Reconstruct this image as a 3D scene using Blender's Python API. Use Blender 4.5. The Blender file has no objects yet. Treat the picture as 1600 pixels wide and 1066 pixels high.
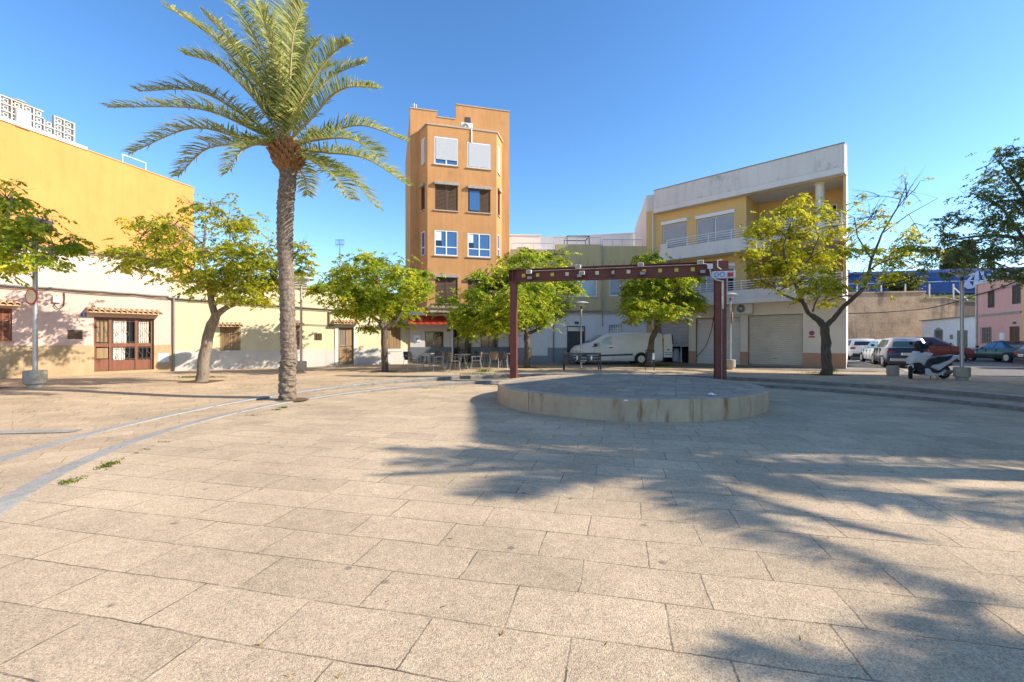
import bpy, bmesh, math, random
import numpy as np
from mathutils import Vector, Matrix
S = bpy.context.scene
COL = S.collection
R = math.radians
F, H0, CX, EYE = 711.1, 533.0, 800.0, 1.6
random.seed(7)
rng = np.random.default_rng(11)

# ---------- measuring from the photograph (1600 x 1066 pixels) ----------
def px(x, y, d):
    return Vector(((x-CX)/F*d, d, EYE+(H0-y)/F*d))
def gp(x, y, z=0.0):
    d = (EYE-z)*F/(y-H0)
    return Vector(((x-CX)/F*d, d, z))

# ---------- materials ----------
MATS = {}
def new_mat(name):
    m = bpy.data.materials.new(name); m.use_nodes = True
    nt = m.node_tree; b = nt.nodes['Principled BSDF']
    MATS[name] = m
    return m, nt, b
def N(nt, t, **kw):
    n = nt.nodes.new(t)
    for k, v in kw.items():
        if k.startswith('i_'):
            key = k[2:]; key = int(key) if key.isdigit() else key.replace('_', ' ')
            n.inputs[key].default_value = v
        else:
            setattr(n, k, v)
    return n
def ramp(nt, stops):
    n = nt.nodes.new('ShaderNodeValToRGB'); e = n.color_ramp.elements
    while len(e) < len(stops): e.new(0.5)
    for i, (p, c) in enumerate(stops):
        e[i].position = p; e[i].color = (c[0], c[1], c[2], 1) if len(c) == 3 else c
    return n
def g3(v): return (v, v, v)
def mul(c, k): return tuple(min(1, x*k) for x in c)
def mixc(nt, fac, a, b, mode='MIX'):
    n = nt.nodes.new('ShaderNodeMix'); n.data_type = 'RGBA'; n.blend_type = mode
    L = nt.links
    for sock, v in ((n.inputs[0], fac), (n.inputs[6], a), (n.inputs[7], b)):
        if isinstance(v, bpy.types.NodeSocket): L.new(v, sock)
        elif isinstance(v, (int, float)): sock.default_value = v
        else: sock.default_value = (v[0], v[1], v[2], 1)
    return n.outputs[2]
def coords(nt, scale=(1, 1, 1), rot=(0, 0, 0), kind='Object'):
    tc = nt.nodes.new('ShaderNodeTexCoord'); mp = nt.nodes.new('ShaderNodeMapping')
    mp.inputs['Scale'].default_value = scale; mp.inputs['Rotation'].default_value = rot
    nt.links.new(tc.outputs[kind], mp.inputs[0]); return mp.outputs[0]
def noise(nt, vec, scale, detail=4, rough=.6):
    n = N(nt, 'ShaderNodeTexNoise', i_Scale=scale, i_Detail=detail, i_Roughness=rough)
    nt.links.new(vec, n.inputs['Vector']); return n.outputs['Fac']
def bump(nt, b, h, strength=.3, dist=.01):
    n = N(nt, 'ShaderNodeBump', i_Strength=strength, i_Distance=dist)
    nt.links.new(h, n.inputs['Height']); nt.links.new(n.outputs[0], b.inputs['Normal'])

def plain(name, col, rough=.6, metal=0.0, var=.12, scale=6, spec=.4, bmp=0.0, coat=0.0):
    """plain surface with a soft, uneven tone"""
    m, nt, b = new_mat(name)
    v = coords(nt); f = noise(nt, v, scale, 5)
    r = ramp(nt, [(.3, mul(col, 1-var)), (.7, mul(col, 1+var))])
    nt.links.new(f, r.inputs[0]); nt.links.new(r.outputs[0], b.inputs['Base Color'])
    b.inputs['Roughness'].default_value = rough; b.inputs['Metallic'].default_value = metal
    b.inputs['Specular IOR Level'].default_value = spec
    b.inputs['Coat Weight'].default_value = coat
    if bmp: bump(nt, b, noise(nt, v, scale*6, 3), bmp, .01)
    return m
def plaster(name, col, var=.08, streak=.18, dirt=(.30, .26, .22), dirt_amt=.25, rough=.9, bmp=.25, dirt_h=0.5, sc=1.0):
    """rendered wall: cloudy tone, vertical rain streaks, splashes near the foot"""
    m, nt, b = new_mat(name); L = nt.links
    v = coords(nt)
    big = ramp(nt, [(.25, mul(col, 1-var)), (.75, mul(col, 1+var))])
    L.new(noise(nt, v, .7*sc, 6, .65), big.inputs[0])
    vs = coords(nt, (2.2, 2.2, .22))
    st = ramp(nt, [(.45, g3(0)), (.75, g3(streak))]); L.new(noise(nt, vs, 1.5, 5, .7), st.inputs[0])
    c = mixc(nt, st.outputs[0], big.outputs[0], mul(col, .55))
    pt = ramp(nt, [(.55, g3(0)), (.72, g3(dirt_amt))]); L.new(noise(nt, v, 1.1*sc, 8, .75), pt.inputs[0])
    c = mixc(nt, pt.outputs[0], c, dirt)
    sep = N(nt, 'ShaderNodeSeparateXYZ'); L.new(v, sep.inputs[0])
    mr = N(nt, 'ShaderNodeMapRange', i_1=0.0, i_2=dirt_h, i_3=.5, i_4=0.0); L.new(sep.outputs[2], mr.inputs[0])
    mm = N(nt, 'ShaderNodeMath', operation='MULTIPLY'); L.new(mr.outputs[0], mm.inputs[0]); L.new(noise(nt, v, 3, 6, .7), mm.inputs[1])
    c = mixc(nt, mm.outputs[0], c, dirt)
    L.new(c, b.inputs['Base Color'])
    b.inputs['Roughness'].default_value = rough; b.inputs['Specular IOR Level'].default_value = .2
    bump(nt, b, noise(nt, v, 35, 6, .7), bmp, .02)
    return m
def slabs(name, col, joint, bw, bh, rot, var=.16, speck=.5, mort=.012, offs=.5, origin=(0, 0, 0), stain=.35):
    """exposed-aggregate slabs laid in running bond"""
    m, nt, b = new_mat(name); L = nt.links
    tc = N(nt, 'ShaderNodeTexCoord'); mp = N(nt, 'ShaderNodeMapping')
    mp.inputs['Rotation'].default_value = (0, 0, rot); mp.inputs['Location'].default_value = origin
    L.new(tc.outputs['Object'], mp.inputs[0]); v = mp.outputs[0]
    # small wobble so the joints are not ruler straight
    wn = N(nt, 'ShaderNodeTexNoise', i_Scale=1.3, i_Detail=3.0); L.new(v, wn.inputs['Vector'])
    wf = N(nt, 'ShaderNodeTexNoise', i_Scale=28.0, i_Detail=3.0); L.new(v, wf.inputs['Vector'])
    wv0 = N(nt, 'ShaderNodeVectorMath', operation='MULTIPLY_ADD'); wv0.inputs[1].default_value = (.014, .014, 0); L.new(wf.outputs['Color'], wv0.inputs[0]); L.new(v, wv0.inputs[2])
    wv = N(nt, 'ShaderNodeVectorMath', operation='MULTIPLY_ADD'); wv.inputs[1].default_value = (.07, .07, 0); L.new(wn.outputs['Color'], wv.inputs[0]); L.new(wv0.outputs[0], wv.inputs[2])
    bt = N(nt, 'ShaderNodeTexBrick', offset=offs, offset_frequency=2, squash=1.12, squash_frequency=3)
    bt.inputs['Scale'].default_value = 1; bt.inputs['Mortar Size'].default_value = mort; bt.inputs['Mortar Smooth'].default_value = .25
    bt.inputs['Brick Width'].default_value = bw; bt.inputs['Row Height'].default_value = bh; bt.inputs['Bias'].default_value = 0
    bt.inputs['Color1'].default_value = (*mul(col, 1-var), 1); bt.inputs['Color2'].default_value = (*mul(col, 1+var), 1)
    bt.inputs['Mortar'].default_value = (*col, 1)
    L.new(wv.outputs[0], bt.inputs['Vector'])
    big = ramp(nt, [(.3, g3(.74)), (.7, g3(1.14))]); L.new(noise(nt, v, .45, 7, .7), big.inputs[0])
    c = mixc(nt, 1.0, bt.outputs['Color'], big.outputs[0], 'MULTIPLY')
    jn = ramp(nt, [(.36, g3(.12)), (.62, g3(1.0))]); L.new(noise(nt, v, 1.7, 6, .7), jn.inputs[0])
    jm = N(nt, 'ShaderNodeMath', operation='MULTIPLY'); L.new(bt.outputs['Fac'], jm.inputs[0]); L.new(jn.outputs[0], jm.inputs[1])
    c = mixc(nt, jm.outputs[0], c, joint)
    # worn paler patches and darker stains
    w = ramp(nt, [(.56, g3(0)), (.74, g3(.6))]); L.new(noise(nt, v, 1.9, 8, .8), w.inputs[0])
    c = mixc(nt, w.outputs[0], c, mul(col, 1.32))
    w2 = ramp(nt, [(.50, g3(0)), (.78, g3(stain))]); L.new(noise(nt, coords(nt, (1, 1, 1), (0, 0, 1.0)), .9, 9, .75), w2.inputs[0])
    c = mixc(nt, w2.outputs[0], c, mul(col, .55))
    # old gum and oil spots, scattered
    vg = N(nt, 'ShaderNodeTexVoronoi', i_Scale=2.6); L.new(v, vg.inputs['Vector'])
    sg = ramp(nt, [(.0, g3(.42)), (.06, g3(.5)), (.085, g3(1))]); L.new(vg.outputs['Distance'], sg.inputs[0]); c = mixc(nt, .8, c, sg.outputs[0], 'MULTIPLY')
    # aggregate specks
    vo = N(nt, 'ShaderNodeTexVoronoi', i_Scale=150.0); L.new(v, vo.inputs['Vector'])
    sp = ramp(nt, [(.12, g3(1-speck)), (.5, g3(1.0)), (.95, g3(1.12))]); L.new(vo.outputs['Color'], sp.inputs[0])
    c = mixc(nt, 1.0, c, sp.outputs[0], 'MULTIPLY')
    n2 = ramp(nt, [(.35, g3(1-speck*.75)), (.6, g3(1.1))]); L.new(noise(nt, v, 60, 6, .8), n2.inputs[0])
    c = mixc(nt, 1.0, c, n2.outputs[0], 'MULTIPLY')
    n3 = ramp(nt, [(.32, g3(.80)), (.66, g3(1.10))]); L.new(noise(nt, v, 11, 8, .8), n3.inputs[0])
    c = mixc(nt, 1.0, c, n3.outputs[0], 'MULTIPLY')
    L.new(c, b.inputs['Base Color'])
    b.inputs['Roughness'].default_value = .85; b.inputs['Specular IOR Level'].default_value = .25
    h = N(nt, 'ShaderNodeMath', operation='MULTIPLY_ADD'); L.new(vo.outputs['Distance'], h.inputs[0]); h.inputs[1].default_value = -.35
    inv = N(nt, 'ShaderNodeMath', operation='SUBTRACT'); inv.inputs[0].default_value = 1; L.new(bt.outputs['Fac'], inv.inputs[1])
    L.new(inv.outputs[0], h.inputs[2])
    h2 = N(nt, 'ShaderNodeMath', operation='MULTIPLY_ADD'); L.new(noise(nt, v, 60, 5, .8), h2.inputs[0]); h2.inputs[1].default_value = .5; L.new(h.outputs[0], h2.inputs[2])
    bump(nt, b, h2.outputs[0], .55, .014)
    return m
def leafmat(name, stops, trans=.35, nscale=1.2, namt=.5):
    m, nt, b = new_mat(name); L = nt.links
    ge = N(nt, 'ShaderNodeNewGeometry'); v = coords(nt)
    f = N(nt, 'ShaderNodeMix'); f.inputs[0].default_value = namt
    n1 = noise(nt, v, nscale, 3)
    st = N(nt, 'ShaderNodeMapRange', i_1=.3, i_2=.7); L.new(n1, st.inputs[0])
    L.new(ge.outputs['Random Per Island'], f.inputs[2]); L.new(st.outputs[0], f.inputs[3])
    r = ramp(nt, stops); L.new(f.outputs[0], r.inputs[0])
    L.new(r.outputs[0], b.inputs['Base Color']); b.inputs['Roughness'].default_value = .5; b.inputs['Specular IOR Level'].default_value = .3
    t = N(nt, 'ShaderNodeBsdfTranslucent'); L.new(r.outputs[0], t.inputs[0])
    ms = N(nt, 'ShaderNodeMixShader', i_0=trans); L.new(b.outputs[0], ms.inputs[1]); L.new(t.outputs[0], ms.inputs[2])
    L.new(ms.outputs[0], nt.nodes['Material Output'].inputs[0])
    return m
def glassmat(name, col, rough=.06):
    m, nt, b = new_mat(name)
    b.inputs['Base Color'].default_value = (*col, 1); b.inputs['Roughness'].default_value = rough
    b.inputs['Specular IOR Level'].default_value = .8
    v = coords(nt); bump(nt, b, noise(nt, v, .9, 2), .04, .05)
    return m
def slatmat(name, col, period, rough=.55, depth=.5, axis=2, var=.06):
    """roller shutter / corrugated metal: grooves every PERIOD metres"""
    m, nt, b = new_mat(name); L = nt.links
    v = coords(nt); sep = N(nt, 'ShaderNodeSeparateXYZ'); L.new(v, sep.inputs[0])
    w = N(nt, 'ShaderNodeMath', operation='MULTIPLY'); w.inputs[1].default_value = 2*math.pi/period; L.new(sep.outputs[axis], w.inputs[0])
    s = N(nt, 'ShaderNodeMath', operation='SINE'); L.new(w.outputs[0], s.inputs[0])
    r = ramp(nt, [(0.0, mul(col, .55)), (.22, mul(col, 1-var)), (1, mul(col, 1+var))])
    mr = N(nt, 'ShaderNodeMapRange', i_1=-1.0, i_2=1.0); L.new(s.outputs[0], mr.inputs[0]); L.new(mr.outputs[0], r.inputs[0])
    n = ramp(nt, [(.3, g3(.86)), (.7, g3(1.05))]); L.new(noise(nt, v, 1.3, 6, .7), n.inputs[0])
    L.new(mixc(nt, 1.0, r.outputs[0], n.outputs[0], 'MULTIPLY'), b.inputs['Base Color'])
    b.inputs['Roughness'].default_value = rough
    bump(nt, b, mr.outputs[0], depth, .02)
    return m

# ---------- geometry ----------
W = {}          # object name -> world matrix of things and parts
I4 = Matrix.Identity(4)
class MB:
    def __init__(s): s.v = []; s.f = []; s.mi = []
    def add(s, vs, fs, mi=0):
        o = len(s.v); s.v += [tuple(v) for v in vs]
        for f in fs: s.f.append([i+o for i in f]); s.mi.append(mi)
        return s
    def box(s, x0, x1, y0, y1, z0, z1, mi=0, M=None):
        vs = [Vector((x, y, z)) for z in (z0, z1) for x, y in ((x0, y0), (x1, y0), (x1, y1), (x0, y1))]
        if M is not None: vs = [M @ v for v in vs]
        return s.add(vs, [(3, 2, 1, 0), (4, 5, 6, 7), (0, 1, 5, 4), (1, 2, 6, 5), (2, 3, 7, 6), (3, 0, 4, 7)], mi)
    def prism(s, pts, a0, a1, axis='z', mi=0, taper=1.0):
        """polygon extruded along an axis; pts are the other two coordinates in x,y,z order"""
        n = len(pts); cx = sum(p[0] for p in pts)/n; cy = sum(p[1] for p in pts)/n
        def co(p, a, k):
            q = (cx+(p[0]-cx)*k, cy+(p[1]-cy)*k)
            return {'z': (q[0], q[1], a), 'y': (q[0], a, q[1]), 'x': (a, q[0], q[1])}[axis]
        vs = [co(p, a0, taper if taper < 1 and False else 1) for p in pts]+[co(p, a1, taper) for p in pts]
        fs = [tuple(range(n))[::-1], tuple(range(n, 2*n))]+[(i, (i+1) % n, n+(i+1) % n, n+i) for i in range(n)]
        return s.add(vs, fs, mi)
    def quad(s, a, b, c, d, mi=0): return s.add([a, b, c, d], [(0, 1, 2, 3)], mi)
    def tube(s, pts, r, n=8, mi=0, cap=True):
        pts = [Vector(p) for p in pts]; k = len(pts)
        rs = r if isinstance(r, (list, tuple)) else [r]*k
        vs = []; up = None
        for i, p in enumerate(pts):
            t = (pts[min(i+1, k-1)]-pts[max(i-1, 0)])
            t = t.normalized() if t.length > 1e-9 else Vector((0, 0, 1))
            if up is None:
                up = t.orthogonal().normalized()
            else:
                up = (up-t*up.dot(t)); up = up.normalized() if up.length > 1e-6 else t.orthogonal().normalized()
            sd = t.cross(up)
            for j in range(n):
                a = 2*math.pi*j/n
                vs.append(p+(up*math.cos(a)+sd*math.sin(a))*rs[i])
        fs = [(i*n+j, i*n+(j+1) % n, (i+1)*n+(j+1) % n, (i+1)*n+j) for i in range(k-1) for j in range(n)]
        if cap: fs += [tuple(range(n))[::-1], tuple(range((k-1)*n, k*n))]
        return s.add(vs, fs, mi)
    def lathe(s, prof, n=24, c=(0, 0, 0), axis='z', mi=0, close=True):
        vs = []; c = Vector(c)
        for r, z in prof:
            for j in range(n):
                a = 2*math.pi*j/n; x, y = r*math.cos(a), r*math.sin(a)
                q = {'z': (x, y, z), 'y': (x, z, y), 'x': (z, x, y)}[axis]
                vs.append(c+Vector(q))
        k = len(prof)
        fs = [(i*n+j, i*n+(j+1) % n, (i+1)*n+(j+1) % n, (i+1)*n+j) for i in range(k-1) for j in range(n)]
        if close: fs += [tuple(range(n))[::-1], tuple(range((k-1)*n, k*n))]
        return s.add(vs, fs, mi)
    def loft(s, rings, mi=0, cap=True):
        n = len(rings[0]); vs = [p for r in rings for p in r]; k = len(rings)
        fs = [(i*n+j, i*n+(j+1) % n, (i+1)*n+(j+1) % n, (i+1)*n+j) for i in range(k-1) for j in range(n)]
        if cap: fs += [tuple(range(n))[::-1], tuple(range((k-1)*n, k*n))]
        return s.add(vs, fs, mi)
    def wall(s, u0, u1, z0, z1, holes=(), y=0.0, depth=.18, mi=0, top=None, mr=None):
        """wall sheet in the x-z plane with real openings and their reveals"""
        us = sorted({u0, u1} | {h[0] for h in holes} | {h[1] for h in holes})
        zs = sorted({z0, z1} | {h[2] for h in holes} | {h[3] for h in holes})
        us = [u for u in us if u0-1e-6 <= u <= u1+1e-6]; zs = [z for z in zs if z0-1e-6 <= z <= z1+1e-6]
        ix = {}; vs = []; fs = []
        def vid(u, yy, z):
            k = (round(u, 4), round(yy, 4), round(z, 4))
            if k not in ix: ix[k] = len(vs); vs.append((u, yy, z))
            return ix[k]
        for a, b in zip(us, us[1:]):
            for c, d in zip(zs, zs[1:]):
                mu, mz = (a+b)/2, (c+d)/2
                if any(h[0] < mu < h[1] and h[2] < mz < h[3] for h in holes): continue
                fs.append((vid(a, y, c), vid(b, y, c), vid(b, y, d), vid(a, y, d)))
        s.add(vs, fs, mi); vs = []; fs = []; ix = {}
        for a, b, c, d in holes:
            q = [(a, c), (b, c), (b, d), (a, d)]
            for (p, r), (p2, r2) in zip(q, q[1:]+q[:1]):
                fs.append((vid(p, y, r), vid(p, y+depth, r), vid(p2, y+depth, r2), vid(p2, y, r2)))
        if fs: s.add(vs, fs, mi if mr is None else mr)
        return s
    def build(s, name, mats, parent=None, fr=None, bevel=0, seg=2, smooth=0, sub=0):
        me = bpy.data.meshes.new(name)
        nv, nf = len(s.v), len(s.f)
        lens = np.array([len(f) for f in s.f], dtype=np.int32)
        me.vertices.add(nv); me.vertices.foreach_set('co', np.array(s.v, dtype=np.float32).ravel())
        me.loops.add(int(lens.sum())); me.loops.foreach_set('vertex_index', np.concatenate([np.array(f, dtype=np.int32) for f in s.f]))
        me.polygons.add(nf)
        st = np.zeros(nf, dtype=np.int32); st[1:] = np.cumsum(lens)[:-1]
        me.polygons.foreach_set('loop_start', st)
        if not isinstance(mats, (list, tuple)): mats = [mats]
        for m in mats: me.materials.append(MATS[m] if isinstance(m, str) else m)
        me.polygons.foreach_set('material_index', np.array(s.mi, dtype=np.int32))
        me.update(calc_edges=True); me.validate()
        me.polygons.foreach_set('use_smooth', np.zeros(len(me.polygons), dtype=bool))
        if smooth:
            me.polygons.foreach_set('use_smooth', np.ones(len(me.polygons), dtype=bool))
            me.set_sharp_from_angle(angle=R(smooth))
        o = bpy.data.objects.new(name, me); COL.objects.link(o)
        place(o, parent, fr)
        if sub:
            md = o.modifiers.new('sub', 'SUBSURF'); md.levels = md.render_levels = sub
        if bevel:
            md = o.modifiers.new('bevel', 'BEVEL'); md.width = bevel; md.segments = seg; md.limit_method = 'ANGLE'; md.angle_limit = R(40)
        return o
def place(o, parent=None, fr=None):
    pw = W[parent] if parent is not None else I4
    fw = fr if fr is not None else pw
    if parent is not None: o.parent = parent
    o.matrix_basis = pw.inverted() @ fw
    W[o] = fw.copy()
def frame(loc, rz=0): return Matrix.Translation(Vector(loc)) @ Matrix.Rotation(rz, 4, 'Z')
def tag(o, label, cat, group=None, kind=None):
    if label: o['label'] = label
    if cat: o['category'] = cat
    if group: o['group'] = group
    if kind: o['kind'] = kind
    return o
def thing(name, label, cat, fr=I4, group=None):
    o = bpy.data.objects.new(name, None); COL.objects.link(o); o.empty_display_size = .2
    place(o, None, fr); tag(o, label, cat, group); return o
def struct(o): o['kind'] = 'structure'; return o
def copy_tree(o, fr, label=None, parent=None):
    c = o.copy(); COL.objects.link(c)
    if parent is None:
        c.matrix_basis = fr; W[c] = fr.copy()
        if label: c['label'] = label
    else:
        c.parent = parent; c.matrix_basis = o.matrix_basis.copy(); W[c] = W[parent] @ o.matrix_basis
    for ch in list(o.children): copy_tree(ch, None, None, c)
    return c

class Fac:
    """an upright wall plane seen by the camera: local x along it, local y into it, z up"""
    def __init__(s, a, b, z0=.2):
        s.a = Vector((a[0], a[1], z0)); d = Vector((b[0]-a[0], b[1]-a[1], 0)); s.L = d.length; s.d = d.normalized()
        s.n = Vector((s.d.y, -s.d.x, 0)); s.z0 = z0
        s.M = frame(s.a, math.atan2(s.d.y, s.d.x))
    def uz(s, x, y, off=0.0):
        r = Vector(((x-CX)/F, 1, (H0-y)/F)); o = s.a+s.n*off; o2 = Vector((o.x, o.y, 0))
        t = o2.dot(s.n)/r.dot(s.n); p = r*t
        return (p-o2).dot(s.d), p.z+EYE-s.z0
    def u(s, x, y=533, off=0): return s.uz(x, y, off)[0]
    def z(s, x, y, off=0): return s.uz(x, y, off)[1]
    def rect(s, x0, y0, x1, y1, off=0):
        """pixel box on the wall -> (u0,u1,z0,z1); y0 upper edge measured mid-width"""
        xm = (x0+x1)/2
        return (s.u(x0, off=off), s.u(x1, off=off), s.z(xm, y1, off), s.z(xm, y0, off))
def oriented(hs): return [tuple(round(v, 3) for v in h) for h in hs]

def shell(mb, L, D, H, mi=0, front_skip=True, roof=None):
    """sides, back and flat roof behind a facade sheet standing on y=0"""
    mb.quad((0, 0, -.3), (0, 0, H), (0, D, H), (0, D, -.3), mi)
    mb.quad((L, 0, -.3), (L, D, -.3), (L, D, H), (L, 0, H), mi)
    mb.quad((0, D, -.3), (0, D, H), (L, D, H), (L, D, -.3), mi)
    rz = H-.25 if roof is None else roof
    mb.quad((0, 0, rz), (L, 0, rz), (L, D, rz), (0, D, rz), mi)

def window(parent, r, y, frame_m, glass_m, mull=(.5,), trans=(), fw=.06, fd=.05, fr=None, name='window'):
    """a framed window filling the opening r=(u0,u1,z0,z1) at depth y; mull/trans are bar positions 0..1"""
    u0, u1, z0, z1 = r; m = MB()
    m.box(u0, u1, y-fd, y, z0, z0+fw); m.box(u0, u1, y-fd, y, z1-fw, z1)
    m.box(u0, u0+fw, y-fd, y, z0+fw, z1-fw); m.box(u1-fw, u1, y-fd, y, z0+fw, z1-fw)
    for t in mull:
        c = u0+(u1-u0)*t; m.box(c-fw*.6, c+fw*.6, y-fd-.004, y, z0+fw, z1-fw)
    for t in trans:
        c = z0+(z1-z0)*t; m.box(u0+fw, u1-fw, y-fd+.004, y, c-fw*.5, c+fw*.5)
    o = m.build(name, frame_m, parent, fr)
    g = MB(); g.box(u0+fw*.5, u1-fw*.5, y-.022, y-.012, z0+fw*.5, z1-fw*.5)
    g.build('pane', glass_m, o, fr if fr is not None else None)
    return o
def slatted(parent, r, y, mat_, n=12, fw=.07, name='shutter', bars=1, vertical=False, fr=None, tilt=.5):
    """louvred shutter leaves closed over r at depth y"""
    u0, u1, z0, z1 = r; m = MB()
    k = bars+1; w = (u1-u0)/k
    for i in range(k):
        a, b = u0+i*w+.008, u0+(i+1)*w-.008
        m.box(a, b, y-.045, y, z0, z0+fw); m.box(a, b, y-.045, y, z1-fw, z1)
        m.box(a, a+fw, y-.045, y, z0+fw, z1-fw); m.box(b-fw, b, y-.045, y, z0+fw, z1-fw)
        if vertical:
            q = (b-a-2*fw)/n
            for j in range(n): m.box(a+fw+j*q+.01, a+fw+(j+1)*q-.01, y-.03, y-.008, z0+fw, z1-fw)
        else:
            h = (z1-z0-2*fw)/n
            for j in range(n):
                zb = z0+fw+j*h
                m.add([(a+fw, y-.04, zb), (b-fw, y-.04, zb), (b-fw, y-.008, zb+h*.95), (a+fw, y-.008, zb+h*.95)], [(0, 1, 2, 3)])
        m.quad((a+fw, y-.004, z0+fw), (b-fw, y-.004, z0+fw), (b-fw, y-.004, z1-fw), (a+fw, y-.004, z1-fw))
    return m.build(name, mat_, parent, fr)
def roller(parent, r, y, mat_, name='roller_shutter', pitch=.05, fr=None, bulge=.012):
    """roller shutter curtain with real ribs"""
    u0, u1, z0, z1 = r; n = max(2, int(round((z1-z0)/pitch))); h = (z1-z0)/n
    vs = []; fs = []
    for i in range(n):
        zb = z0+i*h
        for (zz, yy) in ((zb+.002, y), (zb+h*.3, y-bulge), (zb+h*.8, y-bulge), (zb+h-.002, y)):
            vs += [(u0, yy, zz), (u1, yy, zz)]
    for i in range(len(vs)//2-1): fs.append((2*i, 2*i+1, 2*i+3, 2*i+2))
    m = MB(); m.add(vs, fs)
    return m.build(name, mat_, parent, fr)
def barrel_canopy(parent, u0, u1, z, mat_, proj=.35, name='tile_canopy', fr=None, step=.17, drop=.12):
    """little roof of barrel tiles on a board over an opening"""
    m = MB(); n = max(2, int((u1-u0)/step)); st = (u1-u0)/n
    m.add([(u0, -proj, z-drop-.03), (u1, -proj, z-drop-.03), (u1, 0, z-.03), (u0, 0, z-.03), (u0, -proj, z-drop-.075), (u1, -proj, z-drop-.075), (u1, 0, z-.10), (u0, 0, z-.10)],
          [(0, 1, 2, 3), (7, 6, 5, 4), (0, 4, 5, 1), (0, 3, 7, 4), (1, 5, 6, 2)])
    for i in range(n):
        c = u0+(i+.5)*st; ring = []
        for (yy, zz, r_) in ((-proj-.05, z-drop-.02, st*.50), (0, z, st*.44)):
            o = [(c+r_*math.cos(a), yy, zz+r_*.9*math.sin(a)) for a in [math.pi*j/6 for j in range(7)]]
            o += [(c+(r_-.02)*math.cos(a), yy, zz+(r_-.02)*.9*math.sin(a)) for a in [math.pi*j/6 for j in range(6, -1, -1)]]
            ring.append(o)
        m.loft(ring)
    return m.build(name, mat_, parent, fr)
def cable(parent, pts, r, mat_, name='cable', sag=0.0, n=12, fr=None):
    out = []
    for a, b in zip(pts, pts[1:]):
        a, b = Vector(a), Vector(b)
        for i in range(n):
            t = i/n; p = a.lerp(b, t); p.z -= sag*4*t*(1-t); out.append(p)
    out.append(Vector(pts[-1])); m = MB(); m.tube(out, r, 5)
    return m.build(name, mat_, parent, fr)
def aircon(parent, c, w, h, d, fr=None, face='-y'):
    """outdoor air-conditioning unit, its back on the wall at y=c[1]"""
    x, y, z = c; m = MB(); m.box(x-w/2, x+w/2, y-d, y-.06, z, z+h)
    m.box(x-w/2+.05, x-w/2+.09, y-.06, y, z-.05, z+.04, 0); m.box(x+w/2-.09, x+w/2-.05, y-.06, y, z-.05, z+.04, 0)
    o = m.build('air_conditioner', 'ac_white', parent, fr, bevel=.015)
    g = MB(); rc = h*.40; gx = x-w*.12
    g.lathe([(0.001, -.012), (rc, -.012), (rc, 0)], 24, (gx, y-d, z+h*.5), 'y')
    g.build('fan_grille', 'fan_dark', o, fr if fr is not None else None)
    g = MB()
    for k in (.35, .6, .85, 1.0): 
        g.lathe([(rc*k-.008, -.026), (rc*k+.004, -.026), (rc*k+.004, -.014), (rc*k-.008, -.014)], 24, (gx, y-d, z+h*.5), 'y', close=False)
    g.lathe([(.001, -.03), (rc*.22, -.03), (rc*.22, -.014)], 14, (gx, y-d, z+h*.5), 'y')
    g.build('guard_ring', 'ac_white', o, fr if fr is not None else None)
    return o
def text_mesh(s, size, M, mat_, name, parent, fr=None, depth=.004):
    cu = bpy.data.curves.new(name, 'FONT'); cu.body = s; cu.size = size; cu.extrude = depth; cu.align_x = 'CENTER'; cu.align_y = 'CENTER'
    o = bpy.data.objects.new(name, cu); dg = bpy.context.evaluated_depsgraph_get()
    me = bpy.data.meshes.new_from_object(o); bpy.data.objects.remove(o)
    me.transform(M); me.materials.append(MATS[mat_]); me.name = name
    q = bpy.data.objects.new(name, me); COL.objects.link(q); place(q, parent, fr); return q
# ================= materials =================
slabs('paving', (.665, .497, .318), (.15, .11, .075), .80, .44, R(13), origin=(.2, .13, 0), offs=.42, var=.10, mort=.006, speck=.42)
slabs('terrace_paving', (.62, .455, .288), (.17, .125, .09), .62, .44, R(-36), speck=.35, offs=.5, var=.10, mort=.006)
slabs('stage_paving', (.46, .37, .265), (.16, .13, .11), .40, .40, R(20), speck=.35, mort=.01, offs=.0)
slabs('street_paving', (.29, .25, .205), (.12, .11, .10), .40, .40, R(4), speck=.3, mort=.008)
plain('kerb_face', (.20, .18, .155), .9, var=.3, scale=5, bmp=.4); plain('shutter_white', (.60, .60, .61), .45, var=.05)
slabs('kerb_stone', (.42, .39, .34), (.14, .13, .12), 1.0, 6.0, R(0), speck=.3, mort=.006, var=.1)
plain('asphalt', (.16, .145, .13), .9, var=.25, scale=9, bmp=.4)
def concrete(name, col, rust=.0):
    m, nt, b = new_mat(name); L = nt.links; v = coords(nt)
    r = ramp(nt, [(.25, mul(col, .78)), (.75, mul(col, 1.15))]); L.new(noise(nt, v, 1.6, 8, .7), r.inputs[0]); c = r.outputs[0]
    vs = coords(nt, (2.2, 2.2, .45)); s1 = ramp(nt, [(.52, g3(0)), (.75, g3(.45))]); L.new(noise(nt, vs, 1.2, 6, .7), s1.inputs[0])
    c = mixc(nt, s1.outputs[0], c, mul(col, .5))
    if rust:
        s2 = ramp(nt, [(.58, g3(0)), (.70, g3(rust))]); L.new(noise(nt, coords(nt, (3.2, 3.2, .6)), 1.4, 4, .6), s2.inputs[0])
        c = mixc(nt, s2.outputs[0], c, (.20, .095, .035))
    p = ramp(nt, [(.62, g3(1)), (.72, g3(.7))]); L.new(noise(nt, v, 22, 5, .7), p.inputs[0]); c = mixc(nt, 1, c, p.outputs[0], 'MULTIPLY')
    L.new(c, b.inputs['Base Color']); b.inputs['Roughness'].default_value = .85; b.inputs['Specular IOR Level'].default_value = .25
    bump(nt, b, noise(nt, v, 30, 6, .75), .35, .012)
concrete('stage_concrete', (.46, .35, .235), .8)
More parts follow.
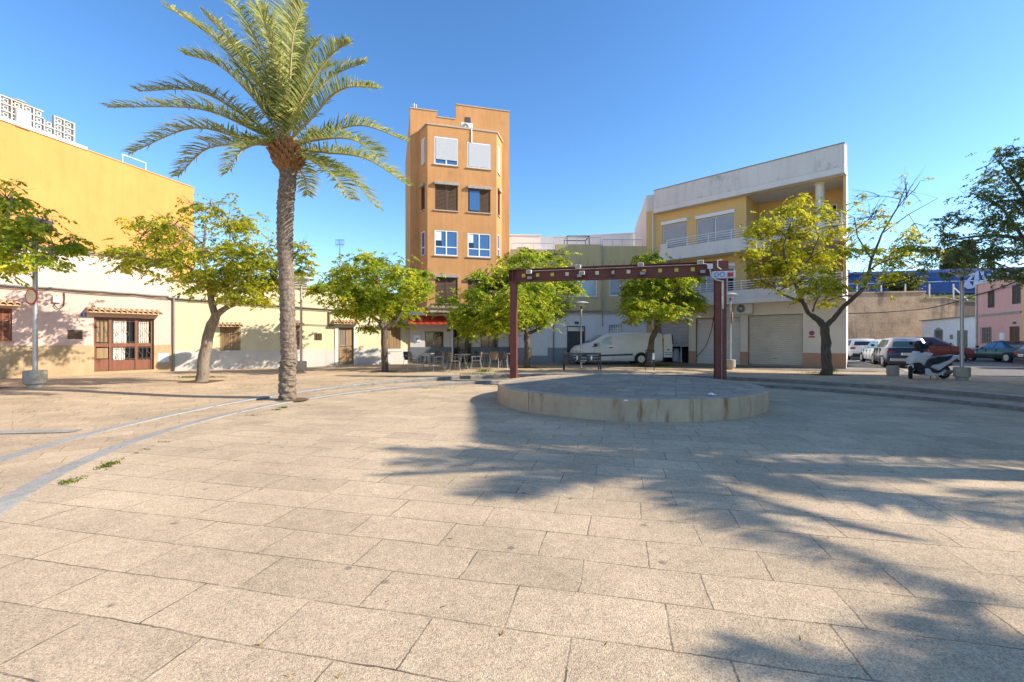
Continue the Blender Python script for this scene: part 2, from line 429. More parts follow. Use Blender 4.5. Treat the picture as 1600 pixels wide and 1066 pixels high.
concrete('kerb_concrete', (.42, .38, .33))
concrete('pot_concrete', (.40, .355, .285), .25)
concrete('soil', (.16, .10, .06))
plaster('pink_plaster', (.60, .43, .355), streak=.22, dirt=(.34, .24, .2), dirt_amt=.3)
plaster('peach_plaster', (.62, .51, .415), var=.1, streak=.25, dirt_amt=.25, dirt=(.5, .36, .28))
plaster('stone_dado', (.46, .33, .185), var=.3, streak=.4, dirt=(.25, .16, .10), dirt_amt=.6, bmp=.5)
plaster('yellow_plaster', (.64, .55, .345), var=.1, streak=.22, dirt_amt=.25, dirt=(.5, .42, .3), dirt_h=.1)
plaster('grey_dado', (.56, .52, .46), var=.14, streak=.3, dirt=(.34, .3, .26), dirt_amt=.45)
plaster('ochre_party_wall', (.60, .283, .085), var=.08, streak=.22, dirt_amt=.22, dirt=(.6, .38, .14))
plaster('tower_orange', (.56, .285, .115), var=.10, streak=.45, dirt=(.26, .13, .06), dirt_amt=.35, dirt_h=.01)
plaster('tower_band', (.50, .40, .31), streak=.3)
plaster('white_wash', (.80, .79, .76), var=.04, streak=.12, dirt_amt=.15, dirt=(.5, .47, .42))
plaster('cafe_white', (.66, .62, .56), var=.06, streak=.15, dirt_amt=.15)
plaster('slate_dado', (.17, .18, .20), var=.15, streak=.2)
plaster('cool_dado', (.28, .30, .33), var=.15, streak=.2)
plaster('olive_ochre', (.58, .45, .23), var=.07, streak=.28, dirt=(.35, .28, .16), dirt_amt=.25, dirt_h=.01)
plaster('apartment_yellow', (.72, .49, .20), var=.05, streak=.10, dirt_amt=.1, dirt_h=.01)
plaster('apartment_white', (.74, .71, .66), var=.05, streak=.25, dirt=(.40, .37, .34), dirt_amt=.25, dirt_h=.01)
plaster('parapet_white', (.70, .67, .63), var=.07, streak=.35, dirt=(.28, .26, .25), dirt_amt=.75, dirt_h=.01, sc=.55)
plaster('pier_cream', (.74, .69, .60), var=.05, streak=.15)
plaster('pink_marble', (.52, .30, .20), var=.2, streak=.1, bmp=.05)
plaster('far_pink', (.74, .40, .33), var=.06, streak=.2, dirt=(.45, .25, .2))
plaster('far_orange', (.80, .48, .18), var=.05, streak=.15)
plaster('far_white', (.84, .82, .78), var=.05, streak=.2)
def stonewall():
    m, nt, b = new_mat('retaining_stone'); L = nt.links; v = coords(nt)
    r = ramp(nt, [(.3, (.22, .14, .085)), (.5, (.44, .285, .165)), (.68, (.54, .39, .25))]); L.new(noise(nt, v, .5, 9, .75), r.inputs[0]); c = r.outputs[0]
    s1 = ramp(nt, [(.50, g3(0)), (.60, g3(.9))]); L.new(noise(nt, coords(nt, (.32, 1, .05)), 1.1, 5, .65), s1.inputs[0]); c = mixc(nt, s1.outputs[0], c, (.13, .10, .08))
    bt = N(nt, 'ShaderNodeTexBrick', offset=.3); bt.inputs['Scale'].default_value = 1; bt.inputs['Brick Width'].default_value = 3.1; bt.inputs['Row Height'].default_value = 1.15
    bt.inputs['Mortar Size'].default_value = .03; bt.inputs['Color1'].default_value = (.95, .95, .95, 1); bt.inputs['Color2'].default_value = (1.04, 1.04, 1.04, 1); bt.inputs['Mortar'].default_value = (.84, .78, .72, 1)
    L.new(coords(nt, (1, 1, 1), (R(90), 0, 0)), bt.inputs['Vector']); c = mixc(nt, 1, c, bt.outputs['Color'], 'MULTIPLY')
    L.new(c, b.inputs['Base Color']); b.inputs['Roughness'].default_value = .9
    bump(nt, b, noise(nt, v, 4, 9, .8), .6, .1)
stonewall()
def wood(name, col, scale=1.0, rough=.5):
    m, nt, b = new_mat(name); L = nt.links
    v = coords(nt, (14*scale, 14*scale, .9*scale)); r = ramp(nt, [(.25, mul(col, .55)), (.55, col), (.8, mul(col, 1.3))])
    L.new(noise(nt, v, 1.0, 6, .7), r.inputs[0]); L.new(r.outputs[0], b.inputs['Base Color']); b.inputs['Roughness'].default_value = rough
wood('red_wood', (.20, .065, .028)); wood('tan_wood', (.30, .185, .085)); wood('dark_wood', (.13, .075, .04)); wood('grey_wood', (.20, .15, .10))
plain('terracotta', (.50, .335, .19), .8, var=.25, scale=9)
plain('dark_tile', (.30, .24, .18), .85, var=.3, scale=8)
plain('white_paint', (.80, .80, .79), .45, var=.04); plain('white_pvc', (.82, .82, .82), .35, var=.03)
plain('brown_metal', (.09, .065, .05), .45); plain('grey_metal', (.28, .28, .27), .45, .6, var=.15)
plain('galv', (.42, .43, .44), .42, .7, var=.12); plain('black_metal', (.025, .025, .028), .4); plain('dark_grey', (.06, .062, .068), .5)
plain('black_rubber', (.018, .018, .019), .75); plain('black_cable', (.03, .028, .026), .7); plain('grey_cable', (.24, .22, .19), .7)
plain('ac_white', (.70, .69, .66), .45, var=.06); plain('fan_dark', (.05, .05, .055), .5)
plain('stone_trim', (.62, .58, .52), .85, var=.1, scale=4, bmp=.2)
plain('lattice_block', (.50, .45, .38), .85, var=.15, scale=5); plain('zinc', (.36, .33, .29), .7, .2, var=.2)
def rusty():
    m, nt, b = new_mat('red_steel'); L = nt.links; v = coords(nt)
    r = ramp(nt, [(.3, (.115, .028, .02)), (.6, (.17, .045, .03)), (.8, (.21, .075, .045))]); L.new(noise(nt, v, 3.5, 8, .75), r.inputs[0])
    s = ramp(nt, [(.64, g3(0)), (.7, g3(.7))]); L.new(noise(nt, v, 16, 6, .8), s.inputs[0])
    L.new(mixc(nt, s.outputs[0], r.outputs[0], (.36, .24, .19)), b.inputs['Base Color']); b.inputs['Roughness'].default_value = .55; b.inputs['Metallic'].default_value = .1
    bump(nt, b, noise(nt, v, 25, 5, .7), .2, .01)
rusty()
slatmat('shutter_blue_grey', (.50, .52, .55), .062, depth=.3)
slatmat('dark_shutter', (.26, .23, .19), .075, depth=.6, axis=2)
slatmat('slat_white_v', (.72, .74, .76), .11, axis=0, depth=.4)
plain('garage_white', (.72, .71, .69), .5, var=.07, scale=1.4); plain('garage_cream', (.63, .585, .49), .55, var=.10, scale=1.2)
plain('garage_grey', (.52, .52, .51), .5, var=.08, scale=1.5)
plain('awning_red', (.50, .045, .018), .75, var=.15, scale=3); plain('sign_red', (.55, .04, .03), .45); plain('sign_blue', (.03, .09, .42), .45)
plain('sign_white', (.80, .80, .78), .5, var=.03); plain('sign_yellow', (.75, .55, .02), .5); plain('plate_blue', (.05, .12, .40), .4)
plain('reflector_yellow', (.62, .50, .07), .4); plain('reflector_white', (.68, .62, .48), .45); plain('sign_pale', (.50, .56, .62), .4)
glassmat('glass_blue', (.05, .13, .30)); glassmat('glass_dark', (.012, .014, .016)); glassmat('car_glass', (.02, .03, .04), .03); glassmat('glass_pale', (.36, .42, .46), .1)
glassmat('car_glass_teal', (.035, .10, .12), .04)
def carpaint(name, col, metal=.25, rough=.28):
    m, nt, b = new_mat(name); v = coords(nt)
    f = ramp(nt, [(.3, mul(col, .86)), (.7, mul(col, 1.08))]); nt.links.new(noise(nt, v, 2.5, 6, .7), f.inputs[0]); nt.links.new(f.outputs[0], b.inputs['Base Color'])
    rr = ramp(nt, [(.35, g3(rough)), (.7, g3(rough+.2))]); nt.links.new(noise(nt, v, 6, 6, .7), rr.inputs[0]); nt.links.new(rr.outputs[0], b.inputs['Roughness'])
    b.inputs['Metallic'].default_value = metal; b.inputs['Coat Weight'].default_value = .35; b.inputs['Coat Roughness'].default_value = .08
carpaint('paint_white', (.74, .74, .73), 0, .35); carpaint('paint_navy', (.012, .025, .075), .2); carpaint('paint_red', (.15, .024, .018), .1)
carpaint('paint_green', (.012, .055, .06), .25); carpaint('paint_black', (.022, .024, .028), .2); carpaint('paint_silver', (.45, .46, .47), .5); carpaint('paint_grey', (.10, .10, .10), .4)
carpaint('paint_scooter', (.62, .63, .66), 0, .25)
plain('van_white', (.78, .77, .74), .38, var=.05, scale=1.5, coat=.25)
plain('lamp_red', (.42, .015, .01), .2); plain('lamp_clear', (.65, .62, .52), .15); plain('alloy', (.50, .50, .51), .3, .6); plain('plastic_dark', (.045, .045, .048), .6)
plain('seat_black', (.018, .02, .03), .5)
plain('wicker', (.26, .18, .12), .7, var=.3, scale=40, bmp=.5); plain('table_top', (.46, .42, .36), .35, var=.1)
plain('alu', (.42, .41, .40), .4, .6)
def train_paint():
    m, nt, b = new_mat('train_blue'); L = nt.links; v = coords(nt)
    r = ramp(nt, [(.3, (.006, .03, .15)), (.7, (.02, .09, .33))]); L.new(noise(nt, v, .9, 7), r.inputs[0]); L.new(r.outputs[0], b.inputs['Base Color']); b.inputs['Roughness'].default_value = .45
train_paint()
plain('graffiti_pale', (.46, .52, .70), .6, var=.15, scale=2); plain('graffiti_ink', (.015, .03, .13), .6)
def bark(name, c0, c1, c2, sc=1.0, z=3.0):
    m, nt, b = new_mat(name); L = nt.links; v = coords(nt, (12*sc, 12*sc, z*sc)); n = noise(nt, v, 1.3, 8, .75)
    r = ramp(nt, [(.3, c0), (.52, c1), (.72, c2)]); L.new(n, r.inputs[0]); L.new(r.outputs[0], b.inputs['Base Color']); b.inputs['Roughness'].default_value = .9
    bump(nt, b, n, .8, .04)
bark('bark_grey', (.11, .08, .055), (.24, .185, .13), (.36, .29, .21)); bark('bark_dark', (.05, .038, .028), (.12, .09, .065), (.19, .15, .11))
bark('palm_bark', (.045, .032, .024), (.21, .155, .11), (.40, .32, .25), 1.0, 9); bark('palm_boot', (.07, .03, .012), (.27, .135, .05), (.42, .24, .11), 1.2, 2)
leafmat('leaf_yellow_green', [(.0, (.08, .15, .014)), (.35, (.24, .36, .025)), (.62, (.52, .55, .04)), (1, (.82, .70, .05))], namt=.45, trans=.55)
leafmat('leaf_mixed', [(.0, (.09, .14, .02)), (.35, (.27, .32, .03)), (.62, (.50, .50, .04)), (1, (.80, .66, .05))], namt=.45, trans=.55)
leafmat('leaf_autumn', [(.0, (.10, .15, .014)), (.35, (.32, .36, .025)), (.6, (.64, .58, .035)), (1, (.85, .70, .045))], namt=.45, trans=.55)
leafmat('leaf_dark', [(.0, (.08, .13, .06)), (.5, (.19, .25, .09)), (1, (.45, .45, .10))], trans=.55)
leafmat('leaf_cypress', [(.0, (.03, .05, .008)), (.5, (.075, .095, .012)), (1, (.15, .15, .02))], trans=.2)
leafmat('palm_leaf', [(.0, (.14, .18, .055)), (.45, (.33, .36, .10)), (.8, (.54, .51, .15)), (1, (.68, .62, .28))], trans=.48, nscale=.6, namt=.4)
plain('palm_rachis', (.34, .26, .10), .55, var=.2, scale=3)
leafmat('grass_blade', [(.0, (.05, .09, .012)), (.5, (.13, .19, .02)), (1, (.28, .26, .05))], trans=.3)
leafmat('dry_leaf', [(.0, (.22, .12, .03)), (.5, (.42, .27, .04)), (1, (.10, .07, .03))], trans=.2)
# ================= camera, light, ground =================
cam = bpy.data.cameras.new('camera'); co = bpy.data.objects.new('camera', cam); COL.objects.link(co)
cam.sensor_width = 36; cam.lens = F/1600*36; cam.clip_start = .05; cam.clip_end = 2000
co.location = (0, 0, EYE); co.rotation_euler = (R(90), 0, 0); S.camera = co
SUN_EL, SUN_AZ = 30.0, 97.5           # azimuth clockwise from +Y
w = bpy.data.worlds.new('World'); S.world = w; w.use_nodes = True
nt = w.node_tree; sky = nt.nodes.new('ShaderNodeTexSky'); sky.sky_type = 'NISHITA'; sky.sun_disc = False
sky.sun_elevation = R(SUN_EL); sky.sun_rotation = R(SUN_AZ); sky.air_density = 1.0; sky.dust_density = .3; sky.ozone_density = 2.4; sky.altitude = 50
bgn = nt.nodes['Background']; bgn.inputs[1].default_value = .135
hs = nt.nodes.new('ShaderNodeHueSaturation'); hs.inputs['Saturation'].default_value = 1.18; hs.inputs['Value'].default_value = .2
gm = nt.nodes.new('ShaderNodeGamma'); gm.inputs[1].default_value = 1.12; h2 = nt.nodes.new('ShaderNodeHueSaturation'); h2.inputs['Value'].default_value = 5.0
nt.links.new(sky.outputs[0], hs.inputs['Color']); nt.links.new(hs.outputs[0], gm.inputs[0]); nt.links.new(gm.outputs[0], h2.inputs['Color']); nt.links.new(h2.outputs[0], bgn.inputs[0])
sl = bpy.data.lights.new('sun', 'SUN'); sl.energy = 3.9; sl.angle = R(.53); sl.color = (1, .915, .79)
so = bpy.data.objects.new('sun', sl); COL.objects.link(so)
SD = Vector((math.sin(R(SUN_AZ))*math.cos(R(SUN_EL)), math.cos(R(SUN_AZ))*math.cos(R(SUN_EL)), math.sin(R(SUN_EL))))
so.rotation_euler = SD.to_track_quat('Z', 'Y').to_euler(); so.location = (20, 0, 30)
S.view_settings.view_transform = 'Standard'; S.view_settings.look = 'None'; S.view_settings.gamma = 1
S.view_settings.exposure = 1.10; S.view_settings.use_curve_mapping = False
S.cycles.max_bounces = 6; S.cycles.use_denoising = True
S.cycles.sample_clamp_indirect = 6

CXY = (2.8, 9.0); R1, R2 = 8.9, 10.0; ZT = .24
def sstep(a, b, x):
    t = max(0, min(1, (x-a)/(b-a))); return t*t*(3-2*t)
def rise(th):
    """how high the terrace stands above the round floor in direction th (degrees, 0..360)"""
    th %= 360
    if 60 <= th <= 225: return ZT*(1-sstep(108, 196, th))
    if th > 225: return ZT*sstep(325, 350, th)
    return ZT
def polar(th, r): return (CXY[0]+r*math.cos(R(th)), CXY[1]+r*math.sin(R(th)))
def ter_z(x, y):
    dx, dy = x-CXY[0], y-CXY[1]; th = math.degrees(math.atan2(dy, dx)) % 360; r = math.hypot(dx, dy)
    s = rise(th); k = sstep(11.5, 17, r)
    return s*(1-k)+.2*k if r > R2 else (s*.45 if r > R1 else 0)
NS = 240
def ring_sheet(rs_zs, name, mat_, face0=None):
    vs = []; fs = []
    for i in range(NS):
        th = 360*i/NS
        for r, zf in rs_zs: vs.append((*polar(th, r), zf(th)))
    k = len(rs_zs)
    for i in range(NS):
        j = (i+1) % NS
        for q in range(k-1): fs.append((i*k+q, i*k+q+1, j*k+q+1, j*k+q))
    m = MB(); m.add(vs, fs)
    if face0: m.mi = [1 if i % (k-1) == 0 else 0 for i in range(len(fs))]
    return struct(m.build(name, [mat_, face0] if face0 else mat_))
m = MB(); pts = [(CXY[0], CXY[1], 0)]
NR = [0.02, 3, 6, R1]
ring_sheet([(r, lambda th: 0.0) for r in NR], 'plaza_floor', 'paving')
ring_sheet([(R1+.20, lambda th: rise(th)*.45), (R2, lambda th: rise(th)*.45)], 'terrace_step', 'terrace_paving')
def blend(r):
    k = sstep(11.5, 17, r); return lambda th: rise(th)*(1-k)+.2*k
ring_sheet([(r, blend(r)) for r in (R2+.22, 11, 12, 13, 14, 15, 16, 17, 20, 30, 60, 150, 420, 900)], 'terrace_ground', 'terrace_paving')
def kerb(r, wd, zl, zh, name):
    # upright face, then a slightly rounded nose and the stone's top
    ring_sheet([(r, lambda th: zl(th)-.02), (r, lambda th: max(zl(th), zh(th)-.012)+.004), (r+.012, lambda th: zh(th)+.006), (r+wd+.02, lambda th: zh(th)+.004)], name, 'kerb_stone', 'kerb_face')
kerb(R1, .20, lambda th: 0, lambda th: rise(th)*.45, 'step_kerb')
kerb(R2, .22, lambda th: rise(th)*.45, lambda th: rise(th), 'terrace_kerb')
# pale stone band that leaves the terrace kerb on the near west side
m = MB(); a, b = gp(-60, 676, .06), gp(108, 672, .06); dd = Vector((0, .28, 0))
p = [Vector(v) for v in (a, b, b+dd, a+dd)]
for q in p: q.z = ter_z(q.x, q.y)+.012
m.quad(*p); struct(m.build('paving_band', 'kerb_stone'))
# street in front of the houses and the side road
def sheet(pts, name, mat_, lift=.006, sub=1):
    m = MB(); m.add([(x, y, .2+lift) for x, y in pts], [tuple(range(len(pts)))]); return struct(m.build(name, mat_))
sheet([(-.5, 26.6), (8.0, 25.2), (13.0, 21.6), (17.6, 20.2), (19.3, 23), (20.9, 26.9), (31.9, 45), (12, 45), (12, 34), (-.5, 34)], 'pavement', 'street_paving', .010)
sheet([(15.9, 19.0), (17.6, 20.2), (19.3, 23), (20.9, 26.9), (31.9, 45), (38, 60), (90, 60), (90, 17.2), (22, 17.2)], 'road', 'asphalt', .006)
# raised kerb round the corner of the apartment pavement
m = MB(); cp = [(13.4, 21.7), (16.4, 20.6), (17.7, 20.6), (18.5, 21.4), (19.5, 23.2), (21.1, 26.9), (32.1, 45)]
for a, b in zip(cp, cp[1:]):
    a3, b3 = Vector((*a, 0)), Vector((*b, 0)); n = (b3-a3).normalized(); n = Vector((n.y, -n.x, 0))*.14
    m.add([(a3.x, a3.y, .2), (b3.x, b3.y, .2), (b3.x+n.x, b3.y+n.y, .2), (a3.x+n.x, a3.y+n.y, .2), (a3.x, a3.y, .235), (b3.x, b3.y, .235), (b3.x+n.x, b3.y+n.y, .235), (a3.x+n.x, a3.y+n.y, .235)],
          [(4, 5, 6, 7), (0, 4, 7, 3), (1, 2, 6, 5), (3, 7, 6, 2), (0, 1, 5, 4)])
struct(m.build('street_kerb', 'kerb_concrete'))
# raised round stage
SC = (3.05, 12.4); SR = 3.44
m = MB(); n = 128; ZS = .45
prof = [(SR, 0), (SR, ZS-.02), (SR-.02, ZS), (SR-.30, ZS)]
for gi in range(6):      # seven cast lengths with open joints between them
    a0, a1 = gi*60+39, (gi+1)*60+39-.22
    rr = []
    for q in range(25):
        a = R(a0+(a1-a0)*q/24); rr.append([(SC[0]+r*math.cos(a), SC[1]+r*math.sin(a), z) for r, z in prof+[(SR-.30, 0)]])
    m.loft(rr)
stage = thing('round_stage', 'low round concrete stage with a paved top in the middle of the plaza', 'stage', frame((*SC, 0)))
m.build('rim', 'stage_concrete', stage, I4)
m = MB(); m.lathe([(SR-.02, 0), (SR-.02, ZS-.05)], 96, (*SC, 0), close=False); m.build('joint_backing', 'dark_grey', stage, I4)
m = MB(); m.lathe([(.001, ZS-.006), (1.5, ZS-.006), (SR-.298, ZS-.006)], 96, (*SC, 0), close=False); m.build('deck', 'stage_paving', stage, I4)
# ================= pink house with the timber garage =================
A = Fac((-22.58, 12.09), (-15.8, 21.2)); HA = 5.05
ph = thing('town_house', 'low pink house with timber garage front and stone plinth beside the yellow cottage', 'house', A.M)
gar = A.rect(147, 497, 240.5, 577.5); wn = A.rect(-16, 481.5, 19, 533); vt = A.rect(105.5, 515.5, 129, 530)
gar = (gar[0], gar[1], .12, gar[3])
zd, zp = 1.22, 3.52
m = MB(); m.wall(0, A.L, zd, zp, [gar, wn, vt], mi=0, depth=.22); m.wall(0, A.L, zp, HA, [], mi=1)
m.wall(0, A.L, -.2, zd, [gar], y=-.02, mi=2, depth=.24); m.quad((0, -.02, zd), (gar[0], -.02, zd), (gar[0], 0, zd), (0, 0, zd), 2); m.quad((gar[1], -.02, zd), (A.L, -.02, zd), (A.L, 0, zd), (gar[1], 0, zd), 2)
shell(m, A.L, 7, HA, 1)
m.build('wall', ['pink_plaster', 'peach_plaster', 'stone_dado'], ph)
m = MB(); m.box(0, A.L, -.12, .25, HA, HA+.07); m.box(0, A.L, -.06, .2, HA-.06, HA); m.build('eaves', 'dark_tile', ph)
barrel_canopy(ph, A.u(133), A.u(250), A.z(190, 483.5), 'terracotta'); barrel_canopy(ph, A.u(-26), A.u(31), A.z(5, 470), 'terracotta')
# garage front
g = MB(); u0, u1, z0, z1 = gar; y = .16
ud = u0+(u1-u0)*.265; uc = u0+(u1-u0)*.70; zr0 = z0+(z1-z0)*.45; zr1 = zr0+.16; zb = z0+(z1-z0)*.20
for a, b in ((u0, u0+.07), (ud-.05, ud+.05), (uc-.05, uc+.05), (u1-.09, u1)): g.box(a, b, y-.09, y, z0, z1)
g.box(u0, u1, y-.075, y, zr0, zr1); g.box(u0, u1, y-.08, y, z1-.1, z1); g.box(ud, u1, y-.06, y-.01, z0, zb); g.box(u0, ud, y-.06, y-.01, z0, zb+.05)
gd = g.build('garage_door', 'red_wood', ph, bevel=.008)
g = MB(); g.box(u0, u1, y+.0, y+.02, z0, z1); g.build('pane', 'glass_dark', gd)
g = MB()
for (a, b, c, d) in ((ud+.12, ud+.55, zr1, z1-.1), (uc+.1, u1-.15, zr1, z1-.1), (ud+.1, ud+.5, zb, zr0)):
    g.box(a, b, y-.012, y-.002, c, d)
g.build('curtain', 'garage_cream', gd)
g = MB(); g.box(u0+.09, ud-.07, y-.05, y-.01, zr1+.05, z1-.14); g.box(u0+.09, ud-.07, y-.05, y-.01, zb+.08, zr0-.05); g.build('leaf_panel', 'tan_wood', gd, bevel=.01)
g = MB()
for (a, b, c, d) in ((u0+.08, ud-.06, zr1, z1-.1), (ud+.06, uc-.06, zr1, z1-.1), (uc+.06, u1-.1, zr1, z1-.1), (ud+.06, uc-.06, zb, zr0), (uc+.06, u1-.1, zb, zr0)):
    n = max(3, int((b-a)/.16))
    for i in range(n+1):
        uu = a+(b-a)*i/n; g.tube([(uu, y-.1, c), (uu, y-.1, d)], .011, 5)
        if i < n and i % 2 == 0:
            cz = (c+d)/2; q = (b-a)/n/2; mx = uu+q
            g.tube([(mx+q*.9*math.sin(t*.9), y-.1, cz-.22+t*.07) for t in range(7)], .009, 4)
    g.tube([(a, y-.1, c+.05), (b, y-.1, c+.05)], .011, 5); g.tube([(a, y-.1, d-.05), (b, y-.1, d-.05)], .011, 5)
g.build('iron_grille', 'brown_metal', gd)
slatted(ph, wn, .1, 'red_wood', n=16, bars=1)
m = MB(); m.box(wn[0]-.05, wn[1]+.05, -.05, .2, wn[2]-.06, wn[2]); m.build('sill', 'terracotta', ph)
m = MB(); m.box(vt[0], vt[1], .03, .06, vt[2], vt[3])
n = 7
for i in range(n):
    zz = vt[2]+(vt[3]-vt[2])*i/n; m.box(vt[0], vt[1], -.012, .03, zz+.012, zz+.04)
m.build('vent_grille', 'dark_wood', ph)
r = A.rect(126.2, 489, 134.8, 494.8); m = MB(); m.box(r[0], r[1], -.012, 0, r[2], r[3]); o = m.build('number_plate', 'plate_blue', ph)
text_mesh('8', .13, A.M.inverted() @ A.M @ Matrix.Translation(((r[0]+r[1])/2, -.016, (r[2]+r[3])/2)) @ Matrix.Rotation(R(90), 4, 'X'), 'sign_white', 'numeral', o)
r = A.rect(82, 463.5, 95, 473); m = MB(); m.box(r[0], r[1], -.11, 0, r[2], r[3]); o = m.build('meter_box', 'sign_white', ph, bevel=.01)
m = MB(); ua, za = r[0], r[2]; ub = r[1]
m.tube([(ua+.06, -.05, za), (ua+.05, -.06, za-.12), (ua+.12, -.06, za-.22), (ub-.02, -.06, za-.24), (ub+.08, -.05, za-.12), (ub+.1, -.04, za+.2), (ub+.09, -.05, za+.42)], .016, 6); m.build('loop_wire', 'black_cable', o)
r = A.rect(246.8, 552, 264, 566); m = MB(); m.box(r[0], r[1], -.028, -.022, r[2], r[3]); o = m.build('notice_poster', 'sign_pale', ph)
m = MB()
for i, (a, b) in enumerate(((.1, .9), (.15, .6), (.2, .85), (.12, .5))):
    zz = r[3]-(r[3]-r[2])*(.18+.2*i); m.box(r[0]+(r[1]-r[0])*a, r[0]+(r[1]-r[0])*b, -.031, -.028, zz-.03, zz)
m.build('print_line', 'sign_white', o)
# ================= yellow house =================
B = Fac((-15.8, 21.2), (-6.34, 28.38)); HB = 4.25
yh = thing('cottage', 'long low pale yellow cottage with tan shutters between the pink house and the orange tower', 'house', B.M)
w1 = B.rect(343.5, 509.5, 376, 552); w2 = B.rect(444, 508, 470, 550); w3 = B.rect(596, 511, 626, 548); dr = B.rect(528.5, 512, 552.5, 570.5); dr = (dr[0], dr[1], .06, dr[3]); hv = B.rect(491, 521, 503, 532)
zd = .93; m = MB(); hs = [w1, w2, w3, dr, hv]
m.wall(0, B.L, zd, HB, hs, mi=0); m.wall(0, B.L, -.2, zd, [dr], y=-.015, mi=1, depth=.2)
for a, b in ((0, dr[0]), (dr[1], B.L)): m.quad((a, -.015, zd), (b, -.015, zd), (b, 0, zd), (a, 0, zd), 1)
shell(m, B.L, 8, HB, 0); m.build('wall', ['yellow_plaster', 'grey_dado'], yh)
m = MB(); m.box(0, B.L, -.1, .25, HB, HB+.06); m.box(0, B.L, -.05, .2, HB-.06, HB); m.build('eaves', 'terracotta', yh)
for k, wr in enumerate((w1, w2, w3)):
    slatted(yh, wr, .06, 'tan_wood', n=5, bars=1, vertical=True)
    m = MB(); m.box(wr[0]-.06, wr[1]+.06, -.05, .16, wr[2]-.05, wr[2]); m.build('sill', 'stone_trim', yh)
barrel_canopy(yh, B.u(340), B.u(379), B.z(360, 505), 'terracotta'); barrel_canopy(yh, B.u(440), B.u(474), B.z(460, 503), 'terracotta')
barrel_canopy(yh, B.u(519), B.u(559), B.z(540, 501.5), 'terracotta'); barrel_canopy(yh, B.u(594), B.u(629), B.z(612, 504), 'dark_tile')
m = MB(); t = .19; m.box(dr[0]-t, dr[0], -.04, .05, .03, dr[3]+t); m.box(dr[1], dr[1]+t, -.04, .05, .03, dr[3]+t); m.box(dr[0], dr[1], -.04, .05, dr[3], dr[3]+t); m.build('door_surround', 'stone_trim', yh)
m = MB(); u0, u1, z0, z1 = dr; m.box(u0, u1, .08, .13, z0, z1)
for a, b, c, d in ((.06, .46, .50, .93), (.06, .46, .06, .46), (.54, .94, .50, .93), (.54, .94, .06, .46)):
    m.box(u0+(u1-u0)*a, u0+(u1-u0)*b, .055, .08, z0+(z1-z0)*c, z0+(z1-z0)*d)
d_ = m.build('door', 'tan_wood', yh, bevel=.012)
m = MB(); m.tube([(u0+(u1-u0)*.52, .03, z0+1.0), (u0+(u1-u0)*.52, .03, z0+1.14)], .014, 6); m.build('handle', 'brown_metal', d_)
m = MB()
for i in range(5): m.box(u0+.05+i*.1, u0+.07+i*.1, .035, .05, z0+1.1, z1-.15)
m.box(u0+.04, u0+.5, .035, .05, z0+1.05, z0+1.1); m.build('door_grille', 'alu', d_)
m = MB(); m.box(hv[0], hv[1], .03, .06, hv[2], hv[3])
for i in range(4): m.box(hv[0]+(hv[1]-hv[0])*(.08+.24*i), hv[0]+(hv[1]-hv[0])*(.2+.24*i), -.01, .03, hv[2]+.03, hv[3]-.03)
m.build('hatch', 'dark_wood', yh)
m = MB(); uu = B.u(271.5); m.tube([(uu, -.06, .02), (uu, -.06, B.z(271.5, 463))], .045, 8); m.build('downpipe', 'grey_cable', yh, smooth=60)
m = MB(); uu = B.u(514.5); m.tube([(uu, -.05, B.z(514, 511)), (uu, -.05, B.z(514, 487))], .05, 8); m.build('conduit', 'dark_tile', yh, smooth=60)
m = MB(); a = B.rect(458, 431, 478, 444.5, -1.2); m.box(a[0], a[1], 1.0, 1.9, HB-.3, a[3]+.12); c_ = m.build('chimney', 'zinc', yh, bevel=.01)
m = MB()
for i in range(5): m.box(a[0]-.02, a[1]+.02, .97, 1.93, HB+.1+i*.12, HB+.13+i*.12)
m.box(a[0]-.08, a[1]+.08, .92, 1.98, a[3]+.12, a[3]+.18); m.build('louvre', 'dark_grey', c_)
# rooftop aerial behind the cottage
ax = px(531, 420, 30); m = MB(); ae = thing('roof_aerial', 'thin comb shaped rooftop aerial on a mast above the yellow cottage', 'aerial', frame((ax.x, ax.y, HB+.2)))
zt = 1.6+159/F*30; m.tube([(0, 0, -.5), (0, 0, zt-HB-.2)], .025, 6); m.build('mast', 'grey_metal', ae)
m = MB(); h = zt-HB-.2
for zz in (h-.05, h-.35): m.tube([(-.28, 0, zz), (.28, 0, zz)], .014, 5)
for i in range(7): m.tube([(-.27+.09*i, 0, h-.45-.1*(i % 2)), (-.27+.09*i, 0, h+.0)], .012, 4)
m.build('antenna_comb', 'grey_metal', ae)
# street cables strung along both fronts
def along(Fx, pts, off=.07): return [Fx.M @ Vector((Fx.u(x, y), -off, Fx.z(x, y))) for x, y in pts]
cb = [(-60, 440), (0, 444.7), (80, 450), (160, 455.6), (206, 458.8), (262, 463)]; cb2 = [(264, 465.5), (340, 470.5), (440, 478), (538, 485), (600, 489), (630, 492)]
for dy, rr, nm, lb in ((0, .035, 'wall_cable', 'thick bundled cable running along the top of the pink and yellow house fronts'), (4.5, .018, 'wall_cable', 'thinner dark cable slung just below the thick bundle on both low fronts')):
    p = along(A, [(x, y+dy*(1 if i % 2 else .6)) for i, (x, y) in enumerate(cb)])+along(B, [(x, y+dy*.5) for x, y in cb2])
    tag(cable(None, p, rr, 'grey_cable' if dy == 0 else 'black_cable', nm, .015, 6, I4), lb, 'cable', 'street cables')
p = along(B, [(474, 507), (540-18, 508.5)]); tag(cable(None, p, .016, 'black_cable', 'wall_cable', .01, 6, I4), 'short cable stapled to the yellow wall above the little hatch', 'cable', 'street cables')
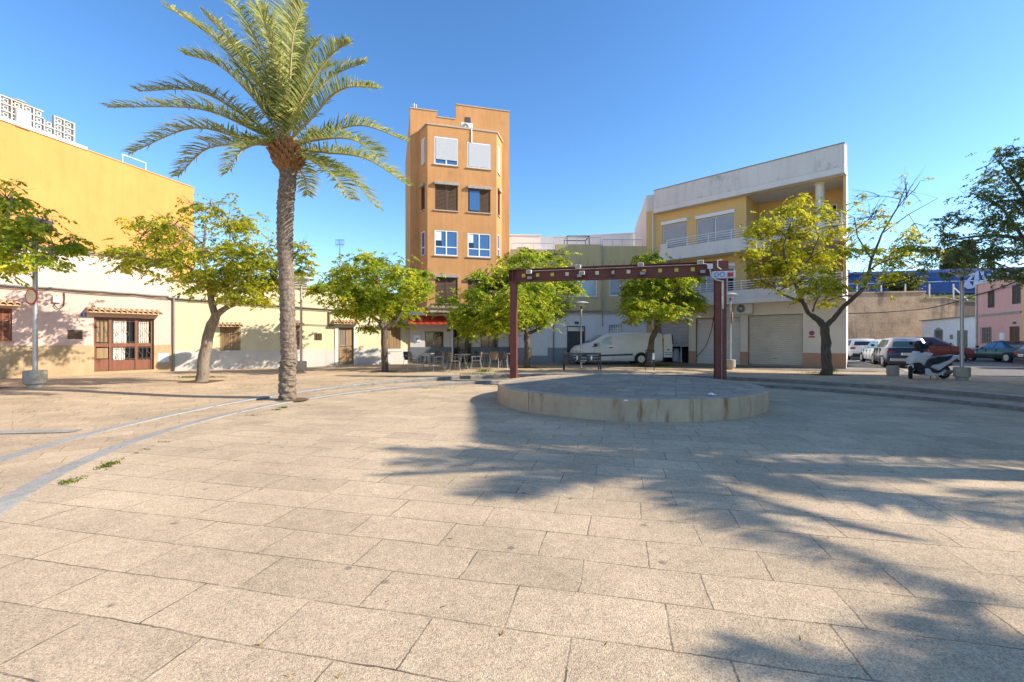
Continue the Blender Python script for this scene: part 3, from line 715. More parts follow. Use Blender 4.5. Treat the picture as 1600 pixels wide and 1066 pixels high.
# ================= tall ochre building behind =================
T0, T1 = Vector((-20.6, 18.3)), Vector((-18.52, 26.5)); dd = (T1-T0).normalized(); ta = T0-dd*12
T = Fac(ta, T1, .2); HT = 10.3
tb = thing('apartment_building', 'tall windowless ochre yellow party wall rising behind the pink house', 'building', T.M)
m = MB(); m.wall(0, T.L, -.3, HT); m.quad((0, 0, -.3), (0, 0, HT), (0, 12, HT), (0, 12, -.3)); m.quad((T.L, 0, -.3), (T.L, 12, -.3), (T.L, 12, HT), (T.L, 0, HT)); m.quad((0, 12, -.3), (0, 12, HT), (T.L, 12, HT), (T.L, 12, -.3)); m.quad((0, 0, HT-.02), (T.L, 0, HT-.02), (T.L, 12, HT-.02), (0, 12, HT-.02))
m.build('wall', 'ochre_party_wall', tb)
m = MB(); ue = T.u(135, 231); m.box(0, ue, -.06, .25, HT, HT+.14); m.build('coping', 'white_wash', tb)
m = MB(); m.box(ue, T.L, -.03, .25, HT, HT+.05); m.build('roof_edge', 'ochre_party_wall', tb)
ul = T.u(115, 222); bs = .36; zb = HT+.14; nb = int(ul/bs); m = MB()
for i in range(nb):
    for j in range(3):
        if j == 2 and ul-(i+1)*bs > ul-T.u(90, 200) and abs(ul-(i+.5)*bs-T.u(82, 195)) < .2: continue
        x0 = ul-(i+1)*bs; z0 = zb+j*bs*.8; w_, h_ = bs, bs*.8; t = .045
        m.box(x0, x0+w_, .02, .14, z0, z0+t); m.box(x0, x0+t, .02, .14, z0+t, z0+h_)
        cx, cz = x0+w_*.56, z0+h_*.56; q = .085
        m.box(cx-q, cx+q, .04, .12, cz-q, cz-q+.035); m.box(cx-q, cx+q, .04, .12, cz+q-.035, cz+q); m.box(cx-q, cx-q+.035, .04, .12, cz-q+.035, cz+q-.035); m.box(cx+q-.035, cx+q, .04, .12, cz-q+.035, cz+q-.035)
        m.box(x0+t, cx-q, .05, .11, cz-.02, cz+.02); m.box(cx-.02, cx+.02, .05, .11, z0+t, cz-q)
    if not abs(ul-(i+.5)*bs-T.u(82, 195)) < .2: m.box(ul-(i+1)*bs, ul-i*bs, .02, .14, zb+3*bs*.8, zb+3*bs*.8+.045)
m.box(ul, ul+.06, 0, .16, zb, zb+3*bs*.8+.045); m.build('block_lattice', 'lattice_block', tb)
uc0, uc1 = T.u(19), T.u(51); m = MB(); m.box(uc0+.1, uc1-.1, -.1, .6, HT-.02, HT+.72); ch = m.build('chimney', 'white_wash', tb, bevel=.01)
m = MB(); c = ((uc0+uc1)/2, .3, HT+.72)
m.lathe([(.20, 0), (.20, .3)], 16, c)
for i in range(4): m.lathe([(.26, .03+i*.09), (.28, .05+i*.09), (.26, .075+i*.09)], 16, c, close=False)
m.lathe([(.29, .38), (.27, .43), (.001, .46)], 16, c); m.build('cowl', 'zinc', ch, smooth=40)
ua, ub = T.u(203), T.u(239); m = MB(); m.tube([(ua, .5, HT-.1), (ua, .5, HT+.62), (ub, .5, HT+.62), (ub, .5, HT-.1)], .03, 6); m.build('rail', 'white_paint', tb)
# ================= orange corner tower with the cafe =================
K = Fac((-6.32, 28.25), (-.17, 29.9)); LT = K.L
tw = thing('tower_building', 'narrow orange five storey building with a projecting bay and a cafe below', 'building', K.M)
Ki = K.M.inverted()
def kl(x, y, z=.2): v = Ki @ Vector((x, y, z)); return (v.x, v.y)
PL, PA, PB, PR = kl(-5.79, 28.4), kl(-5.07, 27.3), kl(-.961, 28.44), kl(-.67, 29.76)
PL = (PL[0], 0); PR = (PR[0], 0); ZB0, ZB1 = 3.42, 14.38; DT = 9
h1 = K.rect(663.8, 518, 693.3, 543.5); h2 = K.rect(751, 518, 778.5, 543.5); hd = K.rect(708.5, 514, 736.5, 568); hd = (hd[0], hd[1], .04, hd[3])
m = MB(); m.wall(0, LT, -.2, 1.02, [hd], y=-.02, mi=1); m.wall(0, LT, 1.02, 3.42, [h1, h2, hd], mi=0)
for a, b in ((0, hd[0]), (hd[1], LT)): m.quad((a, -.02, 1.02), (b, -.02, 1.02), (b, 0, 1.02), (a, 0, 1.02), 1)
m.build('ground_floor_wall', ['cafe_white', 'slate_dado'], tw)
zl, zm, zr = 15.85, 15.50, 16.45; um1, um2 = K.u(683), K.u(712)
m = MB()
for a, b, z in ((0, um1, zl), (um1, um2, zm), (um2, LT, zr)):
    m.quad((a, 0, 3.42), (b, 0, 3.42), (b, 0, z), (a, 0, z)); m.quad((a, .25, 14), (a, .25, z), (b, .25, z), (b, .25, 14)); m.quad((a, 0, z), (b, 0, z), (b, .25, z), (a, .25, z))
m.quad((um1, 0, zm), (um1, 0, zl), (um1, .25, zl), (um1, .25, zm)); m.quad((um2, 0, zm), (um2, .25, zm), (um2, .25, zr), (um2, 0, zr))
m.quad((0, 0, -.2), (0, 0, zl), (0, DT, zl), (0, DT, -.2)); m.quad((LT, 0, -.2), (LT, DT, -.2), (LT, DT, zr), (LT, 0, zr)); m.quad((0, DT, -.2), (0, DT, zl), (LT, DT, zl), (LT, DT, -.2)); m.quad((0, .1, 14.4), (LT, .1, 14.4), (LT, DT, 14.4), (0, DT, 14.4))
m.build('wall', 'tower_orange', tw)
m = MB()
for a, b, z in ((0, um1, zl), (um1, um2, zm), (um2, LT, zr)): m.box(a-.03*(a == 0), b+.03*(b == LT), -.04, .29, z, z+.06)
m.build('parapet_coping', 'tower_band', tw, bevel=.01)
# bay
class Face:  # a face of the bay, with its own local axes but built under the tower
    def __init__(s, a, b):
        A3, B3 = K.M @ Vector((a[0], a[1], 0)), K.M @ Vector((b[0], b[1], 0)); s.F = Fac((A3.x, A3.y), (B3.x, B3.y), .2); s.M = s.F.M; s.L = s.F.L
fl, ff, fr_ = Face(PL, PA), Face(PA, PB), Face(PB, PR)
def wr(f, r): 
    q = f.F.rect(*r); return (max(.05, q[0]), min(f.L-.05, q[1]), q[2], q[3])
rowsL = [(678.8, 214.7, 715.7, 258), (679.6, 290, 715.4, 329), (679.2, 360.3, 715.4, 399.6), (679.8, 434, 715, 474)]
rowsR = [(730.3, 223.7, 766.6, 263.4), (731.4, 296.5, 766.3, 332.4), (730.8, 365, 766.6, 402), (731, 438, 766, 476)]
sideL = [(657, 217, 664, 258), (657, 293, 663.6, 329), (659, 361.5, 664.3, 399.6), (659, 437, 664, 472)]
sideR = [(778, 232, 783, 274), (778, 302, 783, 339), (778.5, 368, 782.8, 402), (778.5, 440, 782.8, 474)]
FW = [[wr(ff, r) for r in rowsL], [wr(ff, r) for r in rowsR]]; SL = [wr(fl, r) for r in sideL]; SRR = [wr(fr_, r) for r in sideR]
SRR = [(.25, min(.85, fr_.L-.2), q[2], q[3]) for q in SRR]; SL = [(fl.L-1.02, fl.L-.42, q[2], q[3]) for q in SL]
for f, hs, nm in ((fl, SL, 'bay_wall'), (ff, FW[0]+FW[1], 'bay_wall'), (fr_, SRR, 'bay_wall')):
    m = MB(); m.wall(0, f.L, ZB0, ZB1, hs, depth=.12); m.build(nm, 'tower_orange', tw, f.M)
m = MB(); pl = [PL, PA, PB, PR]
def grow(p, k):
    c = (sum(q[0] for q in pl)/4, 0); return (c[0]+(p[0]-c[0])*k, p[1]*k)
for k, z0, z1 in ((1.0, ZB1-.02, ZB1+.02), (1.035, ZB1+.02, ZB1+.11)): m.prism([grow(p, k) for p in pl], z0, z1)
m.build('bay_roof', 'tower_band', tw)
m = MB(); m.prism(pl, ZB0-.04, ZB0); m.prism([grow(p, 1.015) for p in pl], ZB0, ZB0+.12); m.prism([grow(p, .93) for p in pl], ZB0-.28, ZB0-.04); m.build('bay_underside', 'tower_band', tw)
for ci, col in enumerate(FW):
    for ri, r in enumerate(col):
        if ri == 0:
            o = window(tw, r, .06, 'white_pvc', 'glass_blue', fr=ff.M); u0, u1, z0, z1 = r
            roller(o, (u0+.07, u1-.07, z0+(.30 if ci == 0 else .07)*(1), z1-.07), .0, 'shutter_white', pitch=.055, fr=ff.M)
        elif ri == 2:
            o = window(tw, r, .06, 'white_pvc', 'glass_blue', mull=(.5,), trans=(.34,), fr=ff.M); u0, u1, z0, z1 = r; w_, h_ = u1-u0, z1-z0
            m = MB(); n = 9; e = .24 if ci == 0 else .20; xs = [u0+.06+(w_*e)*i/n for i in range(n+1)]; m.add([(x, .034+.004*(i % 2), z) for i, x in enumerate(xs) for z in (z0+h_*.60, z1-.07)], [(2*i, 2*i+2, 2*i+3, 2*i+1) for i in range(n)]); m.build('curtain', 'sign_white', o, ff.M)
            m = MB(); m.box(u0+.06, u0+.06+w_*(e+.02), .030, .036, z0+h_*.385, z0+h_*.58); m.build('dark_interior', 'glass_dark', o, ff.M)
        else:
            slatted(tw, r, .07, 'dark_wood', n=18, bars=1, fr=ff.M, fw=.05)
            m = MB(); m.box(r[0]-.05, r[1]+.05, -.16, .02, r[3], r[3]+.17); m.build('shutter_box', 'zinc', tw, ff.M, bevel=.015)
        m = MB(); m.box(r[0]-.07, r[1]+.07, -.07, .1, r[2]-.06, r[2]); m.build('sill', 'tower_band', tw, ff.M)
r = FW[1][1]; uh = r[0]+(r[1]-r[0])*.5
m = MB(); m.box(r[0]+.08, uh, -.01, .015, r[2]+.1, r[3]-.1); o = m.build('open_casement', 'glass_blue', tw, ff.M)
for f, lst in ((fl, SL), (fr_, SRR)):
    for ri, r in enumerate(lst):
        if ri in (0, 2):
            o = window(tw, r, .06, 'white_pvc', 'glass_blue', mull=(), trans=(.34,) if ri == 2 else (), fr=f.M)
            if ri == 0: roller(o, (r[0]+.06, r[1]-.06, r[2]+.06, r[3]-.06), .0, 'shutter_white', fr=f.M)
        else:
            slatted(tw, r, .07, 'dark_wood', n=18, bars=0, fr=f.M, fw=.05); m = MB(); m.box(r[0]-.04, r[1]+.04, -.14, .02, r[3], r[3]+.16); m.build('shutter_box', 'zinc', tw, f.M, bevel=.015)
        m = MB(); m.box(r[0]-.05, r[1]+.05, -.06, .1, r[2]-.06, r[2]); m.build('sill', 'tower_band', tw, f.M)
# unit and hatch above the bay
uc = K.u(729.5, 198, .95); aircon(tw, (uc, -.62, ZB1+.05), .74, .52, .30)
uw = K.u(731, 188); m = MB(); m.box(uw-.17, uw+.17, -.03, .05, 15.36, 15.74); m.build('wall_hatch', 'dark_grey', tw)
m = MB(); uu = ff.F.u(737, 210); m.box(uu-.04, uu+.03, -.05, .0, ZB1-.75, ZB1+.05); m.build('pipe_cover', 'white_paint', tw, ff.M)
m = MB(); m.tube([(.25, .1, zl+.05), (.25, .1, zl+.4)], .02, 5); m.tube([(.1, .1, zl+.3), (.45, .1, zl+.3)], .02, 5); m.tube([(.38, .1, zl+.05), (.38, .1, zl+.33)], .02, 5); m.build('roof_bracket', 'sign_pale', tw)
# cafe front
for r in (h1, h2):
    o = window(tw, r, .12, 'tan_wood', 'glass_dark', mull=(.48,), fw=.05)
r = h2; m = MB(); uu = r[0]+(r[1]-r[0])*.58; m.box(uu, uu+.2, .085, .09, r[2]+.55, r[2]+.83); m.build('window_card', 'sign_white', tw)
u0, u1, z0, z1 = hd; m = MB(); m.box(u0, u1, .14, .17, z0, z1); dro = m.build('doorway', 'glass_dark', tw)
m = MB()
for a in (u0, u0+.28, u1-.36, u1-.08): m.box(a, a+.06, .06, .13, z0, z1)
m.box(u0, u1, .06, .13, z1-.07, z1); m.build('door_frame', 'dark_wood', dro)
def awning(x0, x1, yt, yb, nm='awning'):
    u0, u1 = K.u(x0, off=.3), K.u(x1, off=.3); zt, zb_ = 2.98, 2.66; p = .75
    m = MB(); m.add([(u0, -.12, zt), (u1, -.12, zt), (u1, -p, zb_), (u0, -p, zb_), (u0, -.12, zt-.02), (u1, -.12, zt-.02), (u1, -p, zb_-.02), (u0, -p, zb_-.02)], [(0, 3, 2, 1), (4, 5, 6, 7), (0, 1, 5, 4), (0, 4, 7, 3), (1, 2, 6, 5)])
    n = 22; vs = []
    for i in range(n+1):
        uu = u0+(u1-u0)*i/n; w_ = .012*math.sin(i*1.7); vs += [(uu, -p+w_, zb_), (uu, -p-.01+w_*2, zb_-.24-.015*math.sin(i*2.6))]
    m.add(vs, [(2*i, 2*i+1, 2*i+3, 2*i+2) for i in range(n)])
    o = m.build(nm, 'awning_red', tw, smooth=50)
    m = MB(); m.box(u0-.03, u1+.03, -.2, 0, zt, zt+.13); m.build('cassette', 'white_paint', o, K.M, bevel=.02)
    m = MB()
    for uu in (u0+.25, u1-.25): m.tube([(uu, -.1, zt-.05), (uu+.2, -.42, zt-.16), (uu, -p+.03, zb_-.03)], .02, 6)
    m.build('folding_arm', 'alu', o, K.M)
awning(638, 697, 498, 509); awning(746, 799, 498, 509)
m = MB(); uu = K.u(707, off=.1); m.tube([(uu, -.07, .05), (uu, -.07, 3.0)], .05, 8); m.build('downpipe', 'white_paint', tw, smooth=60)
r = K.rect(646.5, 524, 657, 534.5); m = MB(); m.box(r[0], r[1], -.03, 0, r[2], r[3]); o = m.build('menu_case', 'white_pvc', tw, bevel=.008)
m = MB(); m.box(r[0]+.12, r[1]-.14, -.034, -.03, r[2]+.14, r[3]-.18); m.build('menu_print', 'zinc', o)
r = K.rect(643.3, 511.3, 649, 516.5); m = MB(); m.box(r[0], r[1], -.05, 0, r[2], r[3]); m.build('alarm_box', 'sign_yellow', tw, bevel=.01)
r = K.rect(698, 512, 703, 518); m = MB(); m.box(r[0], r[1], -.06, 0, r[2], r[3]); m.build('post_box', 'leaf_dark', tw, bevel=.01)
# ================= ochre house between tower and apartments =================
Q = Fac((-.12, 29.75), (8.86, 29.95)); 
mh = thing('town_house', 'two storey ochre and white house in shade between tower and apartment block', 'house', Q.M)
zs = Q.z(900, 487); zdd = Q.z(860, 543.5); ZT1, ZT2 = Q.z(905, 382.5), Q.z(975, 384.5); us = Q.u(940)
wb = Q.rect(872, 434.5, 932.5, 463.8); wn2 = Q.rect(952.5, 433, 970, 462.6); sh = Q.rect(832, 509.5, 854, 555); dk = Q.rect(886, 509.5, 914, 567); dk = (dk[0], dk[1], .03, dk[3]); gw = Q.rect(951, 507.5, 972, 531)
sh = (sh[0], sh[1], sh[2], sh[3])
ul = Q.u(868)
m = MB(); m.wall(0, ul, zs, ZT1-.32, [], mi=0); m.wall(ul, us, zs, ZT1, [wb], y=-.12, mi=0, depth=.25); m.wall(us, Q.L, zs, ZT2, [wn2], mi=0)
m.quad((us, -.12, zs), (us, 0, zs), (us, 0, ZT1), (us, -.12, ZT1)); m.quad((ul, -.12, zs), (ul, -.12, ZT1), (ul, 0, ZT1), (ul, 0, zs)); m.quad((ul, -.12, zs), (ul, 0, zs), (us, 0, zs), (us, -.12, zs))
m.quad((ul, -.12, ZT1), (us, -.12, ZT1), (us, .25, ZT1), (ul, .25, ZT1)); m.quad((us, 0, ZT2), (Q.L, 0, ZT2), (Q.L, .25, ZT2), (us, .25, ZT2))
m.wall(0, Q.L, zdd, zs, [sh, dk, gw], mi=1); m.wall(0, Q.L, -.2, zdd, [sh, dk], y=-.015, mi=2, depth=.2)
shell(m, Q.L, 7, ZT1-.4, 0); m.build('wall', ['olive_ochre', 'white_wash', 'cool_dado'], mh)
m = MB(); m.box(0, Q.L, -.2, -.001, zs-.09, zs+.02); m.box(ul, us, -.32, -.121, zs+.02, zs+.06); m.build('string_course', 'zinc', mh)
window(mh, wb, .05, 'white_pvc', 'glass_pale', mull=(.42,), fr=Q.M, fw=.07)
o = window(mh, wn2, .1, 'white_pvc', 'glass_pale', mull=()); roller(o, (wn2[0]+.06, wn2[1]-.06, wn2[2]+.2, wn2[3]-.06), .05, 'shutter_blue_grey', fr=Q.M)
m = MB(); m.box(wb[0]-.06, wb[1]+.06, -.2, 0, wb[2]-.06, wb[2]); m.build('sill', 'stone_trim', mh)
m = MB(); u0, u1, z0, z1 = sh; m.box(u0-.06, u1+.06, -.05, .0, z0-.04, z1+.04); 
for i in range(6): 
    q = (u1-u0)/6; m.box(u0+i*q+.02, u0+(i+1)*q-.02, -.075, -.05, z0+.06, z1-.06)
m.build('louvred_shutter', 'white_paint', mh, bevel=.006)
m = MB(); u0, u1, z0, z1 = dk; m.box(u0, u1, .08, .12, z0, z1); 
for i in range(4): m.box(u0+.08+i*.27, u0+.30+i*.27, .05, .08, z0+.1, z1-.5)
m.box(u0, u1, .04, .08, z1-.42, z1-.36); o = m.build('door', 'dark_grey', mh, bevel=.006)
m = MB(); m.box(u0+.05, u1-.05, .06, .075, z1-.34, z1-.06); m.build('fanlight', 'glass_pale', o)
m = MB(); u0, u1, z0, z1 = gw; m.box(u0, u1, .06, .1, z0, z1); o = m.build('window', 'glass_pale', mh)
m = MB()
for i in range(7): m.tube([(u0+(u1-u0)*i/6, -.04, z0), (u0+(u1-u0)*i/6, -.04, z1)], .014, 5)
for i in range(5): m.tube([(u0, -.04, z0+(z1-z0)*i/4), (u1, -.04, z0+(z1-z0)*i/4)], .012, 5)
m.build('window_grille', 'white_paint', o)
r = Q.rect(898, 502.5, 904, 506.5); m = MB(); m.box(r[0], r[1], -.05, 0, r[2], r[3]); m.build('number_lamp', 'dark_grey', mh)
for xx, yt, yb in ((865, 495, 566), (940.5, 386, 510)):
    m = MB(); uu = Q.u(xx); m.tube([(uu, -.2 if yt < 400 else -.05, Q.z(xx, yb)), (uu, -.2 if yt < 400 else -.05, Q.z(xx, yt))], .04, 8); m.build('downpipe', 'zinc' if yt < 400 else 'grey_cable', mh, smooth=60)
m = MB(); uu = Q.u(818); aircon(mh, (uu, 0, Q.z(818, 505)), .8, .55, .3)
# terrace rails on its roof
m = MB(); zr = ZT1
for a, b, z, h, yy in ((Q.u(866), us, ZT1, .55, .4), (us+.2, Q.L-.1, ZT2, .55, .6), (.1, ul, ZT1-.32, .45, .2)):
    m.tube([(a, yy, z+h), (b, yy, z+h)], .022, 6); n = 4
    for i in range(n+1): m.tube([(a+(b-a)*i/n, yy, z-.3), (a+(b-a)*i/n, yy, z+h)], .018, 6)
m.build('terrace_rail', 'sign_pale', mh)
m = MB(); a, b = Q.u(888, 375), Q.u(923, 375)
for yy in (.5, 1.9):
    m.tube([(a, yy, ZT1-.2), (a, yy, ZT1+.68), (b, yy, ZT1+.68), (b, yy, ZT1-.2)], .035, 6)
m.tube([(a, .5, ZT1+.68), (a, 1.9, ZT1+.68)], .035, 6); m.tube([(b, .5, ZT1+.68), (b, 1.9, ZT1+.68)], .035, 6); m.build('pergola_frame', 'dark_grey', mh)
# white houses behind it
def block(name, label, a, b, H, D, mat_, cat='house', extra=None):
    f = Fac(a, b, .2); o = thing(name, label, cat, f.M); m = MB(); m.wall(0, f.L, -.2, H); shell(m, f.L, D, H, 0, roof=H); m.build('wall', mat_, o)
    m = MB(); m.box(-.04, f.L+.04, -.05, .22, H, H+.07); m.build('coping', mat_, o); return f, o
p1, p2 = px(790, 363, 36.0), px(845, 368.5, 36.3)
f, o = block('back_house', 'white house wall showing between the tower and the pergola roof', (p1.x-2, p1.y), (p2.x, p2.y), p2.z-.2, 5, 'white_wash')
m = MB(); m.box(f.L*.62, f.L*.66+.35, -.03, 0, p2.z-1.25, p2.z-1.12); m.build('vent', 'zinc', o)
p1, p2 = px(838, 372.5, 41), px(1006, 362.5, 39.0)
block('back_house', 'long white wall of a house behind the ochre terrace roof', (p1.x, p1.y), (p2.x, p2.y), p1.z-.2, 5, 'white_wash')
# ================= apartment block with garages =================
P = Fac((9.5, 29.75), (16.62, 22.63)); LP = P.L
ap = thing('apartment_building', 'three storey yellow and white apartment block with balconies above roller garage doors', 'building', P.M)
Pi = P.M.inverted()
def pl_(x, y): v = Pi @ Vector((x, y, .2)); return (v.x, v.y)
ZP0, ZPm, ZP1 = 9.66, 10.0, 11.12
S3, S2 = 6.42, 3.50      # slab undersides of the two balcony floors
lg = P.u(1166)                         # loggias begin here
uend = LP-.12
L3 = (lg, uend, S3+.35, ZP0-.02); L2 = (lg, uend, S2+.35, S3-.02)
t1 = P.rect(1035, 349, 1073, 389); t2 = P.rect(1088.5, 338, 1147, 382); t1 = (t1[0], t1[1], S3+.38, t1[3]); t2 = (t2[0], t2[1], S3+.38, t2[3])
s1 = P.rect(1085, 425, 1121, 457); s2 = P.rect(1134, 417, 1148, 456); s1 = (s1[0], s1[1], S2+.38, s1[3]); s2 = (s2[0], s2[1], S2+.38, s2[3])
m = MB(); m.wall(0, LP, S2+.3, ZP0, [L3, L2, t1, t2, s1, s2], depth=.16); m.build('upper_wall', 'apartment_yellow', ap)
# loggia insides
for L_, nm in ((L3, 'a'), (L2, 'b')):
    a, b, z0, z1 = L_; D = 2.2; m = MB(); dw = (a+.9, a+2.6, z0, z0+2.1); dw2 = (a+3.2, a+3.9, z0+.9, z0+2.1)
    sl = .35
    m.wall(a, b-.30, z0, z1, [dw, dw2], y=D); m.quad((a, .16, z0), (a, D, z0), (a, D, z1), (a, .16, z1)); m.quad((b, .16, z0), (b, .16, z1), (b-.30, D, z1), (b-.30, D, z0)); m.build('loggia_wall', 'apartment_yellow', ap)
    m = MB(); m.quad((a, .16, z1-.001), (b, .16, z1-.001), (b-.3, D, z1-.001), (a, D, z1-.001)); m.build('loggia_ceiling', 'apartment_white', ap); m = MB(); m.quad((a, .16, z0), (b, .16, z0), (b-.3, D, z0), (a, D, z0)); m.build('loggia_floor', 'apartment_white', ap)
    o = window(ap, dw, D+.1, 'white_pvc', 'glass_dark'); roller(o, (dw[0]+.06, dw[1]-.06, dw[2]+(.06 if nm == 'a' else 1.0), dw[3]-.06), D+.04, 'shutter_blue_grey', fr=P.M); window(ap, dw2, D+.1, 'white_pvc', 'glass_dark')
    m = MB(); uc = P.u(1281, off=-.45); m.lathe([(.20, z0), (.20, z1-.12), (.25, z1-.1), (.25, z1)], 24, (uc, .45, 0)); m.build('column', 'apartment_white', ap, smooth=40)
aircon(ap, (lg+.45, 2.2, L3[2]+1.35), .85, .6, .32)
# roof parapet and its cornice, standing a little forward
m = MB(); m.box(-.02, LP, -.42, .2, ZPm, ZP1); m.build('parapet', 'parapet_white', ap, bevel=.012)
m = MB(); m.box(-.02, LP+.01, -.48, .2, ZP0, ZPm-.03); m.box(-.02, LP, -.40, .2, ZPm-.03, ZPm); m.build('cornice', 'apartment_white', ap)
m = MB(); m.box(-.04, LP+.02, -.45, .22, ZP1, ZP1+.05); m.build('parapet_coping', 'zinc', ap)
m = MB(); uu = P.u(1265, 240); m.box(uu-.4, uu+.45, 1.2, 2.0, ZP1-.4, ZP1+.48); m.build('chimney', 'apartment_white', ap)
# balconies: slab, upstand, rails
for S_, u0, u1 in ((S3, P.u(1030, off=.9), LP), (S2, P.u(1062, off=.9), LP)):
    pj = .95; m = MB(); m.box(u0, u1, -pj, -.001, S_, S_+.34); m.box(u0+.02, u1, -pj+.02, -pj+.14, S_+.34, S_+.74)
    m.box(u0+.02, u0+.14, -pj+.14, -.001, S_+.34, S_+1.05); m.box(u0+.14, u0+.5, -pj+.02, -pj+.14, S_+.74, S_+1.05) if S_ == S3 else None
    m.box(u0, u1, -pj-.03, -pj, S_-.02, S_+.27)
    o = m.build('balcony', 'apartment_white', ap, bevel=.008)
    m = MB(); ua = u0+(.5 if S_ == S3 else .1)
    for k in range(4): m.tube([(ua, -pj+.08, S_+.84+.135*k), (u1-.02, -pj+.08, S_+.84+.135*k)], .018 if k < 3 else .026, 6)
    n = 7
    for i in range(n+1): m.box(ua+(u1-.05-ua)*i/n-.02, ua+(u1-.05-ua)*i/n+.02, -pj+.06, -pj+.10, S_+.74, S_+1.245)
    m.build('balcony_rail', 'white_paint', o, P.M)
for r, k in ((t1, 1), (t2, 2), (s1, 2)):
    o = window(ap, r, .12, 'white_pvc', 'glass_dark', mull=(.5,) if k == 2 else ())
    w_ = (r[1]-r[0])/k
    for i in range(k): roller(o, (r[0]+.06+i*w_, r[0]-.06+(i+1)*w_, r[2]+.04, r[3]-.05), .05, 'shutter_blue_grey', fr=P.M)
    m = MB(); m.box(r[0]-.05, r[1]+.05, -.1, .02, r[3], r[3]+.2); m.build('shutter_box', 'white_paint', ap, bevel=.01)
o = window(ap, s2, .12, 'white_pvc', 'glass_dark', mull=(), fw=.09); m = MB(); m.box(s2[0]-.05, s2[1]+.05, -.1, .02, s2[3], s2[3]+.2); m.build('shutter_box', 'white_paint', ap, bevel=.01)
# ground floor: garage doors and piers
g1 = P.rect(1027, 497, 1076, 567); g2 = P.rect(1087.5, 491, 1156.5, 567); g3_ = P.rect(1169, 487, 1254.5, 571)
g1 = (max(.15, g1[0]), g1[1], .03, 2.75); g2 = (g2[0], g2[1], .03, 2.78); g3_ = (g3_[0], g3_[1], .03, 2.84)
zm_ = .78
m = MB(); m.wall(0, LP, zm_, S2, [g1, g2, g3_], depth=.3); m.wall(0, LP, S2, S2+.3, []); m.build('ground_floor_wall', 'pier_cream', ap)
m = MB(); m.wall(0, LP, -.2, zm_, [g1, g2, g3_], y=-.02, depth=.32)
for a, b in ((0, g1[0]), (g1[1], g2[0]), (g2[1], g3_[0]), (g3_[1], LP)): m.quad((a, -.02, zm_), (b, -.02, zm_), (b, 0, zm_), (a, 0, zm_))
m.build('marble_plinth', 'pink_marble', ap)
for r, mt_, op in ((g1, 'garage_grey', 1.02), (g2, 'garage_white', 0), (g3_, 'garage_cream', 0)):
    o = roller(ap, (r[0], r[1], r[2]+op+.06, r[3]), .18, mt_, 'garage_door', pitch=.105, bulge=.034)
    m = MB(); m.box(r[0], r[1], .155, .20, r[2]+op, r[2]+op+.07); m.build('bottom_rail', 'zinc' if r is g3_ else mt_, o)
    m = MB(); uu = (r[0]+r[1])/2; m.tube([(uu-.08, .14, r[2]+op+.42), (uu+.08, .14, r[2]+op+.42)], .014, 6); m.build('handle', 'zinc', o)
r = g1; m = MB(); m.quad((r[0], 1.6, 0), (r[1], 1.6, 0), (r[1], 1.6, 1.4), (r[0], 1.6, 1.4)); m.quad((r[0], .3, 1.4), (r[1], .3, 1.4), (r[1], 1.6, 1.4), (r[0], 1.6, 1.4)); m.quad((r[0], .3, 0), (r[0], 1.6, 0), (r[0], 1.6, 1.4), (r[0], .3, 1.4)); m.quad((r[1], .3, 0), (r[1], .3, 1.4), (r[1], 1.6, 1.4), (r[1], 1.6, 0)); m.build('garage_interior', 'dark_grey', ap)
m = MB(); m.box(r[1]-.75, r[1]-.68, .5, .56, .03, 1.1); m.build('inner_post', 'white_paint', ap)
aircon(ap, (P.u(1164.5), 0, P.z(1164, 491)), .92, .60, .36)
r = P.rect(1264, 517, 1272.8, 526.5); sg = thing('no_parking_sign', 'small round red no parking plate on the pale pier beside the cream garage', 'sign', P.M)
c = ((r[0]+r[1])/2, r[3]-.12); m = MB(); m.lathe([(.001, -.012), (.125, -.012), (.125, 0)], 24, (c[0], 0, c[1]), 'y'); m.build('disc', 'sign_red', sg)
m = MB(); m.lathe([(.001, -.015), (.088, -.015), (.088, -.012)], 24, (c[0], 0, c[1]), 'y'); m.build('disc_centre', 'sign_blue', sg)
m = MB(); Mx = Matrix.Translation((c[0], -.017, c[1])) @ Matrix.Rotation(R(40), 4, 'Y'); m.box(-.09, .09, -.002, .002, -.014, .014, 0, Mx); m.build('bar', 'sign_red', sg)
m = MB(); m.box(c[0]-.14, c[0]+.14, -.012, 0, c[1]-.235, c[1]-.155); m.build('name_strip', 'sign_red', sg)
# sides, back and roof of the wedge plan; narrow yellow return at its inner end
e0, e1, b1, b0, s0 = (LP, 0), pl_(16.62+.60*9, 22.63+.80*9), pl_(10.5, 39.0), pl_(8.86, 30.0), (0, 0)
m = MB()
def up(p, q, z0, z1, mi=0): m.quad((p[0], p[1], z0), (q[0], q[1], z0), (q[0], q[1], z1), (p[0], p[1], z1), mi)
up(e0, e1, -.2, ZP1, 0); up(e1, b1, -.2, ZP1, 0); up(b1, b0, -.2, ZP1-.12, 0); m.build('side_wall', 'apartment_white', ap)
m = MB(); up(b0, s0, -.2, ZP1-1.2); m.build('return_wall', 'apartment_yellow', ap)
m = MB(); up(b0, s0, ZP1-1.2, ZP1-.12); m.build('return_parapet', 'apartment_white', ap)
m = MB(); m.add([(p[0], p[1], ZPm+.3) for p in (s0, e0, e1, b1, b0)], [(0, 1, 2, 3, 4)]); m.build('roof', 'zinc', ap)
v = Vector((b0[0]*.35, b0[1]*.35, 0)); m = MB(); m.tube([(v.x, v.y-.08, .1), (v.x, v.y-.08, ZP1-1.3)], .055, 8); m.build('downpipe', 'pier_cream', ap, smooth=60)
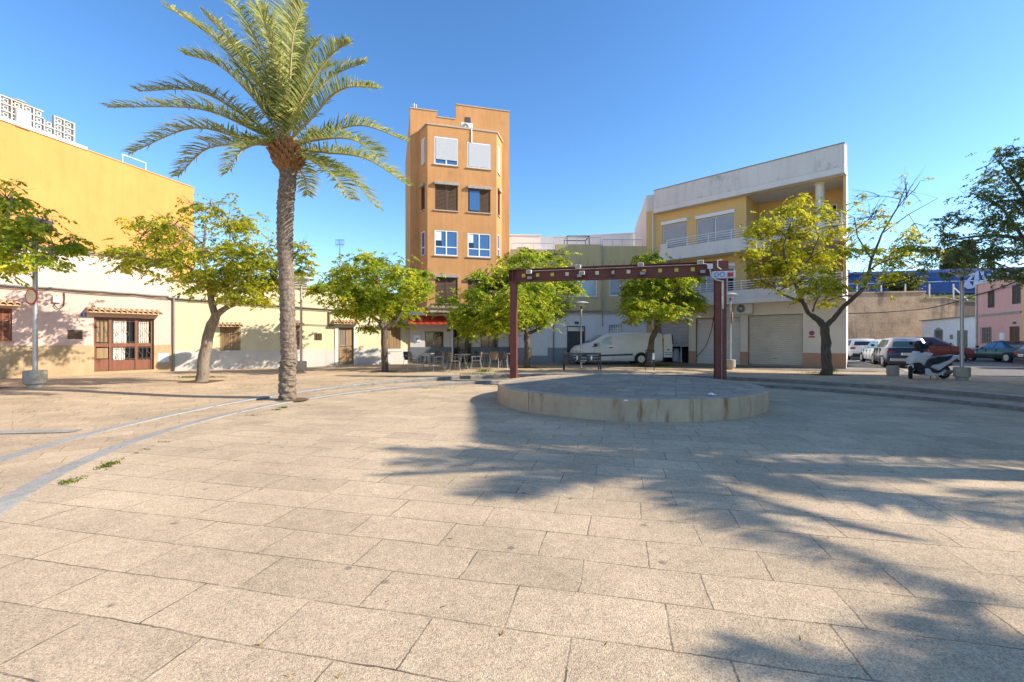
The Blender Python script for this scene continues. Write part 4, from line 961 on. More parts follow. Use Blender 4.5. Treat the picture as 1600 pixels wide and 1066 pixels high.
# loose cable drooping down the white garage door
p = [P.M @ Vector((P.u(1118, 480, .2), -.25, P.z(1118, 480, .2))), P.M @ Vector((P.u(1112, 515, .2), -.2, P.z(1112, 515, .2))), P.M @ Vector((P.u(1103, 540, .2), -.15, P.z(1103, 540, .2))), P.M @ Vector((P.u(1088, 558, .1), -.08, P.z(1088, 558, .1)))]
tag(cable(None, p, .022, 'black_cable', 'loose_cable', .03, 6, I4), 'loose dark cable hanging down across the white garage door', 'cable')
# ================= side street: cottage, pink house, retaining wall, train =================
def dl(x): return 16030/(x-1111)
def lp(x): d = dl(x); return ((x-CX)/F*d, d)
G1 = Fac(lp(1440), lp(1526), .2); G2 = Fac(lp(1526), lp(1597), .2); G3 = Fac(lp(1597), lp(1760), .2)
cg = thing('cottage', 'single storey white cottage with patterned plinth beside the far pink house', 'house', G1.M); H1 = 3.5
v1 = G1.rect(1461, 514, 1473, 543); v1 = (v1[0], v1[1], .95, 2.5); d1 = G1.rect(1497, 517, 1512, 545); d1 = (d1[0], d1[1], .05, 2.35)
m = MB(); m.wall(0, G1.L, .85, H1, [v1, d1]); m.wall(0, G1.L, -.2, .85, [d1], y=-.02, mi=1); shell(m, G1.L, 6, H1, 0); m.build('wall', ['far_white', 'grey_dado'], cg)
m = MB(); m.box(-.1, G1.L, -.2, .3, H1, H1+.1); m.build('eaves', 'dark_tile', cg)
for r in (v1, d1):
    m = MB(); m.box(r[0], r[1], .08, .12, r[2], r[3]); o = m.build('window' if r is v1 else 'door', 'glass_dark' if r is v1 else 'dark_wood', cg)
    m = MB(); n = max(5, int((r[1]-r[0])/.16))
    for i in range(n+1): m.tube([(r[0]+(r[1]-r[0])*i/n, -.05, r[2]), (r[0]+(r[1]-r[0])*i/n, -.05, r[3]+(.25*math.sin(math.pi*i/n) if r is v1 else 0))], .022, 5)
    for k in (.05, .5, .95): m.tube([(r[0]-.05, -.05, r[2]+(r[3]-r[2])*k), (r[1]+.05, -.05, r[2]+(r[3]-r[2])*k)], .022, 5)
    m.build('window_grille' if r is v1 else 'door_grille', 'grey_metal', o)
r = G1.rect(1484.5, 523, 1489, 530); m = MB(); m.box(r[0], r[1], -.03, 0, r[2], r[3]); m.build('vent', 'grey_metal', cg)
m = MB()
for i in range(9):
    cx_ = .5+i*(d1[0]-.8)/9; m.lathe([(.20, -.012), (.28, -.012), (.28, 0)], 14, (cx_, -.02, .38), 'y', close=False)
m.build('plinth_pattern', 'pink_marble', cg)
pk = thing('town_house', 'pink two storey house with dark shutters at the end of the side street', 'house', G2.M); H2 = 6.15
zmid = G2.z(1560, 491)
u1_ = G2.rect(1543, 454, 1554, 481); u2_ = G2.rect(1581, 445, 1595, 475); lw = G2.rect(1534, 512, 1549, 536); ld = G2.rect(1577, 510, 1593, 545); ld = (ld[0], ld[1], .05, ld[3])
m = MB(); m.wall(0, G2.L, zmid, H2, [u1_, u2_]); m.wall(0, G2.L, -.2, zmid, [lw, ld], mi=0); shell(m, G2.L, 6, H2, 0); m.build('wall', 'far_pink', pk)
m = MB(); m.box(-.05, G2.L, -.12, .3, H2, H2+.12); m.build('eaves', 'stone_trim', pk)
m = MB(); m.box(0, G2.L, -.08, 0, zmid-.07, zmid+.1); m.build('string_course', 'zinc', pk)
for r in (u1_, u2_): slatted(pk, r, .07, 'brown_metal', n=5, bars=1, vertical=True)
slatted(pk, lw, .09, 'red_wood', n=10, bars=1)
m = MB()
for i in range(7): m.tube([(lw[0]+(lw[1]-lw[0])*i/6, -.07, lw[2]-.05), (lw[0]+(lw[1]-lw[0])*i/6, -.07, lw[3]+.05)], .02, 5)
for k in (0, .33, .66, 1): m.tube([(lw[0]-.05, -.07, lw[2]+(lw[3]-lw[2])*k), (lw[1]+.05, -.07, lw[2]+(lw[3]-lw[2])*k)], .02, 5)
m.build('window_grille', 'grey_metal', pk)
slatted(pk, ld, .08, 'dark_wood', n=6, bars=1, vertical=True, name='door')
r = G2.rect(1563, 520, 1570, 531); m = MB(); m.box(r[0], r[1], -.06, 0, r[2], r[3]); m.build('meter_box', 'sign_white', pk)
r = G2.rect(1583, 503, 1588, 506); m = MB(); m.box(r[0], r[1], -.03, 0, r[2], r[3]); m.build('number_plate', 'dark_grey', pk)
m = MB(); m.tube([(.12, -.08, .1), (.12, -.08, H2)], .06, 6); m.build('downpipe', 'stone_trim', pk, smooth=60)
og = thing('town_house', 'orange house joined to the near end of the far pink house', 'house', G3.M); m = MB(); ww = (3.2, 4.3, 3.7, 5.2); m.wall(0, G3.L, -.2, 6.3, [ww]); shell(m, G3.L, 6, 6.3); m.build('wall', 'far_orange', og); slatted(og, ww, .07, 'brown_metal', n=5, vertical=True)
m = MB(); m.box(0, G3.L, -.12, .3, 6.3, 6.4); m.build('eaves', 'stone_trim', og)
# retaining wall with stepped top, bank behind it
rw = thing('retaining_wall', 'tall weathered tan retaining wall below the railway at the street end', 'wall', frame((0, 52, .2)))
def wx(x, d=52): return (x-CX)/F*d
def wz(y, d=52): return (H0-y)/F*d+EYE-.2
prof = [(1200, 457), (1330, 459), (1446, 457), (1446, 467), (1475, 466), (1505, 472), (1700, 474)]
m = MB(); top = [(wx(x), wz(y)) for x, y in prof]
m.prism([(wx(1200), -.4)]+[(a, b) for a, b in top]+[(wx(1700), -.4)], 0, 1.2, 'y'); m.build('stone_face', 'retaining_stone', rw)
m = MB()
for (a, b), (c, d) in zip(top, top[1:]):
    if abs(a-c) > .2: m.add([(a, -.1, b), (c, -.1, d), (c, 1.25, d), (a, 1.25, b), (a, -.1, b+.18), (c, -.1, d+.18), (c, 1.25, d+.18), (a, 1.25, b+.18)], [(4, 5, 6, 7), (0, 1, 5, 4), (3, 7, 6, 2), (0, 4, 7, 3), (1, 2, 6, 5)])
m.build('coping', 'retaining_stone', rw)
m = MB(); 
for i in range(7):
    x = wx(1345+i*38); m.box(x-.06, x+.06, .5, .62, 5.5, 8.0)
    if i == 4: m.tube([(x, .56, 7.6), (x+2.2, .56, 5.6)], .07, 5)
m.build('fence_post', 'stone_trim', rw)
bk = MB(); bk.add([(wx(1200, 53), 53.2, 6.4), (wx(1700, 53), 53.2, 5.6), (wx(1700, 57)+20, 57, 7.3), (wx(1200, 57), 57, 7.3), (wx(1700, 90)+40, 90, 7.4), (wx(1200, 90), 90, 7.4)], [(0, 1, 2, 3), (3, 2, 4, 5)]); struct(bk.build('railway_bank', 'soil'))
# train
ta_, tb_ = Vector((wx(1250, 63), 63, 0)), Vector((wx(1660, 56), 56, 0)); tf = Fac((ta_.x, ta_.y), (tb_.x, tb_.y), 7.4)
tr = thing('train', 'blue railway carriage with pale graffiti standing above the retaining wall', 'train', tf.M); LTn = tf.L; HTn = tf.z(1540, 417.5)
m = MB(); rg = []
for xx in (0, LTn): rg.append([(xx, 0, .35), (xx, 0, HTn-.5), (xx, .25, HTn-.12), (xx, .9, HTn), (xx, 2.1, HTn), (xx, 2.75, HTn-.12), (xx, 3, HTn-.5), (xx, 3, .35)])
m.loft(rg); m.build('car_body', 'train_blue', tr, smooth=40)
m = MB(); m.box(0, LTn, .3, 2.7, -.3, .35); m.build('underframe', 'black_metal', tr)
m = MB(); m.box(0, LTn, -.02, -.004, HTn*.52, HTn*.52+.08); m.build('white_stripe', 'sign_white', tr)
for xa in (1345, 1395):
    u = tf.u(xa, 440); m = MB(); m.box(u, u+.95, -.012, -.002, .45, HTn-.62); m.build('door', 'plate_blue', tr)
# graffiti: angular pale letters with dark outlines, flat paint on the carriage side
def gl(pts, mi, yy): 
    m = MB(); q = [tf.uz(*p) for p in pts]; m.add([(a, yy, min(b, HTn-.5)) for a, b in q], [tuple(range(len(q)))]); return m
shapes = [[(1503, 446), (1517, 431), (1508, 430), (1520, 424), (1524, 428), (1514, 440), (1522, 450), (1512, 452)],
          [(1520, 448), (1524, 424), (1529, 420), (1530, 438), (1545, 443), (1541, 448), (1528, 446), (1526, 450)],
          [(1531, 421), (1542, 418.6), (1541, 423), (1537, 424), (1538, 432), (1546, 436), (1541, 428), (1548, 428), (1553, 438), (1549, 440), (1535, 436)],
          [(1549, 420), (1560, 418.8), (1561, 423), (1554, 424.5), (1562, 432), (1556, 437), (1551, 428)],
          [(1564, 423), (1574, 420), (1577, 428), (1570, 436), (1563, 432)],
          [(1424, 437), (1429, 431), (1434, 435), (1440, 431), (1446, 436), (1438, 440), (1428, 440)]]
for i, sh_ in enumerate(shapes):
    cx_ = sum(p[0] for p in sh_)/len(sh_); cy_ = sum(p[1] for p in sh_)/len(sh_)
    big = [(cx_+(x-cx_)*1.22, cy_+(y-cy_)*1.22) for x, y in sh_]
    o = gl(big, 0, -.012).build('graffiti_outline', 'graffiti_ink', tr); gl(sh_, 0, -.02).build('graffiti_letter', 'graffiti_pale', tr)
b = px(1300, 556, 42); sgn = thing('parking_sign', 'small violet blue square sign on a thin post by the retaining wall', 'sign', frame((b.x, b.y, .2)))
m = MB(); m.tube([(0, 0, 0), (0, 0, 2.1)], .03, 6); m.build('post', 'galv', sgn); m = MB(); m.box(-.2, .2, -.05, -.03, 1.5, 2.05); m.build('plate', 'plate_blue', sgn)
# overhead cable across the street end
p = [Vector((wx(1316, 46), 46, EYE+(H0-490)/F*46)), Vector((wx(1450, 45), 45, EYE+(H0-482)/F*45)), Vector((wx(1528, 38.2), 38.2, EYE+(H0-460)/F*38.2)), Vector((wx(1600, 32), 32, EYE+(H0-434)/F*32))]
tag(cable(None, p, .045, 'black_cable', 'overhead_cable', .12, 8, I4), 'dark overhead cable slung across the side street to the pink house', 'cable')
# ---- houses that stand out of the picture on the sunny side and shade the square ----
Hs = 9.3; fp = [(15.9, 5.0), (15.4, 9.9), (19.4, 14.6), (25.6, 17.5), (36, 16), (36, 2)]
so_ = thing('corner_building', 'plain rendered corner house on the sunny side of the square', 'building', frame((15.9, 5, .2)))
m = MB(); q = [(x-15.9, y-5) for x, y in fp]; m.prism(q, -.3, Hs); m.build('wall', 'apartment_white', so_)
m = MB(); m.prism([(x*1.01+.0, y*1.01) for x, y in q], Hs, Hs+.12); m.build('coping', 'zinc', so_)
for a, b in ((q[0], q[1]), (q[1], q[2]), (q[2], q[3])):
    f = Fac((b[0]+15.9, b[1]+5), (a[0]+15.9, a[1]+5), .2)
    for k in range(3):
        r = (f.L*.35, f.L*.6, 1+2.9*k, 2.4+2.9*k); slatted(so_, r, -.01, 'dark_wood', n=14, fr=f.M)
# ================= steel gantry behind the stage =================
ga, gb = Vector((.07, 17.6, .22)), Vector((7.2, 15.75, .24))
gf = Fac((ga.x, ga.y), (gb.x, gb.y), .2); LG = gf.L; ZG = 4.15; bh = .48
gt = thing('steel_gantry', 'dark red steel gantry of two posts and a long beam behind the round stage', 'gantry', gf.M)
def hpost(mb, u, w_=.26, d_=.24, z0=-.1, z1=ZG-bh):
    t = .022; mb.box(u-w_/2, u+w_/2, -d_/2, -d_/2+t, z0, z1); mb.box(u-w_/2, u+w_/2, d_/2-t, d_/2, z0, z1); mb.box(u-t/2, u+t/2, -d_/2+t, d_/2-t, z0, z1)
m = MB(); m.box(-.13, .13, -.12, .12, -.1, ZG-bh); m.box(-.2, .2, -.2, .2, ZG-bh-.025, ZG-bh); m.build('post', 'red_steel', gt, bevel=.008)
m = MB(); hpost(m, LG, .36, .30); m.box(LG-.18, LG+.0, -.151, -.13, -.1, ZG-bh); m.build('post', 'red_steel', gt)
m = MB(); t = .03; u0, u1 = -.16, LG+.24
m.box(u0, u1, -.16, .16, ZG-t, ZG); m.box(u0, u1, -.16, .16, ZG-bh, ZG-bh+t); m.box(u0, u1, -.012, .012, ZG-bh+t, ZG-t)
for uu in (0, LG*.5, LG): m.box(uu-.012, uu+.012, -.15, -.012, ZG-bh+t, ZG-t)
m.box(u0, u0+.02, -.16, .16, ZG-bh+t, ZG-t); m.box(u1-.5, u1, -.165, -.135, ZG-bh+t, ZG-t); m.build('beam', 'red_steel', gt)
for i, xx in enumerate((818, 840, 863, 886, 909.5, 933, 957, 982, 1006.5, 1031.5, 1057, 1082.5)):
    uu = gf.u(xx, 425, .05); z = gf.z(xx, 427, .05) if False else ZG-bh*.50
    m = MB(); m.box(uu-.065, uu+.065, -.05, -.012, z-.065, z+.065); m.build('reflector_plate', 'reflector_yellow' if i in (0, 1, 2, 8, 9, 10, 11) else 'reflector_white', gt, bevel=.006)
def floodlight(xx, dz, dark):
    uu = gf.u(xx, 420, .2); m = MB(); m.box(uu-.10, uu+.10, -.32, -.18, ZG-.11+dz, ZG+.03+dz); o = m.build('floodlight', 'ac_white' if not dark else 'black_metal', gt, bevel=.015)
    m = MB(); m.box(uu-.08, uu+.08, -.326, -.32, ZG-.09+dz, ZG+.01+dz); m.build('lens', 'zinc', o)
    m = MB(); m.tube([(uu, -.17, ZG-.04+dz), (uu, -.02, ZG-.08+dz)], .018, 6); m.build('bracket', 'black_metal', o)
for xx, dz, dk_ in ((827, -.10, 0), (903.5, 0.02, 0), (909.5, -.22, 0), (905.5, -.32, 1), (1001, 0, 0), (1003.5, -.31, 1), (1094, .0, 0), (1097, -.33, 1), (828, -.33, 1)): floodlight(xx, dz, dk_)
m = MB(); m.tube([(gf.u(x, 418, .2), -.19, ZG-.10+.0*(i % 2)) for i, x in enumerate((830, 870, 905, 950, 1000, 1050, 1094))], .014, 5); m.build('conduit', 'zinc', gt)
uj = gf.u(1109, 418, .2); m = MB(); m.box(uj-.08, uj+.08, -.28, -.16, ZG-.28, ZG-.10); m.build('junction_box', 'ac_white', gt, bevel=.01)
m = MB(); m.tube([(uj-.2, -.19, ZG-.08), (uj-.1, -.22, ZG-.1), (uj, -.25, ZG-.2)], .016, 5); m.tube([(uj, -.24, ZG-.28), (uj+.03, -.26, ZG-.5), (uj+.18, -.28, ZG-.66), (uj+.42, -.25, ZG-.72)], .02, 6)
m.tube([(LG+.02, -.2, ZG+.02), (LG-.12, -.24, ZG+.0), (LG-.12, -.24, ZG-.22), (LG+.0, -.2, ZG-.30)], .018, 6); m.build('lead_wire', 'ac_white', gt)
m = MB(); us_ = LG+.06; m.box(us_-.36, us_+.36, -.30, -.17, ZG-bh-.14, ZG-bh+.10); o = m.build('sign_box', 'sign_pale', gt, bevel=.012)
Mt = Matrix.Translation((us_-.13, -.304, ZG-bh-.02)) @ Matrix.Rotation(R(90), 4, 'X'); text_mesh('DO', .22, Mt, 'sign_blue', 'lettering', o)
m = MB(); m.box(us_+.12, us_+.30, -.308, -.30, ZG-bh-.09, ZG-bh+.05); m.build('red_panel', 'sign_red', o)
for i in range(14):
    m = MB(); uu = gf.u(905, 410)+i*.27; m.tube([(uu, .1, ZG), (uu+.03*math.sin(i*2.1), .1, ZG+.16), (uu+.07*math.sin(i*2.1), .1, ZG+.24)], .007, 4)
    m.build('bird_spike', 'black_metal', gt)
m = MB(); m.tube([(LG+.02, -.20, -.05), (LG+.02, -.20, ZG-bh-.2)], .012, 6); m.build('cable_duct', 'zinc', gt)
m = MB(); m.box(LG+.035, LG+.085, -.185, -.155, 2.5, ZG-bh-.2); m.build('pale_strip', 'reflector_white', gt)
# ================= lamps in concrete tubs, bollard, bench =================
def lamp(base, htop, label, pot_r=.40, pot_h=.52, pole_r=.075, disc_r=.55, sign=None, pot=True, mat_='galv'):
    o = thing('street_lamp', label, 'street lamp', frame(base), 'disc topped street lamps in concrete tubs')
    if pot:
        m = MB(); k = pot_r; n = 20
        m.lathe([(k*.72, 0), (k*.72, .09), (k*.97, .13), (k, .17), (k, pot_h-.03), (k-.025, pot_h), (k*.4, pot_h-.01), (.02, pot_h-.01)], 20, (0, 0, 0)); m.build('concrete_tub', 'pot_concrete', o, smooth=35)
    m = MB(); m.tube([(0, 0, .3 if pot else 0), (0, 0, htop-.35)], pole_r, 12); m.lathe([(pole_r*1.25, htop-.4), (pole_r*1.25, htop-.3)], 12, (0, 0, 0)); m.build('pole', mat_, o, smooth=40)
    m = MB(); m.tube([(0, 0, htop-.32), (0, 0, htop-.02)], pole_r*.8, 10); m.build('lamp_neck', 'dark_grey', o, smooth=40)
    m = MB(); m.lathe([(.10, htop-.10), (disc_r*.9, htop-.02), (disc_r, htop+.01), (disc_r*.96, htop+.03), (.2, htop+.08), (.001, htop+.10)], 32, (0, 0, 0)); m.build('lamp_disc', 'sign_pale', o, smooth=40)
    m = MB(); m.lathe([(.001, htop-.16), (.14, htop-.15), (.18, htop-.08)], 20, (0, 0, 0)); m.build('lamp_glass', 'lamp_clear', o, smooth=40)
    if sign:
        sz, rot, rr = sign; Ms = Matrix.Rotation(rot, 4, 'Z'); m = MB(); m.lathe([(.001, -.10), (rr, -.10), (rr, -.09), (.001, -.09)], 28, (0, 0, sz), 'y'); m.v = [tuple(Ms @ Vector(v)) for v in m.v]; q = m.build('sign_disc', 'sign_red', o)
        m = MB(); m.lathe([(.001, -.106), (rr*.80, -.106), (rr*.80, -.1)], 28, (0, 0, sz), 'y'); m.v = [tuple(Ms @ Vector(v)) for v in m.v]; m.build('sign_face', 'reflector_white', q)
    return o
b = gp(55, 611, ter_z(-9.5, 13)); b.z = ter_z(b.x, b.y); zt = lambda y, d: EYE+(H0-y)/F*d
lamp(b, 5.0, 'grey street lamp with a round red rimmed sign before the pink house', pot_r=.27, pot_h=.52, pole_r=.06, disc_r=.42, sign=(zt(464, b.y)-b.z, R(-14), .25))
b = gp(470.5, 582, .2); b.z = ter_z(b.x, b.y); lamp(b, zt(437, b.y)-b.z, 'slim street lamp in a pale tub behind the palm trunk before the yellow cottage', pot_r=.235, pot_h=.50, pole_r=.05)
b = gp(908, 575.5, .2); lamp(b, zt(474, b.y)-b.z, 'slim street lamp rising behind the bench and in front of the van', pot=False, pole_r=.05, disc_r=.38)
b = gp(1141, 578, .2); lamp(b, zt(461, b.y)-b.z, 'slim street lamp with a round sign close behind the gantry post', pot_r=.24, pot_h=.50, pole_r=.05, disc_r=.33, sign=(zt(496, b.y)-b.z, R(62), .30))
b = gp(1503, 593.5, .22); b.z = ter_z(b.x, b.y); lamp(b, zt(426, b.y)-b.z, 'grey street lamp in a weathered tub just behind the white scooter', pot_r=.235, pot_h=.46, pole_r=.055, disc_r=.38)
b = gp(1395, 588, .2); b.z = ter_z(b.x, b.y); o = thing('concrete_bollard', 'squat round concrete bollard between the dark blue car and the scooter', 'bollard', frame(b)); m = MB()
m.lathe([(.19, 0), (.19, .05), (.205, .07), (.205, .38), (.19, .41), (.001, .41)], 24); m.build('body', 'pot_concrete', o, smooth=35)
# tall white columns at the far street corner
for xb, yb, yt, rr, lb in ((1318, 559, 300, .10, 'tall pale lamp column at the street corner beside the parked white cars'),):
    b = gp(xb, yb, .23); o = thing('lamp_column', lb, 'street lamp', frame(b)); h = zt(395, b.y)-b.z; m = MB(); m.tube([(0, 0, 0), (0, 0, h*.4), (0, 0, h)], [.13, .11, .07], 10); m.lathe([(.17, 0), (.17, .5), (.13, .55)], 12); m.build('pole', 'galv', o, smooth=40)
    m = MB(); m.tube([(0, 0, h), (.3, 0, h+.12), (.9, 0, h+.15)], .045, 8); m.build('bracket_arm', 'galv', o, smooth=40); m = MB(); m.box(.75, 1.35, -.12, .12, h+.08, h+.2); m.build('lamp_head', 'galv', o, bevel=.03)
def bench(base, rz, wd, label):
    o = thing('bench', label, 'bench', frame(base, rz)); t = 'black_metal'
    for k in (-1, 1):
        m = MB(); x = k*(wd/2-.03)
        m.tube([(x, -.02, 0), (x, -.02, .84)], .03, 8); m.tube([(x, .42, 0), (x, .42, .62), (x, .38, .66), (x, 0, .66)], .028, 8); m.tube([(x, -.02, .40), (x, .42, .40)], .022, 6); m.build('leg_frame', t, o, smooth=40)
    for i in range(3):
        m = MB(); z = .50+.125*i; m.box(-wd/2, wd/2, -.015-.02*i, .02-.02*i, z, z+.10); m.build('back_slat', 'dark_grey', o, bevel=.01)
    for i in range(4):
        m = MB(); m.box(-wd/2+.02, wd/2-.02, .03+i*.1, .115+i*.1, .42, .45); m.build('seat_slat', 'dark_grey', o, bevel=.01)
    return o
b = gp(910, 579.5, .2); be = bench(b, 0, 1.75, 'dark slatted bench seen from behind in front of the white van')
for xx, w_ in ((-.25, .055), (.42, .07)):
    m = MB(); m.box(xx-w_/2, xx+w_/2, -.045, -.036, .52, .70); m.build('sticker', 'sign_white', be)
b = gp(1015.5, 580.5, .2); o = thing('litter_bin', 'dark litter bin hung between two thin posts by the tree behind the stage', 'litter bin', frame(b)); m = MB()
for x in (-.19, .19): m.tube([(x, 0, 0), (x, 0, .98)], .018, 6)
m.tube([(-.19, 0, .97), (.19, 0, .97)], .016, 6); m.build('frame', 'black_metal', o)
m = MB(); m.lathe([(.13, .38), (.17, .90), (.165, .90), (.12, .40)], 18); m.build('basket', 'dark_grey', o, smooth=40)
m = MB(); m.box(.06, .16, -.185, -.175, .55, .85); m.build('sticker', 'sign_white', o)
# ================= cafe chairs and tables =================
def mk_table(): 
    o = thing('cafe_table', 'x', 'table', I4, 'cafe tables under the red awnings'); m = MB(); m.lathe([(.001, .715), (.37, .715), (.38, .725), (.38, .74), (.37, .745), (.001, .745)], 28); m.build('table_top', 'table_top', o, smooth=40)
    m = MB(); m.lathe([(.372, .70), (.386, .70), (.386, .735), (.38, .735)], 28, close=False); m.build('rim', 'alu', o)
    for k in range(4):
        a = R(45+90*k); m = MB(); m.tube([(.10*math.cos(a), .10*math.sin(a), .71), (.14*math.cos(a), .14*math.sin(a), .42), (.33*math.cos(a), .33*math.sin(a), 0)], .016, 6); m.build('leg', 'alu', o, smooth=40)
    return o
def mk_chair(mat_='wicker'):
    o = thing('cafe_chair', 'x', 'chair', I4, 'cafe chairs round the terrace tables')
    m = MB(); rg = []
    for y, z, w_ in ((-.22, .445, .20), (-.05, .435, .21), (.18, .44, .20)): rg.append([(-w_, y, z), (w_, y, z), (w_, y, z+.025), (-w_, y, z+.025)])
    m.loft(rg); m.build('seat', mat_, o, bevel=.01)
    m = MB(); rg = []
    for z, y0, w_ in ((.44, .18, .18), (.62, .22, .225), (.80, .255, .225), (.86, .265, .20)):
        rg.append([(-w_, y0-.045, z), (-w_*.5, y0, z), (w_*.5, y0, z), (w_, y0-.045, z), (w_, y0-.025, z), (w_*.5, y0+.02, z), (-w_*.5, y0+.02, z), (-w_, y0-.025, z)])
    m.loft(rg); m.build('backrest', mat_, o, smooth=50)
    for sx in (-1, 1):
        m = MB(); m.tube([(sx*.21, -.20, .64), (sx*.225, .05, .65), (sx*.22, .22, .66)], .013, 6); m.build('armrest', 'alu', o, smooth=40)
        m = MB(); m.tube([(sx*.235, -.25, 0), (sx*.21, -.20, .44), (sx*.21, -.20, .64)], .012, 6); m.build('leg', 'alu', o, smooth=40)
        m = MB(); m.tube([(sx*.225, .29, 0), (sx*.19, .19, .43), (sx*.22, .22, .66)], .012, 6); m.build('leg', 'alu', o, smooth=40)
    return o
t0, c0 = mk_table(), mk_chair(); c1 = mk_chair('dark_grey'); used = {}
def put(proto, base, rz, label):
    fr = frame(base, rz)
    if proto.name not in used:
        used[proto.name] = 1; proto.matrix_basis = fr; proto['label'] = label
        for ch in proto.children: W[ch] = fr
        W[proto] = fr; return proto
    return copy_tree(proto, fr, label)
def cb_(x, y): v = gp(x, y, .21); v.z = ter_z(v.x, v.y) ; return v
put(t0, cb_(666, 579.5), 0, 'round cafe table farthest from the door, between two tan chairs'); put(t0, cb_(723, 577.5), .3, 'round cafe table directly in front of the cafe doorway')
put(t0, cb_(787, 573.5), .1, 'round cafe table in shade beside the gantry post'); put(t0, cb_(757, 572.5), .7, 'round cafe table in deep shade below the second cafe window'); put(t0, cb_(668, 573), .2, 'round cafe table tucked behind under the first cafe window')
for x, y, rz, p_, lb in ((648, 581, R(82), c0, 'tan wicker chair at the outer end of the cafe terrace, turned sideways'), (684.5, 580.5, R(-72), c0, 'tan wicker chair facing the first table with its back to the doorway'),
                         (708, 580, R(35+90), c0, 'tan wicker chair close to the white drainpipe before the doorway'), (744, 579.5, R(-80), c0, 'tan wicker chair on the stage side of the doorway table'),
                         (772, 576.5, R(185), c0, 'tan wicker chair with its back to the square in the shade'), (786, 577.5, R(178), c1, 'dark chair nearest the gantry post with its back to the square'),
                         (750, 573, R(80), c1, 'dark chair in deep shade below the second cafe window'), (765, 571.5, R(-60), c1, 'dark chair behind the shaded tables against the slate plinth'),
                         (640, 575.5, R(60), c1, 'dark chair frame standing by the end of the cafe wall'), (681, 573.5, R(-30), c1, 'dark chair tucked against the plinth under the first cafe window'),
                         (724, 573, R(0), c1, 'dark chair standing just outside the open doorway'), (797, 573, R(-70), c1, 'dark chair half hidden behind the gantry post')):
    put(p_, cb_(x, y), rz, lb)
# ================= vehicles =================
def wheel(parent, x, y, r, wd, side, fr):
    m = MB(); s = side
    m.lathe([(r*.62, -wd/2), (r*.93, -wd/2), (r, -wd/2+.03), (r, wd/2-.03), (r*.93, wd/2), (r*.62, wd/2)], 28, (x, y, r), 'y', close=False); m.lathe([(.001, 0), (r*.63, 0)], 28, (x, y, r), 'y', close=False)
    o = m.build('wheel', 'black_rubber', parent, fr, smooth=35)
    m = MB(); yo = y+s*wd*.40
    for k in range(7):
        a = 2*math.pi*k/7; M_ = Matrix.Translation((x, yo, r)) @ Matrix.Rotation(a, 4, 'Y'); m.box(r*.12, r*.60, -.012, .012, -.035, .035, 0, M_)
    m.lathe([(.001, -.02), (r*.18, -.02), (r*.18, .02), (.001, .02)], 14, (x, yo, r), 'y'); m.lathe([(r*.56, -.02), (r*.66, -.02), (r*.66, .02), (r*.56, .02)], 28, (x, yo, r), 'y')
    m.build('rim', 'alloy', o, fr, smooth=35); return o
def arch(mb, x, y, r, s, mi=0):
    n = 18; vs = []
    for k in range(n+1):
        a = math.pi*k/n; 
        for rr, yy in ((r+.045, y), (r+.045, y+s*.015), (r-.01, y+s*.015), (r-.01, y)): vs.append((x+rr*math.cos(a), yy, .30+rr*math.sin(a)))
    for k in range(n): 
        for j in range(4): pass
    mb.add(vs, [(k*4+j, k*4+(j+1) % 4, (k+1)*4+(j+1) % 4, (k+1)*4+j) for k in range(n) for j in range(4)], mi)
